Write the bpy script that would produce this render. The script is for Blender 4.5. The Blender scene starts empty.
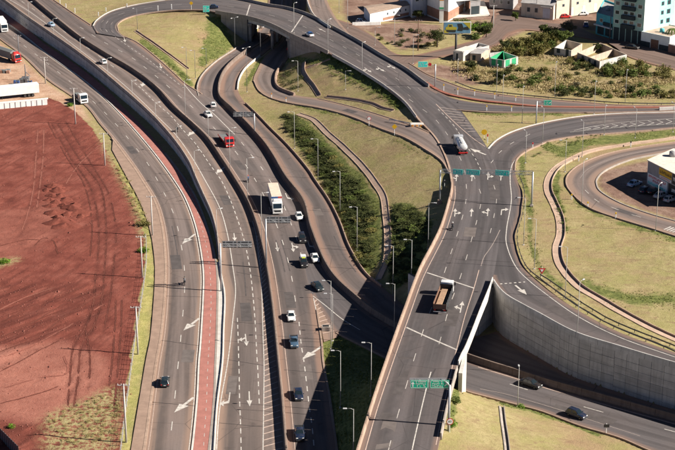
import bpy, bmesh, math, random
import numpy as np
from mathutils import Vector, Matrix
from mathutils.bvhtree import BVHTree
from mathutils.geometry import tessellate_polygon

random.seed(11); RNG = np.random.default_rng(7)
S = bpy.context.scene
COL = S.collection
# ------------------------------------------------------------------ camera
CAM_H, PITCH, FPX = 136.0, math.radians(20.0), 1650.0      # height (m), look-down angle, focal length in 675-px units
cam = bpy.data.cameras.new('camera'); camo = bpy.data.objects.new('camera', cam); COL.objects.link(camo)
camo.location = (0, 0, CAM_H); camo.rotation_euler = (math.pi/2 - PITCH, 0, 0)
cam.sensor_width = 36.0; cam.lens = 36.0 * FPX / 675.0; cam.clip_start = 1.0; cam.clip_end = 20000.0
S.camera = camo
# ------------------------------------------------------------------ sky, sun, exposure
SUN_EL = math.radians(33.5)
SUN_AZ = Vector((0.985, -0.17, 0)).normalized()              # horizontal direction towards the sun
w = bpy.data.worlds.new('World'); S.world = w; w.use_nodes = True
nt = w.node_tree; sky = nt.nodes.new('ShaderNodeTexSky'); sky.sky_type = 'NISHITA'; sky.sun_disc = False
sky.sun_elevation = SUN_EL; sky.sun_rotation = math.atan2(SUN_AZ.x, SUN_AZ.y)
sky.altitude = 600.0; sky.air_density = 0.3; sky.dust_density = 0.0; sky.ozone_density = 1.0
nt.links.new(sky.outputs[0], nt.nodes['Background'].inputs[0]); nt.nodes['Background'].inputs[1].default_value = 0.05
sl = bpy.data.lights.new('sun', 'SUN'); sl.energy = 5.0; sl.angle = math.radians(0.5); sl.color = (1.0, 0.925, 0.82)
so = bpy.data.objects.new('sun', sl); COL.objects.link(so)
so.rotation_euler = (SUN_AZ * math.cos(SUN_EL) + Vector((0, 0, math.sin(SUN_EL)))).to_track_quat('Z', 'Y').to_euler()
so.location = (0, 300, 300)
vs = S.view_settings; vs.view_transform = 'Standard'; vs.look = 'None'; vs.gamma = 1.0; vs.exposure = 1.02; vs.use_curve_mapping = False
S.cycles.max_bounces = 6; S.cycles.diffuse_bounces = 2; S.cycles.use_denoising = True

# ------------------------------------------------------------------ pixel <-> world (photo pixels 675 x 450)
SP, CP = math.sin(PITCH), math.cos(PITCH)
def ray(px, py):
    x = (px - 337.5) / FPX; v = (py - 225.0) / FPX
    return Vector((x, CP - v*SP, -SP - v*CP))
def P(px, py, z=0.0):
    d = ray(px, py); t = (z - CAM_H) / d.z
    return Vector((d.x*t, d.y*t, z))
def to_px(x, y, z):
    zz = z - CAM_H
    depth = y*CP - zz*SP; up = y*SP + zz*CP
    return 337.5 + FPX*x/depth, 225.0 - FPX*up/depth
def pscale(p):                                                # photo pixels per metre at a world point
    return FPX / (p[1]*CP - (p[2]-CAM_H)*SP)

# ------------------------------------------------------------------ object helpers
def tag(o, label=None, cat=None, group=None, kind=None):
    if label: o['label'] = label
    if cat: o['category'] = cat
    if group: o['group'] = group
    if kind: o['kind'] = kind
    return o
def empty(name, loc=(0, 0, 0), rz=0.0):
    o = bpy.data.objects.new(name, None); COL.objects.link(o)
    o.location = loc; o.rotation_euler = (0, 0, rz); o.empty_display_size = 0.2
    return o
def mesh_obj(name, me, parent=None):
    o = bpy.data.objects.new(name, me); COL.objects.link(o)
    if parent is not None: o.parent = parent
    return o
def copy_tree(o, parent=None):
    c = o.copy(); COL.objects.link(c); c.parent = parent
    for ch in KIDS.get(o, ()): copy_tree(ch, c)
    return c
KIDS = {}
def remember(root):                                            # record the children of a prototype once
    ks = [o for o in COL.objects if o.parent == root]
    KIDS[root] = ks
    for k in ks: remember(k)
class MB:
    """collects shapes, builds ONE mesh object"""
    def __init__(s): s.v = []; s.f = []; s.m = []; s.cur = 0
    def add(s, vs, fs):
        b = len(s.v); s.v += [tuple(p) for p in vs]; s.f += [tuple(b+i for i in f) for f in fs]; s.m += [s.cur]*len(fs); return s
    def box(s, x0, x1, y0, y1, z0, z1):
        return s.add([(x0,y0,z0),(x1,y0,z0),(x1,y1,z0),(x0,y1,z0),(x0,y0,z1),(x1,y0,z1),(x1,y1,z1),(x0,y1,z1)],
                     [(3,2,1,0),(4,5,6,7),(0,1,5,4),(1,2,6,5),(2,3,7,6),(3,0,4,7)])
    def cbox(s, x0, x1, y0, y1, z0, z1, c=0.03):               # box with chamfered upright and top edges
        pts = [(x0+c,y0),(x1-c,y0),(x1,y0+c),(x1,y1-c),(x1-c,y1),(x0+c,y1),(x0,y1-c),(x0,y0+c)]
        cx, cy = (x0+x1)/2, (y0+y1)/2
        kx = max(0.0, 1-2*c/max(1e-6, x1-x0)); ky = max(0.0, 1-2*c/max(1e-6, y1-y0))
        top = [(cx+(a-cx)*kx, cy+(b-cy)*ky) for a, b in pts]
        vs = [(a,b,z0) for a,b in pts]+[(a,b,z1-c) for a,b in pts]+[(a,b,z1) for a,b in top]
        fs = [tuple(range(7,-1,-1)), tuple(range(16,24))]
        for r in (0, 8):
            for i in range(8): j=(i+1)%8; fs.append((r+i,r+j,r+8+j,r+8+i))
        return s.add(vs, fs)
    def prism(s, pts, z0, z1):
        n = len(pts)
        return s.add([(a,b,z0) for a,b in pts]+[(a,b,z1) for a,b in pts],
                     [tuple(range(n-1,-1,-1)), tuple(range(n,2*n))]+[(i,(i+1)%n,n+(i+1)%n,n+i) for i in range(n)])
    def tube(s, path, rad, n=8, cap=True):
        path = [Vector(p) for p in path]; b = []
        for i, p in enumerate(path):
            t = (path[min(i+1,len(path)-1)]-path[max(i-1,0)]).normalized()
            a = Vector((0,0,1)) if abs(t.z) < 0.95 else Vector((1,0,0))
            u = t.cross(a).normalized(); w_ = t.cross(u).normalized()
            r = rad[i] if isinstance(rad, (list, tuple)) else rad
            b.append([p + u*r*math.cos(2*math.pi*k/n) + w_*r*math.sin(2*math.pi*k/n) for k in range(n)])
        vs = [q for r_ in b for q in r_]; fs = []
        for i in range(len(b)-1):
            for k in range(n): fs.append((i*n+k, i*n+(k+1)%n, (i+1)*n+(k+1)%n, (i+1)*n+k))
        if cap: fs += [tuple(range(n-1,-1,-1)), tuple(range((len(b)-1)*n, len(b)*n))]
        return s.add(vs, fs)
    def lathe_x(s, prof, n=14, cy=0, cz=0):                    # revolve (x, r) profile about an x-parallel axis
        vs = [(x, cy+r*math.cos(2*math.pi*k/n), cz+r*math.sin(2*math.pi*k/n)) for x, r in prof for k in range(n)]; fs = []
        for i in range(len(prof)-1):
            for k in range(n): fs.append((i*n+k, i*n+(k+1)%n, (i+1)*n+(k+1)%n, (i+1)*n+k))
        fs += [tuple(range(n)), tuple(range(len(prof)*n-1, (len(prof)-1)*n-1, -1))]
        return s.add(vs, fs)
    def mesh(s, name, mats, smooth=False):
        me = bpy.data.meshes.new(name); me.from_pydata(s.v, [], s.f)
        for m in (mats if isinstance(mats, (list, tuple)) else [mats]): me.materials.append(m)
        if any(s.m): me.polygons.foreach_set('material_index', s.m)
        if smooth: me.polygons.foreach_set('use_smooth', [True]*len(me.polygons))
        bm = bmesh.new(); bm.from_mesh(me); bmesh.ops.recalc_face_normals(bm, faces=bm.faces); bm.to_mesh(me); bm.free()
        me.update(); return me
    def build(s, name, mats, parent=None, smooth=False):
        return mesh_obj(name, s.mesh(name, mats, smooth), parent)

# ------------------------------------------------------------------ materials
MATS = {}
class N:
    """tiny node-graph helper"""
    def __init__(s, name):
        s.m = bpy.data.materials.new(name); s.m.use_nodes = True; s.t = s.m.node_tree
        s.b = s.t.nodes['Principled BSDF']; MATS[name] = s.m
    def n(s, typ, **kw):
        x = s.t.nodes.new(typ)
        for k, v in kw.items(): setattr(x, k, v)
        return x
    def l(s, a, b): s.t.links.new(a, b)
    def pos(s):
        g = s.n('ShaderNodeNewGeometry'); return g.outputs['Position']
    def objc(s):
        return s.n('ShaderNodeTexCoord').outputs['Object']
    def map(s, vec, scale=(1,1,1), rot=(0,0,0), loc=(0,0,0)):
        m = s.n('ShaderNodeMapping'); s.l(vec, m.inputs[0]); m.inputs['Scale'].default_value = scale
        m.inputs['Rotation'].default_value = rot; m.inputs['Location'].default_value = loc; return m.outputs[0]
    def noise(s, vec, scale, detail=4, rough=0.55, dist=0.0):
        x = s.n('ShaderNodeTexNoise'); s.l(vec, x.inputs['Vector']); x.inputs['Scale'].default_value = scale
        x.inputs['Detail'].default_value = detail; x.inputs['Roughness'].default_value = rough; x.inputs['Distortion'].default_value = dist
        return x.outputs['Fac']
    def vor(s, vec, scale, feature='F1', out='Distance', rnd=1.0):
        x = s.n('ShaderNodeTexVoronoi', feature=feature); s.l(vec, x.inputs['Vector']); x.inputs['Scale'].default_value = scale
        x.inputs['Randomness'].default_value = rnd; return x.outputs[out]
    def ramp(s, fac, stops):
        r = s.n('ShaderNodeValToRGB'); s.l(fac, r.inputs[0]); e = r.color_ramp.elements
        while len(e) < len(stops): e.new(0.5)
        for i, (p, c) in enumerate(stops):
            e[i].position = p; e[i].color = (*c, 1) if isinstance(c, (tuple, list)) else (c, c, c, 1)
        return r.outputs[0]
    def mix(s, fac, a, b, mode='MIX'):
        x = s.n('ShaderNodeMix', data_type='RGBA', blend_type=mode); x.clamp_factor = True
        for v, i in ((fac, 0), (a, 6), (b, 7)):
            if isinstance(v, (int, float)): x.inputs[i].default_value = v
            elif isinstance(v, (tuple, list)): x.inputs[i].default_value = (*v, 1)
            else: s.l(v, x.inputs[i])
        return x.outputs[2]
    def math(s, op, a, b=None, clamp=False):
        x = s.n('ShaderNodeMath', operation=op); x.use_clamp = clamp
        for i, v in enumerate((a, b)):
            if v is None: continue
            if isinstance(v, (int, float)): x.inputs[i].default_value = v
            else: s.l(v, x.inputs[i])
        return x.outputs[0]
    def attr(s, name):
        a = s.n('ShaderNodeAttribute', attribute_name=name); return a
    def sep(s, vec):
        x = s.n('ShaderNodeSeparateXYZ'); s.l(vec, x.inputs[0]); return x.outputs
    def bump(s, h, strength=0.3, dist=0.05):
        b = s.n('ShaderNodeBump'); b.inputs['Strength'].default_value = strength; b.inputs['Distance'].default_value = dist
        s.l(h, b.inputs['Height']); s.l(b.outputs[0], s.b.inputs['Normal'])
    def done(s, col=None, rough=0.85, metal=0.0, spec=None, **kw):
        if col is not None:
            if isinstance(col, (tuple, list)): s.b.inputs['Base Color'].default_value = (*col, 1)
            else: s.l(col, s.b.inputs['Base Color'])
        if isinstance(rough, (int, float)): s.b.inputs['Roughness'].default_value = rough
        else: s.l(rough, s.b.inputs['Roughness'])
        s.b.inputs['Metallic'].default_value = metal
        if spec is not None: s.b.inputs['Specular IOR Level'].default_value = spec
        for k, v in kw.items(): s.b.inputs[k].default_value = v
        return s.m
def plain(name, col, rough=0.6, metal=0.0, var=0.12, scale=3.0, spec=None, **kw):
    """solid colour with gentle wear noise"""
    g = N(name); n_ = g.noise(g.objc(), scale, 5)
    lo = tuple(c*(1-var) for c in col); hi = tuple(min(1, c*(1+var)) for c in col)
    return g.done(g.ramp(n_, [(0.3, lo), (0.7, hi)]), rough, metal, spec, **kw)

def asphalt(name, base, dust, dust_w=1.2, track=0.25, off=0.0):
    g = N(name); pos = g.pos(); uv = g.attr('lane').outputs['Vector']; e = g.sep(uv)
    # e.x metres across, e.y metres along, e.z metres to the nearest edge
    n1 = g.noise(g.map(uv, (0.55, 0.018, 0)), 1.0, 3, 0.5)            # long wheel-path streaks
    n2 = g.noise(pos, 0.05, 4, 0.6); n3 = g.noise(pos, 2.2, 5, 0.7); n4 = g.noise(g.map(uv, (2.2, 0.05, 0)), 1.0, 4, 0.6)
    d = tuple(c*(1-track) for c in base); b2 = tuple(c*1.12 for c in base)
    c = g.mix(g.ramp(n1, [(0.36, 0.0), (0.60, 1.0)]), d, b2)
    c = g.mix(g.math('MULTIPLY', g.ramp(n4, [(0.45, 0.0), (0.7, 1.0)]), 0.35), c, d)
    c = g.mix(g.math('MULTIPLY', g.ramp(n2, [(0.4, 0.0), (0.72, 1.0)]), 0.55), c, tuple(0.6*x+0.4*y for x, y in zip(base, dust)))
    c = g.mix(g.ramp(n3, [(0.25, 0.32), (0.5, 0.0)]), c, tuple(x*0.6 for x in base))
    c = g.mix(g.ramp(n3, [(0.55, 0.0), (0.85, 0.35)]), c, tuple(min(1, x*1.5) for x in base))
    wr = g.math('MULTIPLY', g.attr('wear').outputs['Fac'], g.ramp(n4, [(0.3, 0.75), (0.65, 1.0)])); c = g.mix(g.math('MULTIPLY', wr, 0.62), c, tuple(x*0.42+0.012 for x in base))
    ed = g.math('ADD', e[2], g.math('MULTIPLY', g.math('SUBTRACT', n4, 0.5), 1.6))
    c = g.mix(g.ramp(g.math('DIVIDE', ed, dust_w*2), [(0.35, 0.9), (0.75, 0.0)]), c, dust)
    oil = g.noise(pos, 0.55, 3, 0.5); c = g.mix(g.math('MULTIPLY', g.ramp(oil, [(0.60, 0.0), (0.72, 0.45)]), g.attr('wear').outputs['Fac']), c, tuple(x*0.35 for x in base))
    crack = g.vor(g.map(pos, (0.09, 0.09, 0.09), loc=(off, 0, 0)), 1.0, 'DISTANCE_TO_EDGE')
    c = g.mix(g.math('MULTIPLY', g.ramp(crack, [(0.0, 1.0), (0.008, 0.0)]), g.ramp(n2, [(0.46, 0.0), (0.56, 0.8)])), c, tuple(x*0.35 for x in base))
    g.bump(n3, 0.25, 0.02)
    return g.done(c, 0.88, spec=0.25)
asphalt('asphalt_brown', (0.178, 0.142, 0.130), (0.28, 0.19, 0.145), 1.6, 0.42)
asphalt('asphalt_grey', (0.148, 0.122, 0.116), (0.25, 0.16, 0.122), 1.3, 0.36, 3.0)
asphalt('asphalt_dark', (0.106, 0.094, 0.096), (0.19, 0.13, 0.107), 1.0, 0.34, 7.0)
asphalt('asphalt_dirt', (0.165, 0.118, 0.100), (0.22, 0.13, 0.095), 2.0, 0.3, 5.0)

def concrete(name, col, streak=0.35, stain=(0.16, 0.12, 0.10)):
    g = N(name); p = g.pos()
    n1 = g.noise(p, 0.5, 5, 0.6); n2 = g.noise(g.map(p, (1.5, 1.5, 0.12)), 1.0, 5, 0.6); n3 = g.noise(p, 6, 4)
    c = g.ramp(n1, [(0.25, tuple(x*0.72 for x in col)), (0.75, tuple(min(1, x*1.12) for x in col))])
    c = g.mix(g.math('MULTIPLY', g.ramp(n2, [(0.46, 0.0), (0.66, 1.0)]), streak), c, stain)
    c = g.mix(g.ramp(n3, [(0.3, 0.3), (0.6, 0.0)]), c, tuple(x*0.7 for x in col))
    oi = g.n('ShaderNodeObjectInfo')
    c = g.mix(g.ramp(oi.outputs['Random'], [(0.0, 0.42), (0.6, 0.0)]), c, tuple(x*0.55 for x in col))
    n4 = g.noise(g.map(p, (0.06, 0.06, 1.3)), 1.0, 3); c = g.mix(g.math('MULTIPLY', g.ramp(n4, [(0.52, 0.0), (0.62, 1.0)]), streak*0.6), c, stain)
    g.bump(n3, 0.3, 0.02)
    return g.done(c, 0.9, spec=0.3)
concrete('concrete', (0.40, 0.35, 0.31))
concrete('concrete_wall', (0.60, 0.575, 0.545), 0.4, (0.24, 0.22, 0.21))
concrete('concrete_pale', (0.62, 0.59, 0.55), 0.2, (0.35, 0.3, 0.26))
concrete('concrete_dusty', (0.42, 0.30, 0.23), 0.45, (0.21, 0.135, 0.10))
concrete('drain', (0.50, 0.36, 0.275), 0.25, (0.28, 0.18, 0.13))
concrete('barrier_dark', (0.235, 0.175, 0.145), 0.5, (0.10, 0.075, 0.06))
concrete('paving', (0.34, 0.235, 0.18), 0.15, (0.15, 0.10, 0.08))
concrete('bike_red', (0.41, 0.175, 0.145), 0.3, (0.27, 0.12, 0.10))
concrete('kerb_red', (0.36, 0.13, 0.09), 0.2, (0.2, 0.08, 0.06))
def paint(name, col, wear=0.35):
    g = N(name); p = g.pos(); n_ = g.noise(p, 1.7, 5, 0.7); n2 = g.noise(p, 9, 3)
    c = g.mix(g.ramp(n_, [(0.40, 0.0), (0.68, wear)]), col, (0.16, 0.13, 0.12))
    c = g.mix(g.ramp(n2, [(0.55, 0.0), (0.8, wear)]), c, (0.2, 0.17, 0.15))
    return g.done(c, 0.7, spec=0.3)
paint('road_white', (0.60, 0.565, 0.52), .6); paint('road_faded', (0.36, 0.30, 0.27), 0.6); paint('road_pink', (0.56, 0.42, 0.35), 0.5)
# ================================================================== roads: edges traced in photo pixels, each at its own height
L1 = 8.5                                                       # overpass level above the highway
def cr(pts, step=1.2):
    """Catmull-Rom through world points, resampled evenly"""
    p = [Vector(q) for q in pts]
    if len(p) == 2: out = [p[0].lerp(p[1], i/20) for i in range(21)]
    else:
        p = [p[0]*2-p[1]] + p + [p[-1]*2-p[-2]]; out = []
        for i in range(1, len(p)-2):
            a, b, c, d = p[i-1], p[i], p[i+1], p[i+2]
            ta, tb, tc = (max(1e-3, (b-a).length)**0.5, max(1e-3, (c-b).length)**0.5, max(1e-3, (d-c).length)**0.5)
            m1 = (b-a)/ta - (c-a)/(ta+tb) + (c-b)/tb; m2 = (c-b)/tb - (d-b)/(tb+tc) + (d-c)/tc
            m1 *= tb; m2 *= tb
            for k in range(16):
                t = k/16; t2 = t*t; t3 = t2*t
                out.append(b*(2*t3-3*t2+1) + m1*(t3-2*t2+t) + c*(-2*t3+3*t2) + m2*(t3-t2))
        out.append(p[-2].copy())
    return out
def resample(pts, n):
    a = np.array([tuple(p) for p in pts]); s = np.concatenate([[0], np.cumsum(np.linalg.norm(np.diff(a, axis=0), axis=1))])
    t = np.linspace(0, s[-1], n); return np.stack([np.interp(t, s, a[:, k]) for k in range(3)], 1)
def length(pts):
    a = np.array([tuple(p) for p in pts]); return float(np.linalg.norm(np.diff(a, axis=0), axis=1).sum())
def line_px(pts, z=None):
    w_ = [P(q[0], q[1], q[2] if len(q) > 2 else z) for q in pts]
    def out(q): return q[0] >= 688 or q[0] <= -10 or q[1] <= -8 or q[1] >= 464
    def on_(a, b):                                             # carry a line that leaves the picture on for another 60 m
        d = b-a; d.z = 0; return b+d.normalized()*60
    if len(w_) > 1:
        if out(pts[-1]): w_.append(on_(w_[-2], w_[-1]))
        if out(pts[0]): w_.insert(0, on_(w_[1], w_[0]))
    return cr(w_)
ROADS = {}
def ribbon(name, left, right, mat, kind='structure', dz=0.0, nx=10, skirt=0.35, step=1.6, parent=None, clear=(), wear=(), wz=0.0):
    L = line_px(left); R = line_px(right); n = max(8, int(max(length(L), length(R))/step))
    L = resample(L, n); R = resample(R, n); L[:, 2] += dz; R[:, 2] += dz
    C = (L+R)/2; along = np.concatenate([[0], np.cumsum(np.linalg.norm(np.diff(C, axis=0), axis=1))])
    wid = np.linalg.norm(R-L, axis=1); cl_ = {'L': np.zeros(n), 'R': np.zeros(n)}
    for side, qa_, qb_ in clear:                               # flanks that run into another road keep no dusty edge
        E_ = L if side == 'L' else R; i_ = [int(np.argmin(np.linalg.norm(E_[:, :2]-np.array(P(*q_)[:2]), axis=1))) for q_ in (qa_, qb_)]
        cl_[side][min(i_):max(i_)+1] = 30.0
    ts = np.linspace(0, 1, nx+1); vs, at = [], []
    for i in range(n):
        for t in ts:
            vs.append(tuple(L[i]*(1-t)+R[i]*t)); at.append((t*wid[i], along[i], min(t*wid[i]+cl_['L'][i], (1-t)*wid[i]+cl_['R'][i])))
    fs = [(i*(nx+1)+j, i*(nx+1)+j+1, (i+1)*(nx+1)+j+1, (i+1)*(nx+1)+j) for i in range(n-1) for j in range(nx)]
    b = len(vs)                                                # thin slab edges so that the road is a solid bed
    for i in range(n):
        vs += [(L[i][0], L[i][1], L[i][2]-skirt), (R[i][0], R[i][1], R[i][2]-skirt)]; at += [(0, along[i], 0)]*2
    for i in range(n-1):
        fs.append((i*(nx+1), (i+1)*(nx+1), b+2*(i+1), b+2*i)); fs.append((i*(nx+1)+nx, b+2*i+1, b+2*(i+1)+1, (i+1)*(nx+1)+nx))
    me = bpy.data.meshes.new(name); me.from_pydata(vs, [], fs); me.materials.append(MATS[mat])
    a = me.attributes.new('lane', 'FLOAT_VECTOR', 'POINT'); a.data.foreach_set('vector', np.array(at, dtype=np.float32).ravel())
    if wear:                                                   # darker, tyre-polished lane middles
        wv = np.zeros(len(vs)); va = np.array(vs)
        for pts, hw_ in wear:
            q = resample(line_px([(a_, b_, wz) for a_, b_ in pts]), 160)
            d_ = np.sqrt(((va[:, None, :2]-q[None, :, :2])**2).sum(2)).min(1); wv = np.maximum(wv, np.clip(1.45-d_/hw_, 0, 1))
        at_ = me.attributes.new('wear', 'FLOAT', 'POINT'); at_.data.foreach_set('value', wv.astype(np.float32))
    bm = bmesh.new(); bm.from_mesh(me); bmesh.ops.recalc_face_normals(bm, faces=bm.faces)
    bm.faces.ensure_lookup_table()
    if bm.faces[0].normal.z < 0: bmesh.ops.reverse_faces(bm, faces=bm.faces)
    bm.to_mesh(me); bm.free()
    o = mesh_obj(name, me, parent)
    if parent is None: tag(o, kind=kind)
    ROADS[o.name] = dict(L=L, R=R, o=o)
    return o
z1 = L1
def Z(z, pts): return [(a, b, z) for a, b in pts]
# frontage road (far left) and its pavement, cycle path
A_left = Z(0, [(-14,27),(0,39),(24,57),(48,80),(70,95),(86,106),(100,124),(112,138),(135,169),(142,180),(155,202),(162,226),(165.4,260),(165,290),(161,335),(156.6,360),(151,400),(144,450),(140,470)])
A_right = Z(0, [(-14,7),(0,18),(20,32),(40,48),(60,63),(80,77),(96,90),(112,105),(135,130),(155,154),(174,180),(185,198),(195,224),(201,252),(203.5,275),(203,300),(200,350),(199,360),(197,400),(192,450),(189,470)])
ribbon('frontage_road', A_left, A_right, 'asphalt_brown', nx=22, wear=[([(0,34),(48,70),(100,114),(125,142),(150,180),(165,220),(171,250),(173,280),(172,310),(169,345),(165,380),(160,420),(155,455)], 1.25)])
SWo = Z(0, [(112,150),(126,176),(137,196),(145,215),(151,235),(154,255),(155,272),(153,310),(150,340),(146,360),(140,396),(135,426),(131,450),(128,470)])
SWi = Z(0, [(113,140),(134,169),(141.5,180.5),(154.5,202.5),(161.2,226),(164.6,260),(164.2,290),(160.2,335),(155.8,360),(150.2,400),(143.2,450),(139,470)])
ribbon('pavement', SWo, SWi, 'paving', dz=0.12, nx=4)
# pale gutter between cycle path and highway kerb
Gut_r = Z(0, [(219.5,262),(221.2,270),(224,294),(223,330),(221.6,360),(215.6,410),(213,450),(211,470)])
Gut_l = Z(0, [(216.4,262),(217.6,270),(217.6,310),(216,360),(213.6,410),(209.4,450),(206.6,470)])
B_left = [(a+1.2, b, z) for a, b, z in A_right]
B_right = Z(0, [(-14,-4),(0,9),(25,27.5),(46,45),(66,58),(88,74),(108,91),(124,108),(146,130),(165,153),(184,178),(196,198),(206,224),(213,248),(217,270),(217.4,310),(215.6,360),(214,400),(209,450),(206,470)])
ribbon('cycle_path', B_left, B_right, 'bike_red', dz=0.10, nx=4)
ribbon('gutter', Gut_l, Gut_r, 'concrete_pale', dz=0.06, nx=2)
# highway, near carriageway (left of the median barrier)
C_left = [(-12,-10,4.4),(5,2,4.2),(24,16,4.0),(44,30,3.8),(70,48,3.5),(94,66,3.3),(120,88,3.0),(135,101,2.8),(155,120,2.5),(175,143,2.2),(189,164,1.9),(195,178,1.7),(203,196,1.3),(211,214,1.0),(216,232,.65),(218,246,.4),(220,270,.1),(224,294,0),(223,330,0),(222,360,0),(216,410,0),(213.5,450,0),(212,470,0)]
MED = [(18,-12,4.4),(32,0,4.2),(56,20,3.9),(80,39,3.6),(104,54.5,3.4),(135,73,3.1),(157,90,2.7),(175,110,2.4),(195,128,2.0),(208,141,1.8),(221,160,1.3),(233,178.5,1.0),(247,202,.6),(256,224,.3),(262,246,.1),(267,270,0),(271,296,0),(275,330,0),(278,360,0),(282,400,0),(286,450,0),(288,470,0)]
ribbon('highway', C_left, MED, 'asphalt_brown', nx=26, wear=[([(165,120),(190,145),(212,178),(228,210),(240,250),(245,290),(247,330),(248.5,370),(249.5,410),(250,455)], 1.7), ([(150,98),(180,120),(203,145),(226,178),(241,210),(252,250),(256,280)], 1.0), ([(238,345),(234,390),(228,455)], 1.4)], wz=0.5)
# highway, far carriageway
E_left = [(a, b, z+0.02) for a, b, z in MED]
E_right = [(40,-10,5.0),(54,0,4.9),(76,15,4.7),(91,25,4.5),(108,33,4.3),(122,35.5,4.0),(135,41,3.7),(155,56,3.1),(175,74,2.4),(186,84,2.0),(202,94,1.4),(217,101,1.1),(231,112,.9),(247,128,.6),(263,146,.3),(272,159,.15),(284,180,.05),(302,204,0),(309,230,0),(313,254,0),(314,278,0),(317,310,0),(322,345,0),(323,360,0),(330,400,0),(337,450,0),(340,470,0)]
ribbon('highway', E_left, E_right, 'asphalt_grey', dz=0.004, nx=26, wz=0.3, wear=[([(120,50),(160,88),(190,118),(215,145),(235,170),(252,200),(264,230),(273,260),(281,290),(287,320),(291,350),(295,390),(299,455)], 1.3), ([(225,132),(250,165),(270,200),(285,235),(297,270),(303,310),(309,345),(315,380),(322,430)], 1.3)], clear=[('R', (302,204,0), (314,290,0)), ('R', (190,87,1.9), (222,104,1.0)), ('R', (95,27,4.4), (132,39,3.8))])
# branch that leaves the far carriageway, dives under the overpass and runs out to the right
E2_left = Z(0, [(302,204),(309,230),(318,254),(326,270),(336,284),(350,297),(370,313.5),(392,327),(430,345),(467,360.5),(489,368),(525,379),(540,384),(600,401),(675,422),(705,430)])
E2_right = Z(0, [(296,215),(300,240),(304,262),(308,280),(313,296),(325,316),(336,333),(350,340),(366,348),(386,358),(425,375),(465,391),(485,396.5),(517,405),(540,411),(580,426),(620,438),(648,450),(690,465)])
ribbon('slip_road', E2_left, E2_right, 'asphalt_dark', dz=0.010, clear=[('R', (296,215,0), (312,293,0))])
ribbon('road_nose', Z(0, [(312.5,294),(317,312),(321.5,330),(324,342)]), Z(0, [(313.5,294),(326,313),(335,329),(338,337)]), 'asphalt_brown', dz=-0.006, nx=4)
# road from the far underpass that joins the far carriageway
U_left = [(268,-14,0),(268,6,0),(263,22,0),(253,37,0),(237,47.5,.2),(215,62,.6),(201,76,1.0),(196.5,88,1.3),(198,97,1.3),(206,106,1.1),(222,122,.85)]
U_right = [(284,-14,0),(283,6,0),(277,24,0),(266,39,0),(250,49.5,.1),(233,62,.4),(222.5,74,.7),(217.5,88,.9),(217.8,98,1.0),(224,106,.95),(236,116,.8)]
ribbon('slip_road', U_left, U_right, 'asphalt_grey', dz=0.015, clear=[('L', (197,93,1.3), (222,122,.85)), ('R', (230,111,.9), (236,116,.8))])
# F: road between the divider wall and the planted slope; bends under the overpass towards the right
F_left = [(284.5,-14,0),(283.5,6,0),(278,24,0),(267,39,0),(251,50,.1),(234.5,62.5,.4),(224.5,74,.7),(220,88,.9),(221.5,99,.95),(233,110,1.35),(249,126,1.15),(265,144,0.85),(274,157,0.70),(287,179,0.65),(305,203,0.65),(312,229,0.65),(321,253,0.65),(328.5,269,0.35),(338,282,0),(352,295,0),(372,311.5,0),(394,325,0),(432,343,0),(469,358.5,0),(491,366,0),(527,377,0),(541,381.5,0),(601,398.5,0),(676,419.5,0),(706,427.5,0)]
F_right = [(293,-14,0),(292,6,0),(287,26,0),(277,42,0),(260.5,56,.1),(246,68.5,.4),(239.5,80,.6),(238,90,.8),(246,104,1.35),(258.5,116,1.15),(270,128,1.00),(290,148,0.75),(310,172,0.65),(315,180,0.65),(330,202,0.65),(340,222,0.65),(350,248,0.65),(363,270,0.35),(370,278,0),(382,287,0),(405,306,0),(440,326,0),(475,337,0)] + [(*to_px(*P(a, b, L1)[:2], 0.0), 0.0) for a, b in ((501,293),(505.5,297.5),(525,309.5),(540,317.5),(576,336.5),(620,350.5),(656,361.5),(705,375.5))]
ribbon('underpass_road', F_left, F_right, 'asphalt_grey', dz=0.02, nx=18, wear=[([(232,100),(248,112),(280,150),(305,185),(322,215),(333,245),(350,275),(375,298)], 1.5)])
# W: climbs from the underpass up to the junction
W_left = [(296,-14,0),(295,6,0),(290,26,0),(280,42,0),(264,58,.1),(257,70,.4),(253.5,80,.7),(259.5,91,1.2),(271,98,1.8),(290,103,2.7),(320,108,4.0),(350,116,5.4),(378,127.5,6.8),(405,137.5,8.0),(425,149,z1),(441,160,z1),(449,172,z1)]
W_right = [(308,-14,0),(306,6,0),(302,26,0),(296,46,0),(284,64,.1),(277.5,76,.5),(280,88,1.3),(296,95,2.3),(318,98.5,3.4),(350,106,5.0),(390,118,7.0),(405,123,7.8),(417,127,8.3),(433,134,z1),(440,142,z1),(452,158,z1)]
ribbon('slip_road', W_left, W_right, 'asphalt_brown', dz=0.0, clear=[('R', (433,134,z1), (452,158,z1))])
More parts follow.
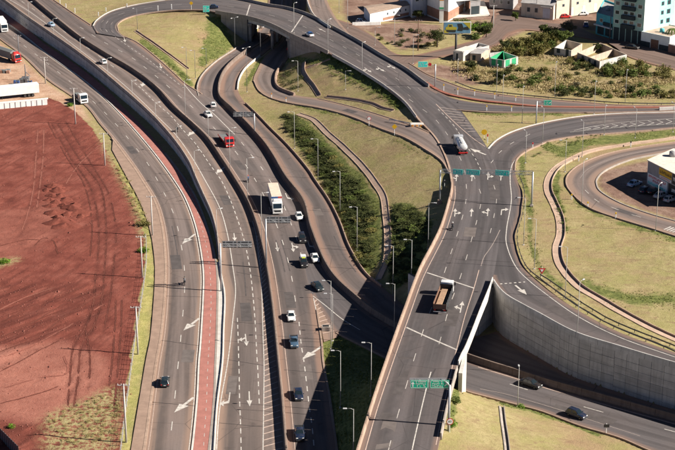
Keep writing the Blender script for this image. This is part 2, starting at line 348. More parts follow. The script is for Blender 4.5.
# V: the overpass road, from the loop at the far left, over the underpass, down past the junction and over the highway
V_left = [(126,38,4.0),(118.5,31,4.4),(118,24,4.9),(126,18.5,5.6),(140,14.5,6.3),(171,10.5,7.5),(203,10,8.2),(223,13.5,z1),(247,17.5,z1),(270,24.5,z1),(292,35.5,z1),(320,48.5,z1),(350,64.5,z1),(370,76.5,z1),(388,88.5,z1),(405,102.5,z1),(419,120,z1),(434,136,z1),(442,149,z1),(448.5,165,z1),(451.5,180,z1),(452,190,z1),(449.5,202,z1),(441,230,z1),(433,247,z1),(420,272,z1),(405,312,z1),(388,360,8.2),(373,405,7.7),(359,450,7.1),(353,470,6.8)]
V_right = [(97,33,4.3),(93,26,4.6),(97,20,5.0),(112,11,5.7),(135,5,6.5),(165,.2,7.6),(200,-3,8.2),(235,-.5,z1),(270,6.5,z1),(286,9,z1),(306,15,z1),(330,27,z1),(360,43.5,z1),(382,57,z1),(405,70,z1),(431,89,z1),(443,95.5,z1),(453,102.5,z1),(461,110.5,z1),(474,128,z1),(486.5,146.5,z1),(497,170,z1),(500,195,z1),(500,225,z1),(498,250,z1),(492,281,z1),(480,312,z1),(465,350,z1),(459,362,8.2),(446,410,7.7),(437.5,450,7.1),(433,470,6.8)]
ribbon('overpass_road', V_left, V_right, 'asphalt_dark', dz=0.008, nx=30, wz=L1, wear=[([(230,6),(270,14),(300,26),(330,40),(370,64),(400,86),(425,112),(445,145),(458,165),(461,190),(457,215),(446,250),(430,290),(416,330),(400,375),(380,450)], 1.2), ([(440,115),(462,145),(480,170),(488,195),(484,215),(474,245),(460,275),(447,315),(434,350),(424,385),(405,450)], 1.4), ([(490,175),(498,190),(496,215),(490,240)], 1.6)], clear=[('R', (440,94,z1), (492,278,z1)), ('L', (420,121,z1), (450,176,z1)), ('R', (94,30,4.4), (93,26,4.6))])
R_left = Z(z1, [(705,111),(660,112.5),(620,113.5),(580,116.5),(540,123.5),(513,131.5),(497,140),(488,149),(485,165),(485,190),(486,220),(488,250),(490,270),(493,281.5),(505,297),(525,309),(540,317),(576,336),(620,350),(656,361),(705,375)])
R_right = Z(z1, [(705,124),(675,128),(620,133),(580,136),(550,141),(540,145),(525,152),(516.5,160),(515,171),(518,182),(522.5,192),(521,214),(515.5,234),(516.5,247),(525,268),(540,282.5),(560,298.5),(580,311.5),(620,332.5),(675,352.5),(705,363)])
ribbon('ramp_road', R_left, R_right, 'asphalt_dark', nx=20, wz=L1, wear=[([(670,125),(610,129),(560,135),(525,144),(506,158),(500,175),(502,200),(498,230),(499,255),(510,278),(540,300),(580,322),(640,345),(690,360)], 1.6)], clear=[('L', (490,147,z1), (490,272,z1))])
Y_left = Z(z1, [(431,101),(440,105.5),(457,110),(485,112),(540,112.5),(610,112.5),(660,111.5),(705,110)])
Y_right = Z(z1, [(428,86.5),(437,91),(457,99),(485,103.5),(540,107),(560,107.5),(610,108),(660,107.5),(705,106.5)])
ribbon('ramp_road', Y_left, Y_right, 'asphalt_dark', dz=-0.012, nx=6)
Zr_left = Z(z1, [(340,36),(365,45),(385,56),(409,71),(425,82),(445,93),(475,99.5),(513,104),(540,106.3),(580,107.2),(640,107.5),(705,107)])
Zr_right = Z(z1, [(340,27),(360,37),(385,48),(409,63),(429,75),(450,83),(471,90),(505,95),(540,98.5),(580,102),(620,105),(675,105.6),(705,105.3)])
ribbon('side_road', [q for q in Zr_left[3:]], [q for q in Zr_right[3:]], 'asphalt_grey', dz=-0.02, nx=6)
T_left = [(306,-16,z1),(306.5,-2,z1),(309,8,z1),(315,18,z1),(330,28.5,z1)]
T_right = [(325,-16,z1),(327,0,z1),(335,16,z1),(348,32,z1),(356,40,z1)]
ribbon('ramp_road', T_left, T_right, 'asphalt_brown', dz=-0.015, nx=6)
Q_left = Z(z1, [(705,137),(675,142),(640,147),(606,154),(580,164.5),(568.5,174),(566,182),(570,191),(590,208),(620,219),(650,228),(675,236),(705,245)])
Q_right = Z(z1, [(705,145),(675,151),(656,154.5),(630,160),(606,170),(597,179),(596.5,184),(600,191),(620,203),(650,214),(675,221),(705,229)])
ribbon('loop_road', Q_left, Q_right, 'asphalt_brown', nx=6)
# dirt streets by the buildings
ribbon('dirt_street', Z(z1, [(340,36.5),(365,45.5),(385,55.5),(409,69),(418,62),(440,57),(470,53),(497,45),(510,34),(525,30),(560,34),(585,38),(610,44),(630,57),(675,70),(710,78)]),
       Z(z1, [(334,18),(352,24),(372,35),(398,54),(412,55),(436,50),(460,44),(480,38),(490,27),(500,12),(545,21),(570,24),(600,36),(640,44),(675,53),(710,62)]), 'asphalt_dirt', dz=-0.03, nx=8)
# ================================================================== terrain: one sheet, heights blended between the roads
GX0, GX1, GY0, GY1, GS = -168.0, 178.0, 226.0, 720.0, 0.8
gx = np.arange(GX0, GX1+GS/2, GS); gy = np.arange(GY0, GY1+GS/2, GS)
XX, YY = np.meshgrid(gx, gy); PX = XX.ravel(); PY = YY.ravel()
fixed = np.zeros(PX.shape, bool); LOWSET = np.zeros(PX.shape, bool); FZ = np.zeros(PX.shape)
def in_poly(px, py, poly):
    poly = np.asarray(poly)[:, :2]; x0, y0 = poly.min(0); x1, y1 = poly.max(0)
    res = np.zeros(px.shape, bool); idx = np.where((px >= x0) & (px <= x1) & (py >= y0) & (py <= y1))[0]
    if len(idx) == 0: return res
    a, b = px[idx], py[idx]; ins = np.zeros(len(idx), bool); j = len(poly)-1
    for i in range(len(poly)):
        xi, yi = poly[i]; xj, yj = poly[j]
        if yi != yj:
            c = ((yi > b) != (yj > b)) & (a < (xj-xi)*(b-yi)/(yj-yi)+xi); ins ^= c
        j = i
    res[idx] = ins; return res
def nearest(idx, pts):
    """distance and index of the nearest sample in pts (n,3) for grid nodes idx"""
    D = np.empty(len(idx)); K = np.empty(len(idx), int)
    for s0 in range(0, len(idx), 4000):
        q = idx[s0:s0+4000]; d = (PX[q, None]-pts[None, :, 0])**2 + (PY[q, None]-pts[None, :, 1])**2
        k = d.argmin(1); K[s0:s0+4000] = k; D[s0:s0+4000] = np.sqrt(d[np.arange(len(q)), k])
    return D, K
def footprint(L, R, erode=0.0, dilate=0.0, drop=0.2, low=False):
    poly = np.concatenate([L, R[::-1]]); ins = in_poly(PX, PY, poly)
    if dilate:
        x0, y0 = poly[:, :2].min(0)-dilate; x1, y1 = poly[:, :2].max(0)+dilate
        cand = np.where((~ins) & (PX > x0) & (PX < x1) & (PY > y0) & (PY < y1))[0]
        e = np.concatenate([resample(L, 2*len(L)), resample(R, 2*len(R))]); D, _ = nearest(cand, e); ins[cand[D < dilate]] = True
    idx = np.where(ins)[0]
    if len(idx) == 0: return
    e = np.concatenate([L, R]); D, K = nearest(idx, e)
    if erode: ok = D > erode; idx, K = idx[ok], K[ok]
    C = np.concatenate([L*(1-t)+R*t for t in (0, .17, .34, .5, .66, .83, 1)]); _, K = nearest(idx, C)
    zz = C[K, 2]-drop
    if low: zz = np.where(LOWSET[idx], np.minimum(zz, FZ[idx]), zz); LOWSET[idx] = True
    fixed[idx] = True; FZ[idx] = zz
def area(poly_px, z):
    ins = in_poly(PX, PY, [P(a, b, z)[:2] for a, b in poly_px]); fixed[ins] = True; FZ[ins] = z
def release(poly_w): fixed[in_poly(PX, PY, poly_w)] = False
for k in ('overpass_road', 'ramp_road', 'ramp_road.001', 'side_road', 'ramp_road.002', 'loop_road', 'dirt_street'):
    footprint(ROADS[k]['L'], ROADS[k]['R'], erode=2.2)
footprint(ROADS['highway']['L'], ROADS['highway']['R'], erode=1.8)
# no fill below the two bridges
release([P(a, b, z1)[:2] for a, b in ((222,14),(318,47),(330,24),(238,-3))])
release([P(a, b, z1)[:2] for a, b in ((424,264),(392,350),(455,385),(506,297),(492,276))])
# level dirt lot and truck yard
area([(-40,118),(20,104),(60,110),(82,122),(100,146),(120,180),(138,215),(144,245),(142,290),(134,345),(126,400),(116,470),(-40,470)], 0.0)
def strip(line_a, line_b, z=0.0, push=0.35):
    """level ground between a low edge and the foot of a wall"""
    a = np.array(line_a); b = np.array(line_b); ins = in_poly(PX, PY, np.concatenate([a, b[::-1]])); fixed[ins] = True; FZ[ins] = z
def offset(pts, d):
    a = np.array([tuple(p) for p in pts]); t = np.gradient(a[:, :2], axis=0); t /= np.linalg.norm(t, axis=1)[:, None]+1e-9
    o = a.copy(); o[:, 0] += -t[:, 1]*d; o[:, 1] += t[:, 0]*d; return o
Bq, Cq = ROADS['cycle_path'], ROADS['highway']
strip(Bq['R'], offset(Cq['L'], 0.3), -0.03)
Rq, Fq = ROADS['ramp_road'], ROADS['underpass_road']
# the big retaining wall stands under the ramp's outer edge, from the bridge corner to the right
i0 = int(np.argmin(np.linalg.norm(Rq['L'][:, :2]-np.array(P(493.4, 282, z1)[:2]), axis=1)))
BIGWALL = Rq['L'][i0:]
k0 = int(np.argmin(np.linalg.norm(Fq['R'][:, :2]-np.array(P(405, 306, 0)[:2]), axis=1)))
strip(Fq['R'][k0:], offset(BIGWALL, 0.3), -0.1)
for k, d in (('frontage_road', .5), ('road_nose', .3), ('pavement', .3), ('cycle_path', .3), ('highway.001', .5), ('slip_road', .7), ('slip_road.001', .5), ('underpass_road', .6), ('slip_road.002', .5)):
    footprint(ROADS[k]['L'], ROADS[k]['R'], dilate=d, low=True)
# solve for the ground in between
def solve(F, M, its):
    H, W = F.shape
    levels = []
    f, m = F.copy(), M.astype(float)
    f = f*m
    while True:
        levels.append((f, m))
        if min(f.shape) < 24: break
        h2, w2 = f.shape[0]//2*2, f.shape[1]//2*2
        fs = f[:h2:2, :w2:2]+f[1:h2:2, :w2:2]+f[:h2:2, 1:w2:2]+f[1:h2:2, 1:w2:2]
        ms = m[:h2:2, :w2:2]+m[1:h2:2, :w2:2]+m[:h2:2, 1:w2:2]+m[1:h2:2, 1:w2:2]
        m = (ms > 0).astype(float); f = np.where(ms > 0, fs/np.maximum(ms, 1), 0)
    u = None
    for f, m in levels[::-1]:
        if u is None: u = np.full(f.shape, f[m > 0].mean())
        else:
            iy = np.minimum(np.arange(f.shape[0])//2, u.shape[0]-1); ix = np.minimum(np.arange(f.shape[1])//2, u.shape[1]-1); u = u[np.ix_(iy, ix)]
        u = np.where(m > 0, f, u)
        for _ in range(its):
            p = np.pad(u, 1, mode='edge'); v = (p[:-2, 1:-1]+p[2:, 1:-1]+p[1:-1, :-2]+p[1:-1, 2:])/4; u = np.where(m > 0, f, v)
    return u
TZ = solve(FZ.reshape(XX.shape), fixed.reshape(XX.shape), 60)
FIX = fixed.reshape(XX.shape)
def vnoise(X, Y, s, seed):
    r = np.random.default_rng(seed); g = r.random((257, 257)); a = (X/s) % 256; b = (Y/s) % 256
    i = a.astype(int); j = b.astype(int); u = a-i; v = b-j; u = u*u*(3-2*u); v = v*v*(3-2*v)
    return (g[j, i]*(1-u)+g[j, i+1]*u)*(1-v)+(g[j+1, i]*(1-u)+g[j+1, i+1]*u)*v-0.5
rough_ = vnoise(XX, YY, 7, 1)*0.22 + vnoise(XX, YY, 2.2, 2)*0.12
free = (~FIX).astype(float)
for _ in range(3):
    p = np.pad(free, 1, mode='edge'); free = np.minimum(free, (p[:-2, 1:-1]+p[2:, 1:-1]+p[1:-1, :-2]+p[1:-1, 2:]+free)/5)
TZ = TZ + rough_*free
UP, VP = to_px(XX, YY, TZ)                                    # photo pixel of each ground node, used to lay out ground cover
def region(poly, soft=0):
    m = in_poly(UP.ravel(), VP.ravel(), poly).reshape(XX.shape).astype(float)
    for _ in range(soft):
        p = np.pad(m, 1, mode='edge'); m = (p[:-2, 1:-1]+p[2:, 1:-1]+p[1:-1, :-2]+p[1:-1, 2:]+m)/5
    return m
def near_line(pts, wpx):
    """1 near a pixel polyline, falling to 0 at wpx photo pixels"""
    a = np.array(pts, float); n = int(np.abs(np.diff(a, axis=0)).sum()/1.5)+2
    s = np.concatenate([[0], np.cumsum(np.linalg.norm(np.diff(a, axis=0), axis=1))]); t = np.linspace(0, s[-1], n)
    q = np.stack([np.interp(t, s, a[:, 0]), np.interp(t, s, a[:, 1])], 1)
    x0, y0 = q.min(0)-wpx; x1, y1 = q.max(0)+wpx; out = np.zeros(UP.size); u, v = UP.ravel(), VP.ravel()
    idx = np.where((u > x0) & (u < x1) & (v > y0) & (v < y1))[0]
    for s0 in range(0, len(idx), 6000):
        k = idx[s0:s0+6000]; d = np.sqrt(((u[k, None]-q[None, :, 0])**2+(v[k, None]-q[None, :, 1])**2).min(1)); out[k] = np.clip(1-d/wpx, 0, 1)
    return out.reshape(XX.shape)
LOT = [(-900,200),(-60,112),(0,104),(48,97.5),(62,103),(76,112),(92,128),(106,150),(122,176),(136,203),(143,228),(145,246),(144,270),(140,296),(133,340),(127,385),(121,440),(118,475),(112,560),(-900,560)]
dirt = region(LOT, 1)
yard = region([(-900,-60),(-60,10),(0,42),(24,60),(48,83),(66,95),(84,108),(90,122),(78,116),(60,104),(46,97),(0,104),(-60,110),(-900,198)], 2)
brown = np.maximum.reduce([region([(345,24),(372,33),(402,50),(418,45),(440,40),(440,25),(410,22),(380,24),(360,18)], 2), region([(410,70),(440,64),(470,70),(480,86),(462,84),(432,76)], 3),
    region([(470,22),(520,18),(545,22),(505,40),(480,32)], 2), region([(600,172),(640,162),(700,152),(700,226),(650,212),(612,198),(598,186)], 1), region([(318,58),(352,64),(372,78),(350,74)], 2)*0.0])
street = region([(330,-140),(345,20),(400,22),(470,20),(540,22),(610,34),(690,52),(1100,120),(1100,-140)], 2)
pale = np.maximum(region([(-20,348),(30,345),(62,340),(92,352),(108,358),(106,385),(98,402),(70,408),(50,416),(40,424),(0,418),(-20,420)], 3), 0.35*region([(-20,212),(30,208),(60,200),(62,232),(30,252),(-20,262)], 6))
dark = np.maximum(region([(-20,288),(30,284),(82,284),(116,292),(104,312),(88,340),(60,342),(30,356),(0,372),(-20,380)], 5), 0.9*region([(-20,420),(40,424),(52,414),(60,450),(-20,475)], 3))
weeds = np.maximum.reduce([region([(46,414),(70,406),(92,396),(112,386),(122,392),(118,420),(116,460),(50,470),(44,440)], 4), region([(-10,262),(16,256),(20,262),(-10,270)], 2), region([(96,128),(112,142),(128,170),(142,200),(148,228),(146,248),(140,236),(132,206),(118,178),(104,152)], 2)])
tracks = np.maximum.reduce([near_line([(38,130),(36,160),(34,186),(28,214),(20,236)], 2.4)*.6, near_line([(44,130),(43,160),(40,186),(37,208)], 2.4)*.6,
    near_line([(52,124),(72,160),(90,186),(99,222),(99,250),(96,276),(94,300),(86,326),(74,346),(70,380),(68,406)], 2.6), near_line([(58,124),(80,160),(100,186),(106,222),(106,250),(104,276),(102,300),(94,326),(82,346),(78,380),(74,406)], 2.6),
    near_line([(66,122),(90,162),(108,192),(116,230),(114,262),(110,300),(104,330)], 2.4)*.8, near_line([(86,330),(90,360),(88,400)], 2.4)*.8, near_line([(60,124),(72,150),(96,176)], 2.4)*.7, near_line([(104,140),(92,150),(78,164)], 2.4)*.6, near_line([(122,300),(121,330),(118,370),(114,410)], 2.4)*.6])
green = np.maximum.reduce([1.3*region([(285,114),(297,116),(312,127),(330,146),(346,162),(362,178),(376,198),(380,214),(380,240),(376,266),(366,274),(356,250),(345,224),(331,196),(315,168),(299,144),(286,128)], 3), 1.2*region([(394,202),(412,206),(430,222),(428,244),(414,272),(398,292),(390,280),(392,240)], 4), near_line([(143,42),(165,58),(182,74),(190,84)], 6), region([(206,18),(222,14),(236,46),(222,56),(205,66),(195,76),(200,56)], 4)*0.75, near_line([(324,54),(346,68),(372,84),(400,104)], 10),
    near_line([(282,58),(300,60),(318,62)], 6), near_line([(262,58),(254,70),(246,84)], 4), near_line([(268,130),(290,152),(314,182),(332,212),(346,248),(360,272)], 5), near_line([(330,236),(352,262),(372,280)], 5),
    near_line([(522,160),(522,176),(530,200),(530,240),(540,268),(560,286)], 7)*0.8, near_line([(548,146),(562,152),(590,142),(640,136),(690,130)], 8), near_line([(556,170),(556,200),(564,230)], 7), near_line([(584,284),(610,296),(650,300),(690,300)], 12)*0.8,
    near_line([(575,200),(600,216),(640,228),(690,244)], 6)*0.7, near_line([(456,392),(452,410),(450,428)], 6), near_line([(500,403),(530,410),(560,420),(600,436)], 3), near_line([(458,108),(480,114),(520,114),(560,114)], 4)*0.7,
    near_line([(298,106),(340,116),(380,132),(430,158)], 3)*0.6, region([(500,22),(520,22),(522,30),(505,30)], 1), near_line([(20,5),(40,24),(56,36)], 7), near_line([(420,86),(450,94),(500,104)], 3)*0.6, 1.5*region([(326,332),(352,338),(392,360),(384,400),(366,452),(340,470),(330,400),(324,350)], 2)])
lush = region([(452,60),(470,50),(500,44),(540,34),(560,40),(600,58),(640,66),(690,78),(690,98),(640,98),(590,96),(540,92),(490,84),(458,78)], 3)
strip_ = np.maximum(region([(116,158),(128,178),(140,200),(148,220),(152,240),(153,262),(154,272),(151,310),(148,340),(144,360),(138,396),(132,426),(128,470),(117,470),(121,440),(127,400),(134,345),(141,296),(146,262),(146,240),(140,214),(128,188),(116,170)], 1), 0)
HEAPS = []                                                     # soil heaps are built as things further down
for cx, cy, r, h in ((53,186,2.2,1.3),(58,190,2.6,1.5),(61,196,2.4,1.2),(51,206,2.0,1.2),(54,213,2.6,1.5),(60,222,3.6,2.0),(66,226,3.4,1.5),(72,208,3.0,1.5),(78,212,3.2,1.2),(66,200,2.2,1.0),(56,202,1.8,1.0),(52,196,1.8,1.0),(47,190,1.6,.9),(50,200,1.5,1.1),(64,206,1.7,1.2),(57,218,1.6,1.4),(68,214,1.8,1.1),(75,205,1.7,1.2),(63,190,1.5,.9),(82,216,1.8,.8),(70,222,1.6,1.2),(52,222,1.4,.8)):
    HEAPS.append((cx, cy, r, h)); continue
    q = P(cx, cy, 0); d = np.hypot(XX-q.x, YY-q.y)/r; TZ += .75*h*np.clip(1-d, 0, 1)**.9*(1+1.4*vnoise(XX, YY, 1.3, 5))*(d < 1)
TZ -= tracks*0.12*dirt
TZ += dark*dirt*0.13*np.sin((-XX*0.77+YY*0.64)*1.1+vnoise(XX, YY, 6, 9)*5)
TZ += dirt*vnoise(XX, YY, 1.7, 21)*0.14
# outer skirts so that the ground reaches the horizon
ext = np.array([3, 10, 30, 90, 300, 1200, 6000.0])
ax = np.concatenate([gx[0]-ext[::-1], gx, gx[-1]+ext]); ay = np.concatenate([gy[0]-ext[:4][::-1], gy, gy[-1]+ext])
def grow(a): return np.pad(a, ((4, 7), (7, 7)), mode='edge')
AX, AY = np.meshgrid(ax, ay); AZ = grow(TZ); hh, ww = AX.shape
me = bpy.data.meshes.new('ground'); nv = hh*ww
co = np.stack([AX.ravel(), AY.ravel(), AZ.ravel()], 1).astype(np.float32)
ii = np.arange(nv).reshape(hh, ww); quads = np.stack([ii[:-1, :-1], ii[:-1, 1:], ii[1:, 1:], ii[1:, :-1]], -1).reshape(-1, 4)
me.vertices.add(nv); me.vertices.foreach_set('co', co.ravel()); me.loops.add(quads.size); me.loops.foreach_set('vertex_index', quads.ravel().astype(np.int32))
me.polygons.add(len(quads)); me.polygons.foreach_set('loop_start', np.arange(0, quads.size, 4, dtype=np.int32)); me.polygons.foreach_set('use_smooth', np.ones(len(quads), bool))
me.update(calc_edges=True)
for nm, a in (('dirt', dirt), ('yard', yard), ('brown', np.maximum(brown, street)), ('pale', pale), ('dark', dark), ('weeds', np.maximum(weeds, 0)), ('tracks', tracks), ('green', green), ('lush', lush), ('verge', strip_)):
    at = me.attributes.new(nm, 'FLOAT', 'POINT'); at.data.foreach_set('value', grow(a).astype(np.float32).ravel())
g = N('ground'); p = g.pos(); A = lambda k: g.attr(k).outputs['Fac']
n0 = g.noise(p, 0.055, 5, 0.65); n1 = g.noise(p, 0.18, 5, 0.65); n2 = g.noise(p, 0.9, 6, 0.7); n3 = g.noise(p, 4.0, 5, 0.7); n5 = g.noise(g.map(p, (0.4, 1.2, 1)), 0.5, 5, 0.7, 1.0)
dry = g.ramp(n2, [(0.28, (0.235, 0.188, 0.088)), (0.5, (0.325, 0.27, 0.132)), (0.72, (0.41, 0.34, 0.18))])
dry = g.mix(g.ramp(n0, [(0.42, 0.0), (0.64, 0.8)]), dry, (0.29, 0.195, 0.115))
dry = g.mix(g.ramp(n1, [(0.42, 0.0), (0.64, 0.6)]), dry, (0.255, 0.24, 0.085)); dry = g.mix(g.ramp(g.noise(p, 0.07, 5, 0.7, 0.6), [(0.54, 0.0), (0.70, 0.45)]), dry, (0.20, 0.20, 0.075))
dry = g.mix(g.ramp(n5, [(0.53, 0.0), (0.68, 0.7)]), dry, (0.215, 0.135, 0.085))
dry = g.mix(g.ramp(n3, [(0.3, 0.3), (0.5, 0.0)]), dry, (0.19, 0.15, 0.075))
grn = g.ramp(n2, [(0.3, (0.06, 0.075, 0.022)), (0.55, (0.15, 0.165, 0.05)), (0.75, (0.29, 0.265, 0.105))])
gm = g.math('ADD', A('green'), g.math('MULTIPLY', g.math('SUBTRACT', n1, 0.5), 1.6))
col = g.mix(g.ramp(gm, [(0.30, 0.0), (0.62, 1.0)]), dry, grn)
lu = g.ramp(n1, [(0.40, (0.33, 0.25, 0.145)), (0.52, (0.30, 0.245, 0.115)), (0.66, (0.17, 0.17, 0.055))]); lu = g.mix(g.ramp(n3, [(0.35, 0.5), (0.55, 0.0)]), lu, (0.15, 0.115, 0.055))
col = g.mix(A('lush'), col, lu)
vg = g.ramp(n2, [(0.3, (0.26, 0.235, 0.075)), (0.55, (0.40, 0.355, 0.13)), (0.75, (0.48, 0.41, 0.19))]); vg = g.mix(g.ramp(n1, [(0.4, 0.0), (0.62, 0.7)]), vg, (0.22, 0.235, 0.07))
red = g.ramp(n1, [(0.3, (0.115, 0.030, 0.022)), (0.5, (0.22, 0.066, 0.047)), (0.72, (0.31, 0.112, 0.083))])
fur = g.noise(g.map(g.map(p, (1, 1, 1), (0, 0, -0.87)), (0.04, 0.8, 1)), 1.0, 4, 0.6)
red = g.mix(g.math('MULTIPLY', A('dark'), g.ramp(fur, [(0.40, 1.0), (0.60, 0.1)])), red, (0.125, 0.036, 0.026))
red = g.mix(g.ramp(g.noise(g.map(g.map(p, (1, 1, 1), (0, 0, 0.35)), (0.7, 0.06, 1)), 1.0, 5, 0.65), [(0.38, 0.6), (0.52, 0.0)]), red, (0.115, 0.034, 0.025))
red = g.mix(g.math('MULTIPLY', A('pale'), g.ramp(n1, [(0.2, 0.6), (0.6, 1.0)])), red, g.ramp(n2, [(0.3, (0.33, 0.128, 0.092)), (0.7, (0.40, 0.175, 0.13))]))
red = g.mix(g.math('MULTIPLY', A('tracks'), g.ramp(n2, [(0.3, 1.0), (0.7, 0.55)])), red, (0.085, 0.026, 0.02))
red = g.mix(g.ramp(n0, [(0.40, 0.0), (0.62, 0.35)]), red, (0.15, 0.042, 0.031))
red = g.mix(g.ramp(n3, [(0.25, 0.55), (0.48, 0.0)]), red, (0.10, 0.03, 0.022)); red = g.mix(g.ramp(n3, [(0.62, 0.0), (0.8, 0.5)]), red, (0.36, 0.16, 0.115))
wd = g.math('MULTIPLY', A('weeds'), g.ramp(n2, [(0.42, 0.0), (0.56, 1.0)]))
red = g.mix(wd, red, g.ramp(n3, [(0.35, (0.24, 0.205, 0.09)), (0.65, (0.42, 0.36, 0.19))]))
yd = g.ramp(n1, [(0.3, (0.32, 0.18, 0.115)), (0.5, (0.45, 0.29, 0.2)), (0.75, (0.54, 0.40, 0.30))]); yd = g.mix(g.ramp(n3, [(0.3, 0.6), (0.5, 0.0)]), yd, (0.22, 0.12, 0.08))
br = g.ramp(n1, [(0.3, (0.15, 0.085, 0.064)), (0.5, (0.235, 0.15, 0.115)), (0.7, (0.33, 0.24, 0.185))]); br = g.mix(g.ramp(n2, [(0.3, 0.7), (0.5, 0.0)]), br, (0.12, 0.075, 0.05))
col = g.mix(A('brown'), col, br); col = g.mix(A('verge'), col, vg); col = g.mix(A('yard'), col, yd)
col = g.mix(g.ramp(g.math('ADD', A('dirt'), g.math('MULTIPLY', g.math('SUBTRACT', n2, 0.5), 0.5)), [(0.4, 0.0), (0.6, 1.0)]), col, red)
g.bump(g.math('ADD', n2, g.math('MULTIPLY', n3, 0.5)), 0.7, 0.25)
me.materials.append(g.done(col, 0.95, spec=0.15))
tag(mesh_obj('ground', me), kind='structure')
# ---- ray tools on the finished ground and roads
bpy.context.view_layer.update()
def tree_of(obs):
    vs, fs = [], []
    for o in obs:
        b = len(vs); vs += [v.co.copy() for v in o.data.vertices]; fs += [tuple(b+i for i in q.vertices) for q in o.data.polygons]
    return BVHTree.FromPolygons(vs, fs)
ROAD_TREE = tree_of([r['o'] for r in ROADS.values()])
_q = quads[(co[quads[:, 0], 0] > -250) & (co[quads[:, 0], 0] < 260) & (co[quads[:, 0], 1] > 200) & (co[quads[:, 0], 1] < 820)]
GROUND_TREE = BVHTree.FromPolygons([Vector(c) for c in co.tolist()], _q.tolist())
CAMP = Vector((0, 0, CAM_H))
def hit(px, py, roads=True):
    """first ground or road point behind a photo pixel"""
    d = ray(px, py).normalized(); best = None
    for t in ((ROAD_TREE, GROUND_TREE) if roads else (GROUND_TREE,)):
        h = t.ray_cast(CAMP, d)
        if h[0] is not None and (best is None or (h[0]-CAMP).length < (best-CAMP).length): best = h[0]
    return best if best is not None else P(px, py, 0)
def drop_to(p, top=200.0, roads=True):
    """height of the topmost surface below a point"""
    z = None
    for t in ((ROAD_TREE, GROUND_TREE) if roads else (GROUND_TREE,)):
        h = t.ray_cast(Vector((p[0], p[1], top)), Vector((0, 0, -1)))
        if h[0] is not None and (z is None or h[0].z > z): z = h[0].z
    return 0.0 if z is None else z
def ground_z(x, y): return drop_to((x, y), 200, False)
# ================================================================== barriers, walls, bridges
def world_line(pts, step=1.0):
    q = pts if isinstance(pts, np.ndarray) else line_px(pts)
    return resample(q, max(3, int(length(q)/step)))
def frame(a):
    t = np.gradient(a[:, :2], axis=0); t /= np.linalg.norm(t, axis=1)[:, None]+1e-9
    return t, np.stack([-t[:, 1], t[:, 0]], 1)                 # tangent, left normal
NJ = lambda wb, wt, h, d: [(-wb/2, -d), (-wb/2, .1*h), (-wt/2-.03, .42*h), (-wt/2, h-.03), (-wt/2+.03, h), (wt/2-.03, h), (wt/2, h-.03), (wt/2+.03, .42*h), (wb/2, .1*h), (wb/2, -d)]
def sweep(a, prof, name, mat, parent):
    t, nrm = frame(a); m = len(prof); vs = []
    for i in range(len(a)):
        for u, z in prof: vs.append((a[i, 0]+nrm[i, 0]*u, a[i, 1]+nrm[i, 1]*u, a[i, 2]+z))
    fs = [(i*m+k, i*m+(k+1) % m, (i+1)*m+(k+1) % m, (i+1)*m+k) for i in range(len(a)-1) for k in range(m)]
    fs += [tuple(range(m-1, -1, -1)), tuple(range((len(a)-1)*m, len(a)*m))]
    return MB().add(vs, fs).build(name, MATS[mat], parent)
def barrier(label, pts, mat='concrete', wb=.55, wt=.22, h=.85, d=.4, seg=6.0, off=0.0, name='concrete_barrier', cat='barrier', part='segment'):
    a = world_line(pts, 0.5)
    if off: a = offset(a, off)
    o = empty(name, tuple(a[0])); tag(o, label, cat)
    a = a - a[0]; per = max(2, int(round(seg/0.5))); i = 0; prof = NJ(wb, wt, h, d)
    while i < len(a)-2:
        j = min(len(a)-1, i+per); j = len(a)-1 if len(a)-1-j < per*0.4 else j
        q = a[i:j+1].copy(); q[0] += (q[1]-q[0])*0.06; q[-1] += (q[-2]-q[-1])*0.06
        sweep(q, prof, part, mat, o); i = j
    return o
_pm = MB().cbox(0, 1, -.06, .06, 0, 1, 0.02)
PANEL = {k: _pm.mesh('panel', MATS[k]) for k in ('concrete_wall', 'concrete', 'concrete_pale')}
PJ = (1.0, .86, 1.12, .94, 1.2, .9, 1.05)
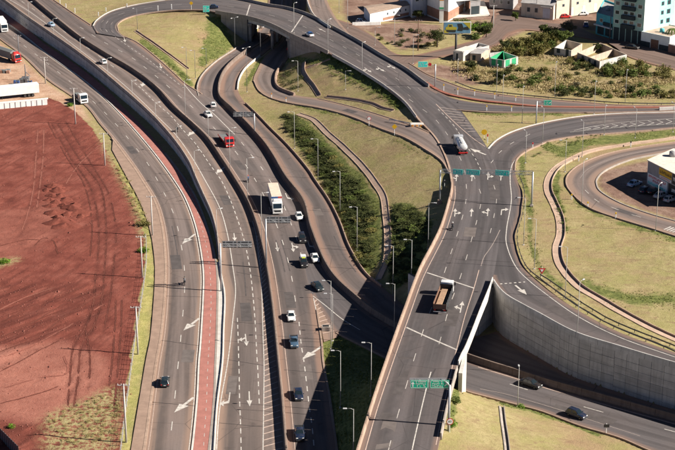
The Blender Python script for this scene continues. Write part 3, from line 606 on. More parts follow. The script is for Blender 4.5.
def panel_wall(label, line, top, bottom, mat='concrete_wall', pw=2.6, ph=1.5, side=-1, name='retaining_wall', cat='wall', cap=None, off=0.0):
    """wall of precast panels along a plan line; top/bottom: functions of the plan point"""
    a = resample(line, max(3, int(length(line)/0.5)))
    if off: a = offset(a, off)
    L_ = length(a); n = max(1, int(round(L_/pw))); c = resample(a, n+1)
    o = empty(name, (c[0][0], c[0][1], bottom(c[0]))); tag(o, label, cat)
    base = np.array(o.location)
    body = MB(); t, nr = frame(c)
    vs = []
    for i in range(n+1):
        for dz in (bottom(c[i])-.6, top(c[i])-.02):
            for u in (side*0.04, -side*0.42): vs.append((c[i][0]+nr[i, 0]*u-base[0], c[i][1]+nr[i, 1]*u-base[1], dz-base[2]))
    fs = []
    for i in range(n):
        b = i*4; fs += [(b, b+4, b+6, b+2), (b+1, b+3, b+7, b+5), (b+2, b+6, b+7, b+3)]
    fs += [(0, 2, 3, 1), (n*4, n*4+1, n*4+3, n*4+2)]
    body.add(vs, fs).build('wall_core', MATS['joint_dark'], o)
    for i in range(n):
        p, q = c[i], c[i+1]; ang = math.atan2(q[1]-p[1], q[0]-p[0]); wdt = math.hypot(q[0]-p[0], q[1]-p[1])
        tz = min(top(p), top(q))-.03; bz = min(bottom(p), bottom(q)); z = tz
        nx_, ny_ = -math.sin(ang)*side*0.09, math.cos(ang)*side*0.09
        while z > bz-0.2:
            hgt = min(ph*PJ[(i//5) % 7], z-bz+0.35)
            if hgt < 0.25: break
            r = RNG.uniform(-.012, .012)
            k = mesh_obj('panel', PANEL[mat], o)
            k.location = (p[0]-base[0]+nx_*(1+r*6), p[1]-base[1]+ny_*(1+r*6), z-hgt-base[2]); k.rotation_euler = (0, 0, ang); k.scale = (wdt-.06, 1, hgt-.06)
            z -= hgt
    return o
plain('joint_dark', (.09, .085, .08), .95)
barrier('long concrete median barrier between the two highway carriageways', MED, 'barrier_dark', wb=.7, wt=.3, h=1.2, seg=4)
# left retaining wall carrying the near carriageway above the cycle path
cl = ROADS['highway']['L']; kk = int(np.argmin(np.linalg.norm(cl[:, :2]-np.array(P(219, 262, 0)[:2]), axis=1)))
_tz = lambda q: q[2]+0.02
panel_wall('grey panelled retaining wall above the red cycle path', cl[:kk], _tz, lambda q: -.05, pw=2.8, ph=1.45, side=-1 if True else 1, off=-0.10)
barrier('concrete parapet on top of the long retaining wall above the cycle path', cl[1:kk], 'concrete', .42, .26, .9, .3, seg=5, off=0.1)
barrier('low pale kerb wall between the highway and the lower end of the cycle path', cl[kk:], 'concrete_pale', .36, .24, .36, .3, seg=5, off=0.1)
DIV = [((a[0]+b[0])/2, (a[1]+b[1])/2, (a[2]+b[2])/2) for a, b in zip(F_left[4:], [(250,49.5,.1),(233,62,.4),(222.5,74,.7),(217.5,88,.9),(218.5,99,1.0),(231,112,.9),(247,128,.6),(263,146,.3),(272,159,.15),(284,180,.05),(302,204,0),(309,230,0),(318,254,0),(326,270,0),(336,284,0),(350,297,0),(370,313.5,0),(392,327,0),(430,345,0),(467,360.5,0),(489,368,0),(525,379,0),(540,384,0),(600,401,0),(675,422,0),(705,430,0)])]
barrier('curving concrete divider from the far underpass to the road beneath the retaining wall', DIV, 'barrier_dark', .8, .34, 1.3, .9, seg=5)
barrier('low concrete edge wall between the underpass road and the planted slope', F_right[8:20], 'concrete_dusty', .4, .25, .55, .4, seg=5, off=-.1)
barrier('pale kerb wall curving round the foot of the grass bank by the far underpass', U_left[4:9], 'concrete', .4, .3, .4, .4, seg=4, off=.2)
barrier('pale kerb wall between the two roads in front of the far underpass', F_right[4:8], 'concrete_pale', .45, .3, .5, .4, seg=4, off=-.2)
barrier('curved dusty wall at the inside of the slip road bend', W_right[4:8], 'concrete_dusty', .8, .5, .8, .5, seg=3, off=-.5)
VL, VR = ROADS['overpass_road']['L'], ROADS['overpass_road']['R']
def near_i(a, px, py, z=L1): return int(np.argmin(np.linalg.norm(a[:, :2]-np.array(P(px, py, z)[:2]), axis=1)))
barrier('dark far parapet of the curving overpass', VR[near_i(VR, 222, -2):near_i(VR, 430, 88)], 'concrete', .4, .25, 1.0, .8, seg=5, off=.15)
barrier('near parapet of the curving overpass above the underpass', VL[near_i(VL, 216, 12):near_i(VL, 331, 54)], 'concrete', .35, .22, .8, .5, seg=5, off=-.15)
barrier('low kerb wall along the overpass road above the green bank', VL[near_i(VL, 332, 55):near_i(VL, 418, 119)], 'concrete_pale', .32, .2, .5, .4, seg=5, off=-.1)
barrier('long dusty orange parapet on the left side of the near overpass', VL[near_i(VL, 452, 186):-1], 'concrete_dusty', .5, .3, 1.0, 1.0, seg=4, off=-.1)
barrier('white parapet on the right side of the near overpass', VR[near_i(VR, 492, 281):near_i(VR, 457, 368)], 'concrete_pale', .3, .2, .95, 1.2, seg=6, off=.1)
barrier('low barrier along the overpass edge beside the grass and gantry post', VR[near_i(VR, 457, 369):near_i(VR, 440.5, 434)], 'concrete', .4, .25, .8, .5, seg=4, off=.1)
barrier('pale parapet along the top of the tall retaining wall', BIGWALL, 'concrete_wall', .36, .26, .95, .3, seg=5, off=-.1)
panel_wall('tall grey concrete panel retaining wall below the ramp', BIGWALL, lambda q: L1-.1, lambda q: 0.0, pw=2.6, ph=1.6, side=-1, off=-.12)
barrier('white barrier at the mouth of the ramp behind the overpass', T_left, 'concrete_pale', .4, .25, .9, .5, seg=5, off=.1)
barrier('white median block between the two ramp roads at the right edge', Z(L1, [(659,110),(675,109.3),(705,108.5)]), 'concrete_pale', .6, .5, .8, .3, seg=4)
# abutments and wings under the near bridge
cor = np.array(P(505, 297, z1)); n_ab = np.array([[*P(494, 283.5, z1)[:2], 0], [*P(476, 337, 0)[:2], 0], [*P(440, 327, 0)[:2], 0], [*P(408, 308.5, 0)[:2], 0]])
panel_wall('shaded panel abutment under the near overpass', n_ab, lambda q: L1-.45, lambda q: 0.0, pw=2.6, ph=1.6, side=1, name='bridge_abutment', cat='abutment')
# south side: white end wall of the overpass
def solid_wall(label, name, cat, pts, z0, z1_, th, mat):
    a = np.array(pts, float); o = empty(name, (a[0][0], a[0][1], z0)); tag(o, label, cat)
    t, nr = frame(a); lo = [(p[0]+n_[0]*th/2-a[0][0], p[1]+n_[1]*th/2-a[0][1]) for p, n_ in zip(a, nr)]; hi = [(p[0]-n_[0]*th/2-a[0][0], p[1]-n_[1]*th/2-a[0][1]) for p, n_ in zip(a, nr)]
    MB().prism(lo+hi[::-1], -.6, z1_-z0).build('wall_face', MATS[mat], o)
    MB().prism([(x*1.0, y*1.0) for x, y in lo+hi[::-1]], z1_-z0, z1_-z0+.12).build('coping', MATS[mat], o)
    return o
qa, qb = VR[near_i(VR, 463, 352)], VR[near_i(VR, 456.5, 371)]
solid_wall('white concrete end wall of the near overpass beside the grass', 'bridge_abutment', 'abutment', [(qa[0]+.35, qa[1]), (qb[0]+.9, qb[1]-.5)], 0.0, L1-.3, .7, 'concrete_pale')
south = [VR[near_i(VR, 463, 352)], VL[near_i(VL, 399, 330)]]
solid_wall('shaded south abutment wall under the near overpass', 'bridge_abutment', 'abutment', [tuple(south[0][:2]), tuple(south[1][:2])], 0.0, L1-.9, .8, 'concrete_wall')
def deck(label, l0, l1_, r0, r1_):
    """beams and slab under a bridge span"""
    a = resample(VL[l0:l1_+1], 40); b = resample(VR[r0:r1_+1], 40); o = empty('bridge_deck', tuple(a[0])); tag(o, label, 'bridge')
    base = a[0].copy()
    def quadstrip(t0, t1, z0, z1_, name, mat):
        p = a*(1-t0)+b*t0; q = a*(1-t1)+b*t1; vs = []
        for i in range(40):
            for s_, z in ((p, z0), (q, z0), (q, z1_), (p, z1_)): vs.append((s_[i][0]-base[0], s_[i][1]-base[1], s_[i][2]-base[2]+z))
        fs = [(i*4+k, i*4+(k+1) % 4, i*4+4+(k+1) % 4, i*4+4+k) for i in range(39) for k in range(4)]+[(0, 1, 2, 3), (156, 159, 158, 157)]
        MB().add(vs, fs).build(name, MATS[mat], o)
    quadstrip(-.012, 1.012, -.62, -.30, 'deck_slab', 'concrete')
    for k in range(6): quadstrip(.012+k*.1855, .048+k*.1855, -1.75, -.63, 'girder', 'concrete_wall')
    return o
deck('long curved concrete bridge span over the far underpass roads', near_i(VL, 226, 14), near_i(VL, 316, 47), near_i(VR, 244, 0), near_i(VR, 330, 27))
deck('concrete bridge span of the near overpass above the dark road', near_i(VL, 422, 268), near_i(VL, 398, 334), near_i(VR, 493, 279), near_i(VR, 461, 358))
ia, ib = near_i(VL, 222, 13.5), near_i(VL, 246, 17.5)
panel_wall('grey wing wall left of the far underpass opening', offset(VL[ia:ib+1], -.1), lambda q: L1-.35, lambda q: max(-.1, ground_z(q[0]+1.2, q[1]-2.2)-.2), 'concrete', pw=2.4, ph=8.5, side=-1, name='bridge_abutment', cat='abutment')
ia, ib = near_i(VL, 290.5, 35), near_i(VL, 321, 49)
panel_wall('pale panelled wing wall right of the far underpass opening', offset(VL[ia:ib+1], -.1), lambda q: L1-.35, lambda q: max(-.1, ground_z(q[0]-1.0, q[1]-2.2)-.2), 'concrete', pw=2.2, ph=8.5, side=-1, name='bridge_abutment', cat='abutment')
for lab, pl, pr in (('shaded abutment on the left side of the far underpass', (247, 17.5), (259, 2)), ('shaded abutment on the right side of the far underpass', (290.5, 35), (306, 13.5))):
    solid_wall(lab, 'bridge_abutment', 'abutment', [P(*pl, L1)[:2], P(*pr, L1)[:2]], 0.0, L1-1.8, .9, 'concrete_wall')
def bent(label, pl, pr, n=3):
    a, b = P(*pl, L1), P(*pr, L1); o = empty('bridge_pier', (a.x, a.y, 0)); tag(o, label, 'bridge pier')
    for k in range(n):
        q = a.lerp(b, .06+.88*k/(n-1)) - Vector((a.x, a.y, L1))
        MB().tube([(q.x, q.y, -.4), (q.x, q.y, L1-2.6)], .55, 14).build('column', MATS['concrete'], o, True)
    d = (b-a).normalized(); nn = Vector((-d.y, d.x, 0))*.7
    MB().prism([(v.x, v.y) for v in (nn, (b-a)+nn, (b-a)-nn, -nn)], L1-2.6, L1-1.8).build('pier_cap', MATS['concrete'], o)
bent('three round concrete columns beside the left abutment of the far underpass', (249.5, 18.5), (261, 4))
bent('three round concrete columns between the far underpass roads', (271.5, 25.5), (283, 9.5))
bent('concrete column row by the right abutment of the far underpass', (288, 33.3), (303, 13))
# guard rails
def guardrail(label, pts, gap=4.0, h=.75, mat='rail_steel'):
    a = world_line(pts, .5); o = empty('guard_rail', tuple(a[0])); tag(o, label, 'guard rail'); b0 = a[0].copy(); a = a-b0
    zz = np.array([drop_to((q[0]+b0[0], q[1]+b0[1])) for q in a[::2]]); z = np.interp(np.arange(len(a)), np.arange(0, len(a), 2), zz)-b0[2]; a[:, 2] = z
    sweep(a, [(-.04, h-.26), (-.02, h-.17), (-.04, h-.09), (-.02, h), (.04, h), (.04, h-.26)], 'rail_beam', mat, o)
    pm = MB().box(-.06, .06, -.06, .06, -.3, h).mesh('post', MATS[mat])
    for i in range(0, len(a), int(gap/.5)):
        k = mesh_obj('post', pm, o); t, nr = frame(a[max(0, i-1):i+2]) if i+2 <= len(a) and i > 0 else frame(a[:3] if i == 0 else a[-3:])
        k.location = (a[i][0]+nr[0, 0]*.12, a[i][1]+nr[0, 1]*.12, a[i][2])
    return o
plain('rail_steel', (0.10, 0.10, 0.105), .5, .3)
plain('rail_zinc', (0.38, 0.39, 0.40), .5, .5)
guardrail('dark guard rail along the outside of the ramp curve down to the right edge', Z(L1, [(519,176),(524,192),(522.5,214),(517,234),(518,247),(526.5,268),(541.5,281.5),(561.5,297),(581.5,310),(621,331),(676,351),(705,361.5)]))
guardrail('second dark guard rail behind the grass strip above the ramp', Z(L1, [(540,276),(562,291),(583,305),(622,326),(676,345),(705,355)]))
guardrail('grey guard rail at the top of the far roadside by the wasteland', Z(L1, [(455,82.5),(475,90),(505,94.2),(540,97.6),(580,101),(620,104),(675,104.6),(705,104.4)]))
guardrail('blue-grey crash cushion rail at the merge of slip road and overpass road', Z(L1, [(389,116.5),(400,120),(412,124.5)]), gap=2.0, mat='rail_zinc')
# kerbs
def kerb(road, pts, mat='concrete', h=.13, wdt=.3, off=0.0):
    a = world_line(pts, 1.0)
    if off: a = offset(a, off)
    return sweep(a, [(-wdt/2, -.25), (-wdt/2, h-.02), (-wdt/2+.02, h), (wdt/2-.02, h), (wdt/2, h-.02), (wdt/2, -.25)], 'kerb', mat, ROADS[road]['o'])
kerb('frontage_road', A_left[7:], 'concrete_dusty', .16, .5)
kerb('frontage_road', A_right, 'concrete_pale', .14, .35)
kerb('cycle_path', B_right[9:], 'concrete', .14, .45, 0.0)
kerb('highway.001', E_right[-6:], 'concrete_dusty', .14, .4)
kerb('highway.001', E_right[1:4], 'concrete_dusty', .16, .35); kerb('highway.001', E_right[5:11], 'concrete_dusty', .16, .35)
kerb('slip_road', E2_right[6:], 'concrete_dusty', .14, .3)
kerb('slip_road.002', W_left[6:], 'concrete_dusty', .12, .3)
kerb('slip_road.002', W_right[8:14], 'concrete_dusty', .12, .3)
kerb('ramp_road', R_left[:8], 'concrete_pale', .16, .4)
kerb('ramp_road', R_right[:9], 'concrete_dusty', .16, .35)
kerb('ramp_road.001', Y_left[2:], 'concrete_dusty', .14, .3)
kerb('side_road', Zr_left[4:], 'kerb_red', .15, 1.1)
kerb('side_road', Zr_right[3:], 'concrete_dusty', .14, .3)
kerb('loop_road', Q_left, 'concrete_dusty', .14, .3); kerb('loop_road', Q_right, 'concrete', .16, .35)
kerb('overpass_road', V_left[1:7], 'concrete_dusty', .15, .3); kerb('overpass_road', V_right[1:6], 'concrete_pale', .25, .3)
kerb('overpass_road', V_left[14:23], 'concrete_dusty', .2, .5)
# drains: open concrete channels in the grass
def channel(label, pts, wdt=1.6, depth=.5, mat='drain', lift=.06, flip=False):
    """open concrete channel laid on the slope of the ground, its up-sun wall a little higher"""
    a = [hit(x, y, False) for x, y in pts]; a = cr(a); a = resample(a, max(4, int(length(a)/1.0))); t, nr = frame(a); hw = wdt/2; n = len(a)
    ez = np.array([[max(ground_z(a[i, 0]+nr[i, 0]*u, a[i, 1]+nr[i, 1]*u), -50) for u in (-hw, -hw*.4, hw*.4, hw)] for i in range(n)])
    zl = np.maximum(ez[:, 0], ez[:, 1]-.12); zr = np.maximum(ez[:, 3], ez[:, 2]-.12)
    for _ in range(4): zl[1:-1] = (zl[:-2]+2*zl[1:-1]+zl[2:])/4; zr[1:-1] = (zr[:-2]+2*zr[1:-1]+zr[2:])/4
    zm = (ez[:, 1]+ez[:, 2])/2-(zl+zr)/2; up = np.clip(zm, 0, .3)+lift
    o = empty('drain_channel', tuple(a[0])); tag(o, label, 'drain'); o_ = a[0].copy()
    right_up = nr[:, 0] < 0                                    # is the sunward (+x) side the negative offset?
    vs = []
    for i in range(n):
        wl, wr = (depth, .08) if right_up[i] is False or nr[i, 0] > 0 else (.08, depth)
        L_, R_ = (zr[i]+up[i], zl[i]+up[i])                    # +hw side, -hw side
        for u, z in ((hw, L_-.7), (hw, L_+wl), (hw-.15, L_+wl), (hw-.17, L_), (-hw+.17, R_), (-hw+.15, R_+wr), (-hw, R_+wr), (-hw, R_-.7)): vs.append((a[i, 0]+nr[i, 0]*u-o_[0], a[i, 1]+nr[i, 1]*u-o_[1], z-o_[2]))
    fs = [(i*8+k, i*8+(k+1) % 8, i*8+8+(k+1) % 8, i*8+8+k) for i in range(n-1) for k in range(8)]+[tuple(range(8)), tuple(range(n*8-1, n*8-9, -1))]
    MB().add(vs, fs).build('channel_bed', MATS[mat], o)
    return o
channel('winding dusty concrete drain channel across the grass right of the ramp', [(700,133),(675,138),(630,144),(596,150),(576,157),(558,167),(549.5,178),(548,190),(553,202),(560,220),(560.5,236),(557,248),(559,262),(564,271),(580,288),(600,300),(620,312),(646,326),(676,340),(700,350)], 2.0, .4, flip=True)
channel('concrete drain channel along the crest of the planted slope', [(298,114),(312,119),(328,134),(346,150),(362,166),(375,183),(383,196),(386,215),(388,240),(386,262),(378,280)], 1.7, .14, flip=True)
channel('short drain channel crossing the grass triangle at the upper left', [(135,31),(150,41),(165,52),(180,63),(188,69)], 1.0, .4, flip=True)
channel('drain channel from the right wing wall of the far underpass to the slip road', [(304,62),(303,71),(307,79),(314,88),(319,96)], 1.3, .5)
channel('shallow drain across the grass below the overpass near the slip road', [(304,69),(316,65),(330,59)], 1.0, .3)
channel('drain ditch along the grass above the slip road', [(326,97),(346,99),(368,103),(384,109),(393,111)], 1.1, .35)
channel('straight pale drain channel in the bottom right grass', [(501.5,407),(503,420),(506,440),(509,470)], 1.0, .4, 'concrete', flip=True)
# ================================================================== painted markings
def mark_mesh(pts2d_strips, name, mat, parent, lift=.014):
    vs, fs = [], []
    for strip_pts, faces in pts2d_strips:
        b = len(vs); vs += [(p[0], p[1], road_z(p)+lift) for p in strip_pts]; fs += [tuple(b+i for i in f) for f in faces]
    return MB().add(vs, fs).build(name, MATS[mat], parent)
LEVEL = [None]; paint('road_worn', (0.55, 0.51, 0.47), .6)
def road_z(p):
    top = 200.0 if LEVEL[0] is None else LEVEL[0]
    h = ROAD_TREE.ray_cast(Vector((p[0], p[1], top)), Vector((0, 0, -1)))
    return h[0].z if h[0] is not None else 0.0
def px_line(pts, smooth=True):
    q = [hit(x, y) for x, y in pts]; return cr(q) if smooth and len(q) > 2 else q
def paint_line(road, q, wdt, name, mat='road_white', step=1.5):
    a = resample(q, max(2, int(length(q)/step)+1)); t, nr = frame(a); n = len(a)
    ps = [(a[i, 0]+s_*nr[i, 0]*wdt/2, a[i, 1]+s_*nr[i, 1]*wdt/2) for i in range(n) for s_ in (1, -1)]
    return mark_mesh([(ps, [(2*i, 2*i+1, 2*i+3, 2*i+2) for i in range(n-1)])], name, mat, ROADS[road]['o'])
def solid(road, pts, wdt=.16, mat='road_white', name='edge_line'): return paint_line(road, px_line(pts), wdt, name, mat)
def dashed(road, pts, dash, gap, wdt=.15, mat='road_white', phase=0.0):
    q = px_line(pts); Lq = length(q); a = resample(q, max(2, int(Lq/.25))); s = np.linspace(0, Lq, len(a)); x = phase
    while x < Lq-dash*.5:
        u = np.array([x, x+dash*.5, min(x+dash, Lq)]); seg = np.stack([np.interp(u, s, a[:, k]) for k in range(3)], 1)
        paint_line(road, seg, wdt, 'lane_dash', mat, dash); x += dash+gap
def fromline(line, d=0.0, i0=0, i1=None):
    a = np.array(line[i0:i1]); return offset(a, d) if d else a
def solid_w(road, arr, wdt=.15, mat='road_white', name='edge_line'): return paint_line(road, arr, wdt, name, mat, 1.6)
# frontage road
dashed('frontage_road', [(0,28),(30,50),(62,75),(96,104),(119.4,128),(129.4,140),(148,164),(163,191),(170,205),(175.6,219.6),(179.4,235.6),(182.6,253.6),(184.6,273),(184.4,294),(182.6,317),(180.4,342),(177.6,369.6),(174.6,400),(171,433),(168,455)], 3.5, 9.5, .17, phase=3)
solid_w('frontage_road', fromline(ROADS['frontage_road']['R'], -.45 if False else .0)*np.array([1, 1, 1])+np.array([-.55, 0, 0]), .16)
solid_w('frontage_road', ROADS['frontage_road']['L'][60:]+np.array([.75, 0, 0]), .12, 'road_pink')
dashed('cycle_path', [(186,186),(196,208),(204,236),(209.5,266),(210.6,282),(211,308),(210,330),(207.6,370),(206.6,400),(204,440),(203,455)], 1.3, 2.1, .10)
# near carriageway
solid('highway', [(-5,-8),(24,8),(52,28),(80,50),(106,70),(130,90),(159,118),(175,134),(191,156),(205,180),(219,206),(227,232),(233,268),(235.6,290),(233,318),(228,360),(219.5,410),(216.5,450)], .2)
dashed('highway', [(8,-8),(39,13),(65,32),(93.6,52),(122.4,73.6)], 3.6, 9.0, .17, phase=5)
dashed('highway', [(131,80),(143,90),(155,102),(171,116),(183,130),(195,143),(211,166),(221,180),(230,199),(237,218),(242,233),(246,248),(249.4,266),(250.6,274),(253,296),(255,320),(257,358),(257.4,363),(259.4,406)], 2.1, 1.6, .2)
dashed('highway', [(237.4,318),(238.2,340),(238.6,356),(239,368),(239.6,400),(240.6,426),(241.2,455)], 2.1, 1.5, .2)
solid('highway', [(252.5,221),(256,234),(259,260),(260.6,270),(262,300),(263.2,340),(264,362),(263.6,410),(263,455)], .18)
y = 226.0
while y < 452:                                                 # hatched strip by the median
    x0 = np.interp(y, [221,260,300,360,455], [253.5,259.6,262.6,264.4,263.6]); x1 = np.interp(y, [221,246,270,296,330,360,400,450], [254.5,260,265,269,273,276,280,284]) - .8
    if x1-x0 > 1.2: paint_line('highway', [hit(x0, y+2.2), hit(x1, y-3.0)], .27, 'hatch_bar', 'road_pink', 4)
    y += 3.1 + (y-226)*.0155
# far carriageway
dashed('highway.001', [(80,27),(104,42),(131,57),(147,69),(163,82),(177,94),(191,106),(207,121),(223,137),(242,160),(253,176),(263,194),(272,214),(279.6,233),(286.6,255),(292,279),(295.6,302),(298,315)], 3.4, 8.0, .17)
dashed('highway.001', [(299,322),(301.4,346),(304,362),(307,387),(309.4,408),(312,426),(314.5,452)], 2.2, 2.2, .2)
dashed('highway.001', [(231.6,131),(238,138),(249,152),(261,167),(272,184),(281,200),(288,216),(297,240),(303,262)], 3.2, 7.5, .17)
dashed('highway.001', [(114,36),(131,48),(149,60),(166,74),(184,88)], 1.8, 1.6, .16)
solid('highway.001', [(184,84),(194,96),(203,105),(215,115),(224,124),(233,133)], .22)
solid('highway.001', [(313.5,298),(317,315),(320,335),(323,358),(329,398),(336,448),(337,460)], .18)
solid_w('highway.001', ROADS['highway.001']['L'][20:]+np.array([1.6, 0, 0]), .14, 'road_pink')
solid('slip_road', [(313,296),(326,306),(342,319),(360,330)], .2, 'road_white')
for k in range(9):
    yy = 301+k*3.9; paint_line('highway.001', [hit(314.6+k*1.0, yy+1.2), hit(316.5+k*2.2, yy-1.2)], .3, 'hatch_bar', 'road_pink', 4)
dashed('slip_road', [(470,372),(486,377),(501.6,381.6),(552,397.6),(568,402.4),(622,417.6),(640,422.6),(690,436)], 4.0, 12.0, .18, phase=9)
solid('slip_road', [(480,389),(501,393),(530,401),(560,410),(590,420),(640,436)], .13, 'road_faded')
solid('slip_road', [(478,367),(489,370.5),(525,381.5),(540,386.5),(600,403.5),(676,424.5)], .2, 'road_pink')
# divider-side and slope-side lines of the underpass road
UF = ROADS['underpass_road']; k1 = near_i(UF['R'], 405, 306, 0)
LEVEL[0] = 5.0
solid_w('underpass_road', offset(UF['R'][10:k1], .6), .14, 'road_pink'); solid_w('underpass_road', offset(UF['L'][14:k1], -.8), .14, 'road_pink')
LEVEL[0] = None
# overpass
def across(t, i0, i1): return (VL*(1-t)+VR*t)[i0:i1]
ta, tb = near_i(VL, 222, 13.5), near_i(VL, 412, 111)
for t_ in (.30, .52, .74):
    c_ = across(t_, max(0, ta-40), tb); Lc = length(c_); a_ = resample(c_, int(Lc/.5)); x = 2.0
    while x < Lc-4:
        i_ = int(x/.5); paint_line('overpass_road', a_[i_:i_+7], .13, 'lane_dash', 'road_worn' if t_ == .52 else 'road_faded', 2); x += 10.5
solid_w('overpass_road', across(.06, max(0, ta-60), tb), .15, 'road_faded'); solid_w('overpass_road', across(.94, max(0, ta-60), tb-6), .15, 'road_faded')
for pts in ([(250,4.5),(246.6,15.5)], [(303,15),(291.5,32)], [(427,272.7),(474,288.2)], [(406.5,327.5),(457,350)]):
    q = [hit(*p) for p in pts]; paint_line('overpass_road', q, .42, 'expansion_joint', 'road_worn', 1.2)
dashed('overpass_road', [(409,99),(421,108),(433,117),(445.6,132),(455,148),(463,165),(466,182),(466,200),(461.6,220),(455,241),(447.4,263.4),(438,292),(427.6,318),(416.6,351),(406,387),(395,425),(388,452)], 3.4, 7.7, .14, 'road_worn')
dashed('overpass_road', [(472,172),(478,186),(481.4,197),(478,216),(472,238),(467.4,254.6),(459,281),(450,305),(441.4,336),(434,361)], 3.4, 7.7, .14, 'road_worn', phase=2)
solid('overpass_road', [(431,372),(427,386),(420,415),(413,446),(411,456)], .2)
dashed('overpass_road', [(488,172),(494,186),(496.6,197),(494,216),(489,238)], 3.2, 7.0, .13, 'road_worn')
solid('overpass_road', [(500,230),(494,242),(489,250),(484,257),(481,266)], .16, 'road_faded')
dashed('overpass_road', [(438,109),(447,118),(455,127),(468,148),(475,158),(481,170)], 2.0, 1.8, .17)
dashed('ramp_road', [(491,163),(500,152),(512,143),(530,134)], 2.6, 6, .16)
solid('overpass_road', [(434,136),(440,146),(446,158),(449,166)], .16, 'road_faded')
solid('overpass_road', [(455,186),(455,198),(452,212),(444,236),(436,252),(423,278),(410,314),(393,362),(377,410),(365,452)], .16, 'road_pink')
solid('overpass_road', [(479,270),(474,288),(465,316),(457,348),(453,364),(444,406),(436,445)], .16, 'road_pink')
solid('overpass_road', [(436,104),(449,117),(462,129),(474,139),(485,146.5)], .2, 'road_pink')
solid('ramp_road', [(690,131),(640,133),(600,136),(575,139),(545,144.5),(521,155),(513,163),(510.5,172),(510.2,182),(511.4,200),(506.5,230),(506.5,244),(517,268.5),(530,281.5),(540,289.5),(578,316.5),(620,337.5),(676,357.5)], .2)
dashed('ramp_road', [(500,284),(525,282)], .5, .5, .4)
for k in range(13):                                            # hatched nose between overpass road and side ramp
    t_ = (k+.5)/13; a_ = np.array([437,105.5])*(1-t_)+np.array([484,145.5])*t_; b_ = np.array([457.5,108.8])*(1-t_)+np.array([485.5,143])*t_
    paint_line('overpass_road', [hit(*a_), hit(*b_)], .4, 'hatch_bar', 'road_faded', 3)
solid('ramp_road', [(574,130.5),(592,126.5),(620,122.5),(676,118.5),(700,117)], .16); solid('ramp_road', [(570,132),(600,129),(630,126.5),(676,123.5),(700,122.5)], .16)
for x in range(588, 676, 9):
    h_ = np.interp(x, [588, 676], [1.1, 2.6]); m_ = np.interp(x, [574, 600, 630, 676], [131, 127.2, 124.6, 121.2])
    paint_line('ramp_road', [hit(x-3, m_-h_), hit(x+3, m_-.2)], .22, 'chevron', 'road_white', 3); paint_line('ramp_road', [hit(x+3, m_-.2), hit(x-4, m_+h_)], .22, 'chevron', 'road_white', 3)
dashed('loop_road', [(585,190),(598,201.6),(608.6,206),(618.6,210),(628.6,213.6),(640,217),(660,223)], 2.6, 4.0, .16)
for k in range(5): paint_line('loop_road', [hit(664+k*2.8, 229.6+k*.9), hit(671+k*2.8, 226.6+k*.9)], .4, 'crossing_bar', 'road_white', 3)
solid('loop_road', [(672,147),(640,152),(610,159.5),(588,169),(580,178)], .12, 'road_faded')
# direction arrows
def shape_straight(l=5.0): return [([(-.09,-l/2),(.09,-l/2),(.09,l*.16),(.42,l*.1),(0,l/2),(-.42,l*.1),(-.09,l*.16)], [(0,1,2,6),(3,4,5)]), ]
def shape_turn(l=5.0, s=1): return [([(-.09,-l/2),(.09,-l/2),(.09,l*.12),(-.09,l*.2)], [(0,1,2,3)]), ([(s*.09,l*.05),(s*.75,l*.16),(s*.75,l*.27),(s*-.09,l*.2)], [(0,1,2,3)]), ([(s*.7,l*.02),(s*1.35,l*.24),(s*.7,l*.42)], [(0,1,2)])]
def shape_both(l=5.0, s=1): return [([(-.09,-l/2),(.09,-l/2),(.09,l*.16),(-.09,l*.16)], [(0,1,2,3)]), ([(-.42,l*.14),(.42,l*.14),(0,l/2)], [(0,1,2)]), ([(s*.09,-l*.22),(s*.7,-l*.1),(s*.7,l*.0),(s*.09,-l*.1)], [(0,1,2,3)]), ([(s*.65,-l*.22),(s*1.2,-l*.03),(s*.65,l*.12)], [(0,1,2)])]
def shape_fat(l=7.0): return [([(-.28,-l/2),(.28,-l/2),(.28,l*.02),(-.28,l*.02)], [(0,1,2,3)]), ([(-1.0,0),(1.0,0),(0,l/2)], [(0,1,2)])]
def arrow(road, px, py, dx, dy, shape, k=1.0):
    c = hit(px, py); d = hit(px+dx, py+dy)-c; d.z = 0; d.normalize(); r = Vector((d.y, -d.x, 0))
    out = []
    for pts, fs in shape: out.append(([(c.x+r.x*a*k+d.x*b, c.y+r.y*a*k+d.y*b) for a, b in pts], fs))
    mark_mesh(out, 'lane_arrow', 'road_white', ROADS[road]['o'], .016)
for px, py in ((188.6,239),(191.4,324.4),(184,405)): arrow('frontage_road', px, py, -9, 7, shape_fat(7.0))
for px, py in ((192.6,132.4),(221,170)): arrow('highway', px, py, -8, 6, shape_fat(7.0))
arrow('highway', 143, 84, -2, 6, shape_fat(6)); arrow('highway.001', 160.6, 66, 2, 6, shape_straight(6), 1.4); arrow('highway.001', 124.5, 39.6, 2, 6, shape_straight(6), 1.4)
arrow('highway', 249.4, 399, .3, 8, shape_straight(6.4), 1.25); arrow('highway', 229, 400, -1, 8, shape_turn(6.4, 1), 1.25); arrow('highway', 246, 340, 1, 8, shape_both(6, 1), 1.25); arrow('highway', 234.4, 237, 1, 8, shape_straight(5), 1.3)
arrow('highway.001', 312, 353, -9, 6, shape_fat(7.5)); arrow('highway.001', 277, 247, 1.2, 6, shape_straight(6), 1.2); arrow('highway.001', 292.7, 247.5, 1.2, 6, shape_both(6, -1), 1.2); arrow('highway.001', 309, 245, 2, 6, shape_turn(6, -1), 1.2); arrow('highway.001', 287, 197, 2.5, 6, shape_turn(6, -1), 1.2)
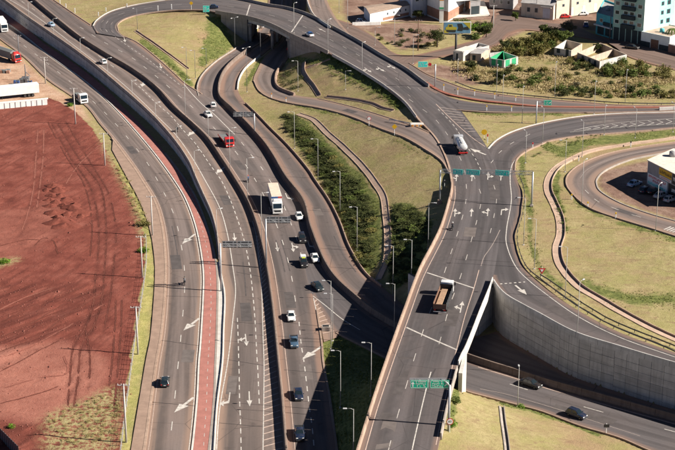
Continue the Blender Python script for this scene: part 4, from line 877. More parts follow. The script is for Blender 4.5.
for px, py, f in ((455,212.5,shape_both(5.6,1)),(471.5,212.4,shape_straight(5.6)),(487.8,212,shape_both(5.6,-1)),(501.5,211,shape_turn(5.6,1)),(456.5,177.5,shape_both(5.6,-1)),(472,177.5,shape_straight(5.6)),(488,176,shape_both(5.6,1)),(501,177,shape_straight(5.6))):
    arrow('overpass_road', px, py, .8, -8, f, 1.2)
arrow('overpass_road', 478, 151.6, -10, -4, shape_fat(6.5)); arrow('overpass_road', 461.4, 307, 2, -9, shape_both(6, -1), 1.2)
for px, py in ((380.6,69),(392,66.6),(368,70)): arrow('overpass_road', px, py, 6, 4, shape_both(6, 1), 1.3)
arrow('overpass_road', 322, 30, -6, -3, shape_straight(5.5), 1.3); arrow('ramp_road', 521, 290, 6, 5, shape_fat(5.5), .8)
# transverse tar joints across the long carriageways
plain('tar', (0.03, 0.026, 0.026), .7)
for road, a, b in (('frontage_road',(159,194),(178,188)),('frontage_road',(165,218),(193,220)),('frontage_road',(165,296),(203,297)),('frontage_road',(160,341),(200,346)),('frontage_road',(150,403),(197,407)),('highway',(208,195),(243,199)),('highway',(222,232),(257,235)),('highway',(236,272),(262,277)),('highway',(233,322),(262,324)),('highway',(229,360),(280,368)),('highway',(219,423),(264,427)),('highway.001',(284,370),(323,373)),('highway.001',(285,401),(330,402)),('highway.001',(281,322),(318,326)),('highway.001',(283,341),(322,343)),
        ('overpass_road',(443,238),(505,243)),('overpass_road',(455,259),(510,262)),('underpass_road',(312,208),(330,210)),('underpass_road',(325,245),(349,248)),('highway.001',(225,145),(262,158)),('ramp_road',(511,187),(521,187))):
    paint_line(road, [hit(*a), hit(*b)], .12, 'tar_joint', 'tar', 2)

# resurfaced patches on the near overpass and elsewhere
plain('patch_dark', (.088, .076, .074), .9, var=.2, scale=.6, spec=.25); plain('patch_light', (.14, .118, .11), .9, var=.2, scale=.6, spec=.25)
for road, mat, pts in (('overpass_road', 'patch_dark', [(399,357),(414,357),(405,385),(394,421),(379,419)]), ('overpass_road', 'patch_light', [(383,421),(397,422),(392,447),(375,450)]), ('overpass_road', 'patch_dark', [(489,181),(499,181),(500,200),(490,200)]), ('slip_road', 'patch_dark', [(556,404),(610,421),(604,425),(552,409)])):
    q = [hit(*p) for p in pts]; n_ = len(q); a_ = []
    mark_mesh([([(v.x, v.y) for v in q], [tuple(range(n_))])], 'road_patch', mat, ROADS[road]['o'], .010)

# repairs and skid marks scattered along the lanes
for road, cx, cy, dx, dy, w_, l_, mat in (('highway.001', 268, 218, 6, 14, 2.2, 6, 'patch_dark'), ('highway.001', 290, 300, 2, 10, 2.0, 9, 'patch_dark'), ('highway.001', 306, 372, 1.6, 10, 2.4, 7, 'patch_light'), ('highway.001', 240, 165, 8, 10, 1.6, 8, 'patch_dark'), ('highway', 226, 200, 5, 10, 2.2, 7, 'patch_dark'), ('highway', 246, 312, 1, 10, 2.2, 10, 'patch_dark'), ('highway', 232, 385, -1.6, 10, 1.8, 8, 'patch_light'), ('frontage_road', 176, 262, 1.4, 10, 2.3, 9, 'patch_dark'), ('frontage_road', 188, 356, -1.4, 10, 2.4, 6, 'patch_light'), ('frontage_road', 132, 150, 8, 10, 2.0, 7, 'patch_dark'), ('overpass_road', 355, 56, 8, 5, 2.4, 7, 'patch_dark'), ('overpass_road', 470, 232, -2, 10, 2.6, 6, 'patch_light'), ('overpass_road', 452, 318, -3, 10, 2.4, 8, 'patch_dark'), ('ramp_road', 560, 312, 10, 6, 2.4, 8, 'patch_dark'), ('ramp_road', 600, 122, 10, -1, 2.0, 9, 'patch_light'), ('slip_road', 600, 418, 10, 3.2, 2.2, 6, 'patch_dark'), ('underpass_road', 318, 212, 5, 9, 2.0, 5, 'patch_light'), ('slip_road.002', 350, 111, 10, 3, 2.0, 6, 'patch_dark'), ('loop_road', 625, 212, 10, 3.4, 2.0, 6, 'patch_dark')):
    c_ = hit(cx, cy); d_ = hit(cx+dx, cy+dy)-c_; d_.z = 0; d_.normalize(); r_ = Vector((d_.y, -d_.x, 0)); n_ = 4
    ps = [(c_.x+r_.x*u*w_/2+d_.x*l_*(i/n_-.5), c_.y+r_.y*u*w_/2+d_.y*l_*(i/n_-.5)) for i in range(n_+1) for u in (-1, 1)]
    mark_mesh([(ps, [(2*i, 2*i+1, 2*i+3, 2*i+2) for i in range(n_)])], 'road_patch', mat, ROADS[road]['o'], .009)
for road, pts in (('highway.001', [(276,240),(281,256),(285,272)]), ('highway.001', [(281,240),(286,256),(290,271)]), ('highway', [(243,262),(245,280),(246,296)]), ('overpass_road', [(459,238),(452,258),(445,276)]), ('overpass_road', [(480,150),(486,170),(489,190)]), ('slip_road', [(545,396),(570,404),(590,410)]), ('frontage_road', [(172,226),(176,244),(178,258)]), ('ramp_road', [(540,300),(562,314),(580,324)]), ('underpass_road', [(334,236),(344,256),(356,272)])):
    paint_line(road, px_line(pts), .26, 'skid_mark', 'patch_dark', 1.5)
# ---- dirt lot: heaps of loose soil and tyre ruts
def dirtmat(name, a, b, broken=0.0):
    g = N(name); p_ = g.pos(); n_ = g.noise(p_, 1.4, 5, .7); m_ = g.noise(p_, 6, 4); c = g.ramp(n_, [(.3, a), (.7, b)]); c = g.mix(g.ramp(m_, [(.3, .5), (.55, 0)]), c, tuple(x*.5 for x in a)); g.bump(m_, .6, .15); return g.done(c, .95, spec=.15)
dirtmat('soil_heap', (.135, .04, .029), (.225, .07, .05)); dirtmat('rut_dark', (.105, .034, .025), (.17, .056, .041)); dirtmat('rut_pale', (.22, .078, .057), (.29, .11, .082))
def place_word(cx, cy): return ('at the back' if cy < 196 else 'in the middle' if cy < 212 else 'at the front')+(' left' if cx < 56 else ' right' if cx > 66 else '')
for i_, (cx, cy, r_, h_) in enumerate(HEAPS):
    q = P(cx, cy, 0); rg = np.random.default_rng(100+i_); nr_, na_ = 7, 20; vs_ = [(rg.uniform(-.1, .1), rg.uniform(-.1, .1), h_*.62)]; ph = rg.uniform(0, 6.28, 3)
    for a_ in range(1, nr_+1):
        for b_ in range(na_):
            th = 6.283*b_/na_; f = a_/nr_; rr = r_*.85*f*(1+.22*math.sin(2*th+ph[0])+.14*math.sin(3*th+ph[1])+.1*math.sin(7*th+ph[2])); zz = h_*.62*(1-f)**1.1*(1+.3*math.sin(4*th+ph[1])*f)+rg.normal(0, .025)*h_ if a_ < nr_ else -.25
            vs_.append((rr*math.cos(th)*1.15, rr*math.sin(th), zz))
    fs_ = [(0, 1+b_, 1+(b_+1) % na_) for b_ in range(na_)]+[(1+(a_-1)*na_+b_, 1+a_*na_+b_, 1+a_*na_+(b_+1) % na_, 1+(a_-1)*na_+(b_+1) % na_) for a_ in range(1, nr_) for b_ in range(na_)]
    o_ = MB().add(vs_, fs_).build('soil_heap', MATS['soil_heap'], None, True); o_.location = (q.x, q.y, ground_z(q.x, q.y)); tag(o_, ('tall' if h_ > 1.35 else 'low' if h_ < 1.0 else 'middling')+(' broad' if r_ > 2.5 else ' narrow' if r_ < 1.7 else '')+' heap of loose red soil '+place_word(cx, cy)+' of the heap group', 'soil heap', 'soil heaps on the dirt lot')
GROUND = bpy.data.objects['ground']
def rut(pts, wdt=.34, mat='rut_dark', gap=.25):
    q = cr([hit(x, y, False) for x, y in pts]); Lq = length(q); a = resample(q, max(4, int(Lq/.6))); t_, n_ = frame(a); rg = np.random.default_rng(int(pts[0][0]*7+pts[0][1])); i0_ = 0
    while i0_ < len(a)-4:                                       # broken lengths, as tyres leave them
        i1_ = min(len(a)-1, i0_+int(rg.uniform(10, 42))); vs_ = []
        for i in range(i0_, i1_+1):
            w_ = wdt*rg.uniform(.6, 1.15)*(.4 if i in (i0_, i1_) else 1); j = rg.normal(0, .03)
            for u in (-w_/2, 0, w_/2): x, y = a[i, 0]+n_[i, 0]*(u+j), a[i, 1]+n_[i, 1]*(u+j); vs_.append((x, y, ground_z(x, y)+(.045 if u else .02)))
        m_ = i1_-i0_; MB().add(vs_, [(3*i+k, 3*i+k+1, 3*i+4+k, 3*i+3+k) for i in range(m_) for k in (0, 1)]).build('tyre_rut', MATS[mat], GROUND); i0_ = i1_+int(rg.uniform(1, 5) if rg.random() < .75 else 12)
for pts_, m_ in (([(52,124),(72,160),(90,186),(98.5,222),(98.5,250),(95.5,276),(94,300),(86,326),(74,346),(70,380),(68,406)], 'rut_dark'), ([(58,124),(80,160),(100,186),(106,222),(106,250),(104,276),(102,300),(94,326),(82,346),(78,380),(74,406)], 'rut_dark'), ([(66,122),(90,162),(108,192),(116,230),(114,262),(110,300),(104,330)], 'rut_dark'), ([(48,122),(66,156),(84,184),(92,222),(90,260)], 'rut_dark'), ([(38,130),(36,160),(34,186),(28,214),(20,236)], 'rut_pale'), ([(44,130),(43,160),(40,186),(37,208)], 'rut_pale'),
        ([(104,142),(92,152),(78,166),(66,184)], 'rut_pale'), ([(102,138),(88,150),(72,164)], 'rut_dark'), ([(86,330),(90,360),(88,400)], 'rut_dark'), ([(122,300),(121,330),(118,370),(114,410)], 'rut_dark'), ([(116,300),(115,330),(112,365),(109,390)], 'rut_dark'), ([(0,352),(30,340),(66,316),(100,294)], 'rut_dark'), ([(0,338),(34,322),(70,300),(96,288)], 'rut_dark'), ([(0,322),(40,304),(80,288)], 'rut_dark'), ([(0,310),(30,296),(56,287)], 'rut_pale'), ([(8,356),(40,342),(76,322),(104,304)], 'rut_pale'), ([(0,372),(26,358),(60,340)], 'rut_dark'), ([(4,388),(40,378),(66,374),(64,356)], 'rut_pale'), ([(0,404),(44,392),(64,384)], 'rut_dark'), ([(34,246),(44,238),(52,240),(58,254)], 'rut_dark'), ([(0,246),(24,240),(40,240)], 'rut_dark')):
    rut(pts_, .36 if m_ == 'rut_dark' else .5, m_)
# ================================================================== vehicles (x right, y forward, z up; origin on the road under the middle)
def car_paint(name, col, rough=.28, metal=0.0):
    g = N(name); n_ = g.noise(g.objc(), 2.0, 4); dirt_ = g.ramp(n_, [(.45, 0.0), (.75, .22)])
    return g.done(g.mix(dirt_, col, (0.22, 0.15, 0.11)), rough, metal, **{'Coat Weight': .5, 'Coat Roughness': .1})
for k, c in dict(white=(.74, .74, .73), black=(.012, .013, .016), navy=(.008, .018, .045), teal=(.014, .028, .034), silverblue=(.05, .10, .16), red=(.52, .02, .018), silver=(.42, .43, .45), blue=(.03, .10, .3), paleblue=(.35, .5, .66), darkgreen=(.02, .05, .045), steel=(.5, .5, .5)).items(): car_paint('paint_'+k, c)
g = N('glass_dark'); g.done((.012, .02, .026), .06, spec=.7)
plain('tyre', (.014, .014, .014), .9); plain('rim', (.35, .35, .36), .35, .8); plain('trim_black', (.02, .02, .021), .6); plain('lamp_clear', (.75, .75, .72), .15); plain('lamp_red', (.4, .01, .01), .25); plain('lamp_amber', (.6, .2, .02), .3)
plain('plate', (.6, .6, .6), .5); plain('canvas_white', (.72, .71, .68), .7, var=.08, scale=.8); plain('tarp_grey', (.16, .17, .17), .85); plain('timber_bed', (.33, .21, .135), .85, var=.25, scale=2); plain('rust_brown', (.16, .085, .055), .8, var=.3)
plain('tank_steel', (.60, .60, .60), .3, .15, var=.1); plain('orange_plastic', (.62, .25, .03), .5)
WHEEL = {}
def wheel(parent, x, y, r=.31, w_=.2):
    key = (r, w_)
    if key not in WHEEL:
        WHEEL[key] = (MB().lathe_x([(-w_/2, r*.62), (-w_/2, r*.93), (-w_/2+.03, r), (w_/2-.03, r), (w_/2, r*.93), (w_/2, r*.62)], 16).mesh('tyre', MATS['tyre'], True),
                      MB().lathe_x([(-w_/2-.006, r*.2), (-w_/2+.02, r*.6), (w_/2-.02, r*.6), (w_/2+.006, r*.2)], 12).mesh('rim', MATS['rim']))
    t = mesh_obj('wheel', WHEEL[key][0], parent); t.location = (x, y, r); k = mesh_obj('rim', WHEEL[key][1], t)
    return t
def loft(secs):
    """secs: list of (y, [(x,z)...] right half from bottom to top centre); closed both ends, mirrored"""
    m = MB(); rings = []
    for y, h in secs:
        ring = [(x, y, z) for x, z in h]+[(-x, y, z) for x, z in h[::-1] if x > 1e-6]; rings.append(ring)
    n = len(rings[0]); vs = [p for r in rings for p in r]
    fs = [(i*n+k, i*n+(k+1) % n, (i+1)*n+(k+1) % n, (i+1)*n+k) for i in range(len(rings)-1) for k in range(n)]
    fs += [tuple(range(n)), tuple(range(len(vs)-1, len(vs)-n-1, -1))]
    return m.add(vs, fs)
def quad_on(m, a, b, c, d, k=.88, lift=.012):
    """pane inset on a quad face, slightly proud"""
    a, b, c, d = map(Vector, (a, b, c, d)); cen = (a+b+c+d)/4; nrm = (b-a).cross(d-a).normalized()
    if nrm.dot(cen-Vector((0, cen.y*.8, .6))) < 0: nrm = -nrm
    pts = [cen+(p-cen)*k+nrm*lift for p in (a, b, c, d)]; bk = [p-nrm*(lift+.01) for p in pts]
    m.add(pts+bk, [(0, 1, 2, 3), (7, 6, 5, 4), (0, 4, 5, 1), (1, 5, 6, 2), (2, 6, 7, 3), (3, 7, 4, 0)])
CARSPEC = {  # length, width, height, belt, hood z, gh: rear base, rear top, front top, front base
    'hatch':  (3.95, 1.70, 1.50, .92, .86, (-1.86, -1.50, .20, 1.02)),
    'sedan':  (4.45, 1.74, 1.44, .90, .84, (-1.55, -.95, .35, 1.10)),
    'suv':    (4.40, 1.80, 1.68, 1.02, .98, (-2.10, -1.85, .30, 1.00)),
    'pickup': (4.80, 1.76, 1.62, 1.02, .98, (-.62, -.42, .52, 1.12)),
}
def soft(o, wd):
    bm = bmesh.new(); bm.from_mesh(o.data); bmesh.ops.remove_doubles(bm, verts=bm.verts, dist=.001)
    es = [e for e in bm.edges if len(e.link_faces) == 2 and e.calc_face_angle(0) > .5]
    if es: bmesh.ops.bevel(bm, geom=es, offset=wd, segments=2, profile=.6, affect='EDGES', clamp_overlap=True)
    bm.to_mesh(o.data); bm.free(); o.data.polygons.foreach_set('use_smooth', [True]*len(o.data.polygons)); o.data.set_sharp_from_angle(angle=.9)
def build_car(kind, paint, roof_paint=None):
    L_, W_, H_, belt, hood, gh = CARSPEC[kind]; hw = W_/2; t = empty('car'); P_ = MATS['paint_'+paint]
    def half(z0, w0, zm, wm, zt, wt): return [(0, z0), (w0*.9, z0), (w0, z0+.06), (wm, zm), (wt, zt-.03), (wt*.9, zt), (0, zt+.015)]
    y0, y3 = -L_/2, L_/2
    rear_z = belt+.02 if kind in ('hatch', 'suv') else (belt-.02 if kind == 'sedan' else belt)
    secs = [(y0, half(.36, hw*.84, .55, hw*.88, rear_z-.14, hw*.8)), (y0+.12, half(.24, hw*.94, .55, hw*.98, rear_z-.02, hw*.9)), (y0+.6, half(.2, hw*.97, .55, hw, rear_z, hw*.93)),
            (0, half(.19, hw*.97, .55, hw, belt, hw*.94)), (gh[3]-.05, half(.19, hw*.97, .55, hw, belt-.01, hw*.93)), (y3-.55, half(.2, hw*.97, .53, hw*.98, hood-.05, hw*.88)), (y3-.14, half(.22, hw*.92, .5, hw*.92, hood-.17, hw*.78)), (y3, half(.3, hw*.8, .48, hw*.82, hood-.3, hw*.68))]
    b = loft(secs)
    hb, ht = hw*.9, hw*.68                                       # cabin
    zb, zt = belt-.03, H_
    A = [(-hb, gh[0], zb), (hb, gh[0], zb), (hb, gh[3], zb), (-hb, gh[3], zb)]; B = [(-ht, gh[1], zt-.03), (ht, gh[1], zt-.03), (ht, gh[2], zt-.03), (-ht, gh[2], zt-.03)]
    ym = (gh[1]+gh[2])/2; B2 = [(-ht*.86, gh[1]+.14, zt), (ht*.86, gh[1]+.14, zt), (ht*.86, gh[2]-.16, zt), (-ht*.86, gh[2]-.16, zt)]
    cab = MB().add(A+B+B2, [(0, 1, 5, 4), (1, 2, 6, 5), (2, 3, 7, 6), (3, 0, 4, 7), (4, 5, 9, 8), (5, 6, 10, 9), (6, 7, 11, 10), (7, 4, 8, 11), (8, 9, 10, 11)])
    if kind == 'pickup':                                         # open load bed
        pass
    soft(b.build('body', P_, t), .05); soft(cab.build('cabin', MATS['paint_'+(roof_paint or paint)], t), .07)
    def pane(name, a, b_, c, d, k=.86):
        m = MB(); quad_on(m, a, b_, c, d, k); m.build(name, MATS['glass_dark'], t)
    pane('windscreen', A[2], A[3], B[3], B[2]); pane('rear_window', A[0], A[1], B[1], B[0])
    for s_, (ia, ib) in ((1, (1, 2)), (-1, (0, 3))):
        a0, a1, b1, b0 = Vector(A[ia]), Vector(A[ib]), Vector(B[ib]), Vector(B[ia])
        pane('side_window', a0.lerp(a1, .04), a0.lerp(a1, .46), b0.lerp(b1, .5), b0.lerp(b1, .04), .84); pane('side_window', a0.lerp(a1, .49), a0.lerp(a1, .97), b0.lerp(b1, .98), b0.lerp(b1, .53), .84)
        MB().cbox(s_*hw*.96 if s_ > 0 else -hw*1.14, hw*1.14 if s_ > 0 else -hw*.96, gh[3]-.32, gh[3]-.16, belt-.02, belt+.14, .02).build('mirror', P_, t)
        MB().cbox(s_*hw*.62-.17, s_*hw*.62+.17, y3-.10, y3-.0 if False else y3+.0, hood-.3, hood-.17, .02).build('headlight', MATS['lamp_clear'], t)
        MB().cbox(s_*hw*.72-.13, s_*hw*.72+.13, y0-.015, y0+.1, rear_z-.32, rear_z-.14, .02).build('tail_light', MATS['lamp_red'], t)
        for yy in (-L_*.31, L_*.315): wheel(t, s_*(hw-.1), yy, .31 if kind != 'suv' else .35, .2)
    MB().cbox(-hw*.42, hw*.42, y3-.04, y3+.02, .36, .52, .02).build('grille', MATS['trim_black'], t); MB().cbox(-.2, .2, y0-.03, y0+.02, .5, .62, .01).build('number_plate', MATS['plate'], t)
    MB().cbox(-hw*.86, hw*.86, y3-.1, y3+.05, .22, .34, .03).build('bumper', MATS['trim_black'], t)
    if kind == 'pickup':
        m = MB(); m.box(-hw*.84, hw*.84, y0+.16, gh[0]-.06, rear_z+.005, rear_z+.03); m.build('load_bed', MATS['trim_black'], t)
        for x0, x1 in ((-hw*.95, -hw*.84), (hw*.84, hw*.95)): MB().cbox(x0, x1, y0+.1, gh[0]-.02, rear_z-.05, rear_z+.1, .02).build('bed_side', P_, t)
    return t
def heading(px, py, dx, dy, z):
    c = P(px, py, z); d = P(px+dx, py+dy, z)-c; return math.atan2(-d.x, d.y)
def place(root, px, py, dx, dy, lift=.62, label=None, cat=None, group=None):
    zr = hit(px, py).z
    for _ in range(3):
        c = P(px, py, zr+lift); zr = ROADS_Z(c)
    c = P(px, py, zr+lift); root.location = (c.x, c.y, zr+.015); root.rotation_euler = (0, 0, heading(px, py, dx, dy, zr)); tag(root, label, cat, group); return root
def ROADS_Z(c): return drop_to((c.x, c.y))
CARS = [  # kind, paint, pixel, direction of the front, label
    ('sedan', 'paleblue', 51, 24, -8, -5, 'pale blue car on the highway near the top left corner'),
    ('hatch', 'white', 103, 61.3, -8, -6, 'white car on the near highway carriageway beside the high retaining wall'),
    ('hatch', 'white', 213.2, 104.6, -1.5, -9, 'white car with red tail lights leaving the far underpass'),
    ('sedan', 'white', 207.8, 114, 8, 7, 'white saloon heading down the highway just above the red truck'),
    ('sedan', 'white', 299, 215.8, 3, 9, 'white car beside the front of the white box truck'),
    ('suv', 'black', 302, 238.2, 2.5, 9, 'black car in the right lane below the box truck'),
    ('sedan', 'white', 315, 257.6, 3.4, 9, 'white car next to the dark divider in the right lane'),
    ('sedan', 'teal', 317.4, 286, 7, 7, 'dark car turning towards the slip road at the painted nose'),
    ('sedan', 'white', 291.1, 315.6, 1, 9, 'white car ahead of the blue pickup on the highway'),
    ('pickup', 'silverblue', 294, 341.5, .8, 9, 'blue grey pickup on the highway below a white car'),
    ('sedan', 'navy', 298.4, 393.6, 1.2, 9, 'navy car on the highway next to the overpass shadow'),
    ('pickup', 'navy', 299.6, 433, .8, 9, 'dark pickup at the bottom edge of the highway'),
    ('hatch', 'teal', 165, 381, .8, -9, 'dark hatchback alone on the left frontage road'),
    ('sedan', 'white', 309.5, 34, -9, -5, 'white and blue patrol car on the far overpass'),
    ('sedan', 'navy', 212.3, 6.6, -9, 0, 'dark blue car behind the green sign on the far overpass'),
    ('sedan', 'black', 530.6, 383, 9, 3.0, 'black saloon on the lit road below the tall retaining wall'),
    ('hatch', 'navy', 576.4, 413.6, 9, 3.2, 'dark blue hatchback near the bottom right grass verge'),
    ('hatch', 'white', 361.6, 21.3, 9, 1, 'white car parked in the shade beside the long white shed'),
    ('hatch', 'red', 565.5, 16, 9, -.6, 'red car parked in front of the cream warehouse'),
    ('sedan', 'white', 582, 13.4, -9, .4, 'white car parked further along the cream warehouse wall'),
    ('sedan', 'black', 632, 46.6, 9, 1.2, 'black car on the street below the green apartment block'),
    ('suv', 'blue', 586, 24.6, 1, -9, 'blue van in the shade beside the turquoise shop'),
    ('sedan', 'paleblue', 634.6, 183, 9, -3.4, 'pale car parked in the shade left of the sign covered building'),
    ('hatch', 'navy', 645.6, 189.6, 9, -3.4, 'dark blue car parked beside the white car under the painted wall'),
    ('sedan', 'silver', 661, 194.6, 9, -3.4, 'silver car parked at the sign covered building, nearest the loop road'),
    ('hatch', 'black', 653.6, 190.4, 9, -3.4, 'black car squeezed between two parked cars under the painted wall'),
    ('hatch', 'silver', 670.5, 198.6, 9, -3.4, 'silver hatchback cut by the right edge beside the sign covered building'),
]
for kind, pnt, px, py, dx, dy, lab in CARS: place(build_car(kind, pnt, 'blue' if 'patrol' in lab else None), px, py, dx, dy, .62, lab, 'car')
# pickup-like utility vehicle with load
u = build_car('pickup', 'black'); MB().cbox(-.62, .62, -2.1, -.8, 1.03, 1.75, .06).build('load_box', MATS['canvas_white'], u); MB().cbox(-.4, .4, -.3, .25, 1.62, 1.75, .03).build('roof_load', plain('hi_vis', (.45, .55, .04), .6), u)
place(u, 303.6, 261.8, 2.5, 9, .7, 'black pickup with a white load and yellow roof piece', 'pickup')
# ---- trucks
def truck_cab(t, y, paint, w_=2.4, h=2.9, d=1.9, z0=.55):
    hw = w_/2; m = MB(); P_ = MATS['paint_'+paint]
    prof = [(y, z0), (y+d-.02, z0), (y+d+.04, z0+.55), (y+d, z0+.95), (y+d-.32, h-.25), (y+d-.62, h), (y+.06, h), (y, h-.1)]
    k = len(prof); vs = [(-hw, a, b) for a, b in prof]+[(hw, a, b) for a, b in prof]
    m.add(vs, [tuple(range(k)), tuple(range(2*k-1, k-1, -1))]+[(i, k+i, k+(i+1) % k, (i+1) % k) for i in range(k)]).build('cab', P_, t); soft([c_ for c_ in COL.objects if c_.parent == t and c_.name.startswith('cab')][-1], .07)
    q = MB(); quad_on(q, (-hw, y+d, z0+.95), (hw, y+d, z0+.95), (hw, y+d-.32, h-.25), (-hw, y+d-.32, h-.25), .86); q.build('windscreen', MATS['glass_dark'], t)
    MB().cbox(-hw*.7, hw*.7, y+d+.0, y+d+.06, z0+.12, z0+.62, .02).build('grille', MATS['trim_black'], t)
    MB().cbox(-hw*.98, hw*.98, y+d-.1, y+d+.12, z0-.22, z0+.1, .04).build('bumper', P_, t)
    for s_ in (-1, 1):
        MB().cbox(s_*hw*.78-.2, s_*hw*.78+.2, y+d+.02, y+d+.13, z0+.02, z0+.24, .02).build('headlight', MATS['lamp_clear'], t)
        MB().box(*sorted((s_*(hw+.012), s_*(hw-.05))), y+d*.42, y+d*.86, z0+1.0, h-.5).build('side_window', MATS['glass_dark'], t)
        MB().cbox(*sorted((s_*(hw+.1), s_*(hw+.34))), y+d-.2, y+d-.1, z0+1.05, z0+1.75, .02).build('mirror', MATS['trim_black'], t)
def chassis(t, y0, y1, w_=.9): MB().box(-w_/2, w_/2, y0, y1, .62, .9).build('chassis', MATS['trim_black'], t)
def axle(t, y, tw=1.05, r=.5, dual=False):
    for s_ in (-1, 1): wheel(t, s_*tw, y, r, .5 if dual else .3)
# white box truck
t = empty('box_truck'); chassis(t, -6.6, 5.6); truck_cab(t, 4.1, 'white', 2.45, 3.1, 2.0); MB().cbox(-1.3, 1.3, -6.8, 3.75, 1.05, 3.95, .04).build('cargo_box', plain('box_side', (.66, .64, .61), .5, var=.06, scale=.5), t)
MB().box(-1.22, 1.22, -6.7, 3.65, 3.955, 3.975).build('roof_panel', plain('box_roof', (.66, .52, .42), .75, var=.12, scale=.8), t); MB().cbox(-1.05, 1.05, 4.2, 5.3, 3.1, 3.6, .2).build('wind_deflector', MATS['paint_white'], t)
MB().box(-1.31, -.35, 3.755, 3.775, 3.45, 3.9).build('front_stripe', MATS['paint_red'], t); MB().box(-.35, 1.31, 3.755, 3.775, 3.45, 3.9).build('front_stripe', MATS['paint_blue'], t); MB().box(-1.325, -1.305, -6.7, 3.7, 1.2, 1.9).build('side_stripe', MATS['paint_blue'], t)
for y in (4.9, -3.2, -4.5): axle(t, y, 1.05, .5, y < 0)
for s_ in (-1, 1): MB().cbox(s_*1.0-.15, s_*1.0+.15, -6.85, -6.78, 1.1, 1.3, .01).build('tail_light', MATS['lamp_red'], t)
place(t, 275.2, 199.3, 2.6, 9, 1.9, 'white box truck with a tan roof among the cars on the highway', 'truck')
# red flatbed truck
t = empty('flatbed_truck'); chassis(t, -5.2, 3.2); truck_cab(t, 2.2, 'red', 2.4, 2.75, 1.9)
bd = MB().cbox(-1.2, 1.2, -5.3, 1.9, 1.05, 1.22, .02).build('flatbed', MATS['tarp_grey'], t)
for s_ in (-1, 1): MB().box(*sorted((s_*1.2, s_*1.26)), -5.3, 1.9, 1.0, 1.45).build('side_board', MATS['paint_red'], t)
MB().box(-1.2, 1.2, 1.86, 1.94, 1.2, 2.2).build('headboard', MATS['paint_steel'], t)
for k in range(4): MB().tube([(-1.1, -4.6+k*1.6, 1.24), (-1.1, -4.6+k*1.6, 1.7), (1.1, -4.6+k*1.6, 1.7), (1.1, -4.6+k*1.6, 1.24)], .03, 5).build('load_hoop', MATS['rim'], t)
for y in (2.9, -2.4, -3.6): axle(t, y, 1.02, .48, y < 0)
place(t, 226.6, 140.2, 7.5, 9, 1.0, 'red flatbed truck with an empty grey bed on the highway', 'truck')
# cargo truck on the near overpass, driving away
t = empty('cargo_truck'); chassis(t, -6.3, 4.6); truck_cab(t, 3.4, 'white', 2.45, 2.9, 2.0)
MB().box(-1.25, 1.25, -6.4, 3.0, 1.1, 1.25).build('bed_floor', MATS['timber_bed'], t)
for s_ in (-1, 1):
    MB().box(*sorted((s_*1.25, s_*1.31)), -6.4, 3.0, 1.05, 2.3).build('bed_side', MATS['rust_brown'] if s_ < 0 else MATS['trim_black'], t)
    for k in range(7): MB().box(*sorted((s_*1.3, s_*1.36)), -6.3+k*1.5, -6.2+k*1.5, 1.0, 2.4).build('stake', MATS['paint_steel'] if s_ > 0 else MATS['trim_black'], t)
MB().box(-1.31, 1.31, -6.46, -6.4, 1.05, 2.1).build('tailgate', MATS['rust_brown'], t); MB().box(-1.31, 1.31, 3.0, 3.08, 1.05, 2.6).build('headboard', MATS['trim_black'], t)
MB().cbox(-.9, .35, -6.0, 2.6, 1.26, 1.75, .05).build('load', MATS['timber_bed'], t)
for s_ in (-1, 1): MB().cbox(s_*.95-.2, s_*.95+.2, -6.52, -6.46, .8, .98, .01).build('tail_light', MATS['lamp_red'], t)
MB().cbox(-1.25, 1.25, -6.55, -6.45, .45, .6, .02).build('rear_bumper', MATS['paint_steel'], t)
for y in (4.3, -3.4, -4.6): axle(t, y, 1.05, .5, y < 0)
place(t, 444.3, 295, 3.6, -9.5, 1.5, 'cargo truck with a white cab and brown load on the near overpass', 'truck')
# tanker
t = empty('tanker_truck'); chassis(t, -4.6, 4.4); truck_cab(t, 3.0, 'silver', 2.4, 2.9, 1.9)
m = MB(); n = 20; prof = [(-4.5, .2), (-4.4, .85), (-4.2, 1.0), (2.3, 1.0), (2.5, .85), (2.6, .2)]
vs = [(1.18*r*math.cos(2*math.pi*k/n), y, 2.0+.92*r*math.sin(2*math.pi*k/n)) for y, r in prof for k in range(n)]
m.add(vs, [(i*n+k, i*n+(k+1) % n, (i+1)*n+(k+1) % n, (i+1)*n+k) for i in range(5) for k in range(n)]+[tuple(range(n)), tuple(range(6*n-1, 5*n-1, -1))]).build('tank', MATS['tank_steel'], t, True)
for k in range(3): MB().tube([(0, -3+k*2.2, 2.86), (0, -3+k*2.2, 3.06)], .32, 10).build('hatch_cover', MATS['tank_steel'], t)
MB().cbox(-1.2, 1.2, -4.75, -4.6, .5, .85, .02).build('rear_bumper', MATS['paint_red'], t); MB().box(-.25, .25, -3.9, 2.2, 2.93, 2.97).build('walkway', MATS['paint_steel'], t)
for s_ in (-1, 1): MB().cbox(s_*.9-.2, s_*.9+.2, -4.82, -4.75, .58, .76, .01).build('tail_light', MATS['lamp_red'], t)
for y in (3.9, -2.2, -3.4): axle(t, y, 1.02, .5, y < 0)
place(t, 460.4, 144, -5, -9.5, 1.6, 'silver tanker truck heading up towards the overpass junction', 'truck')
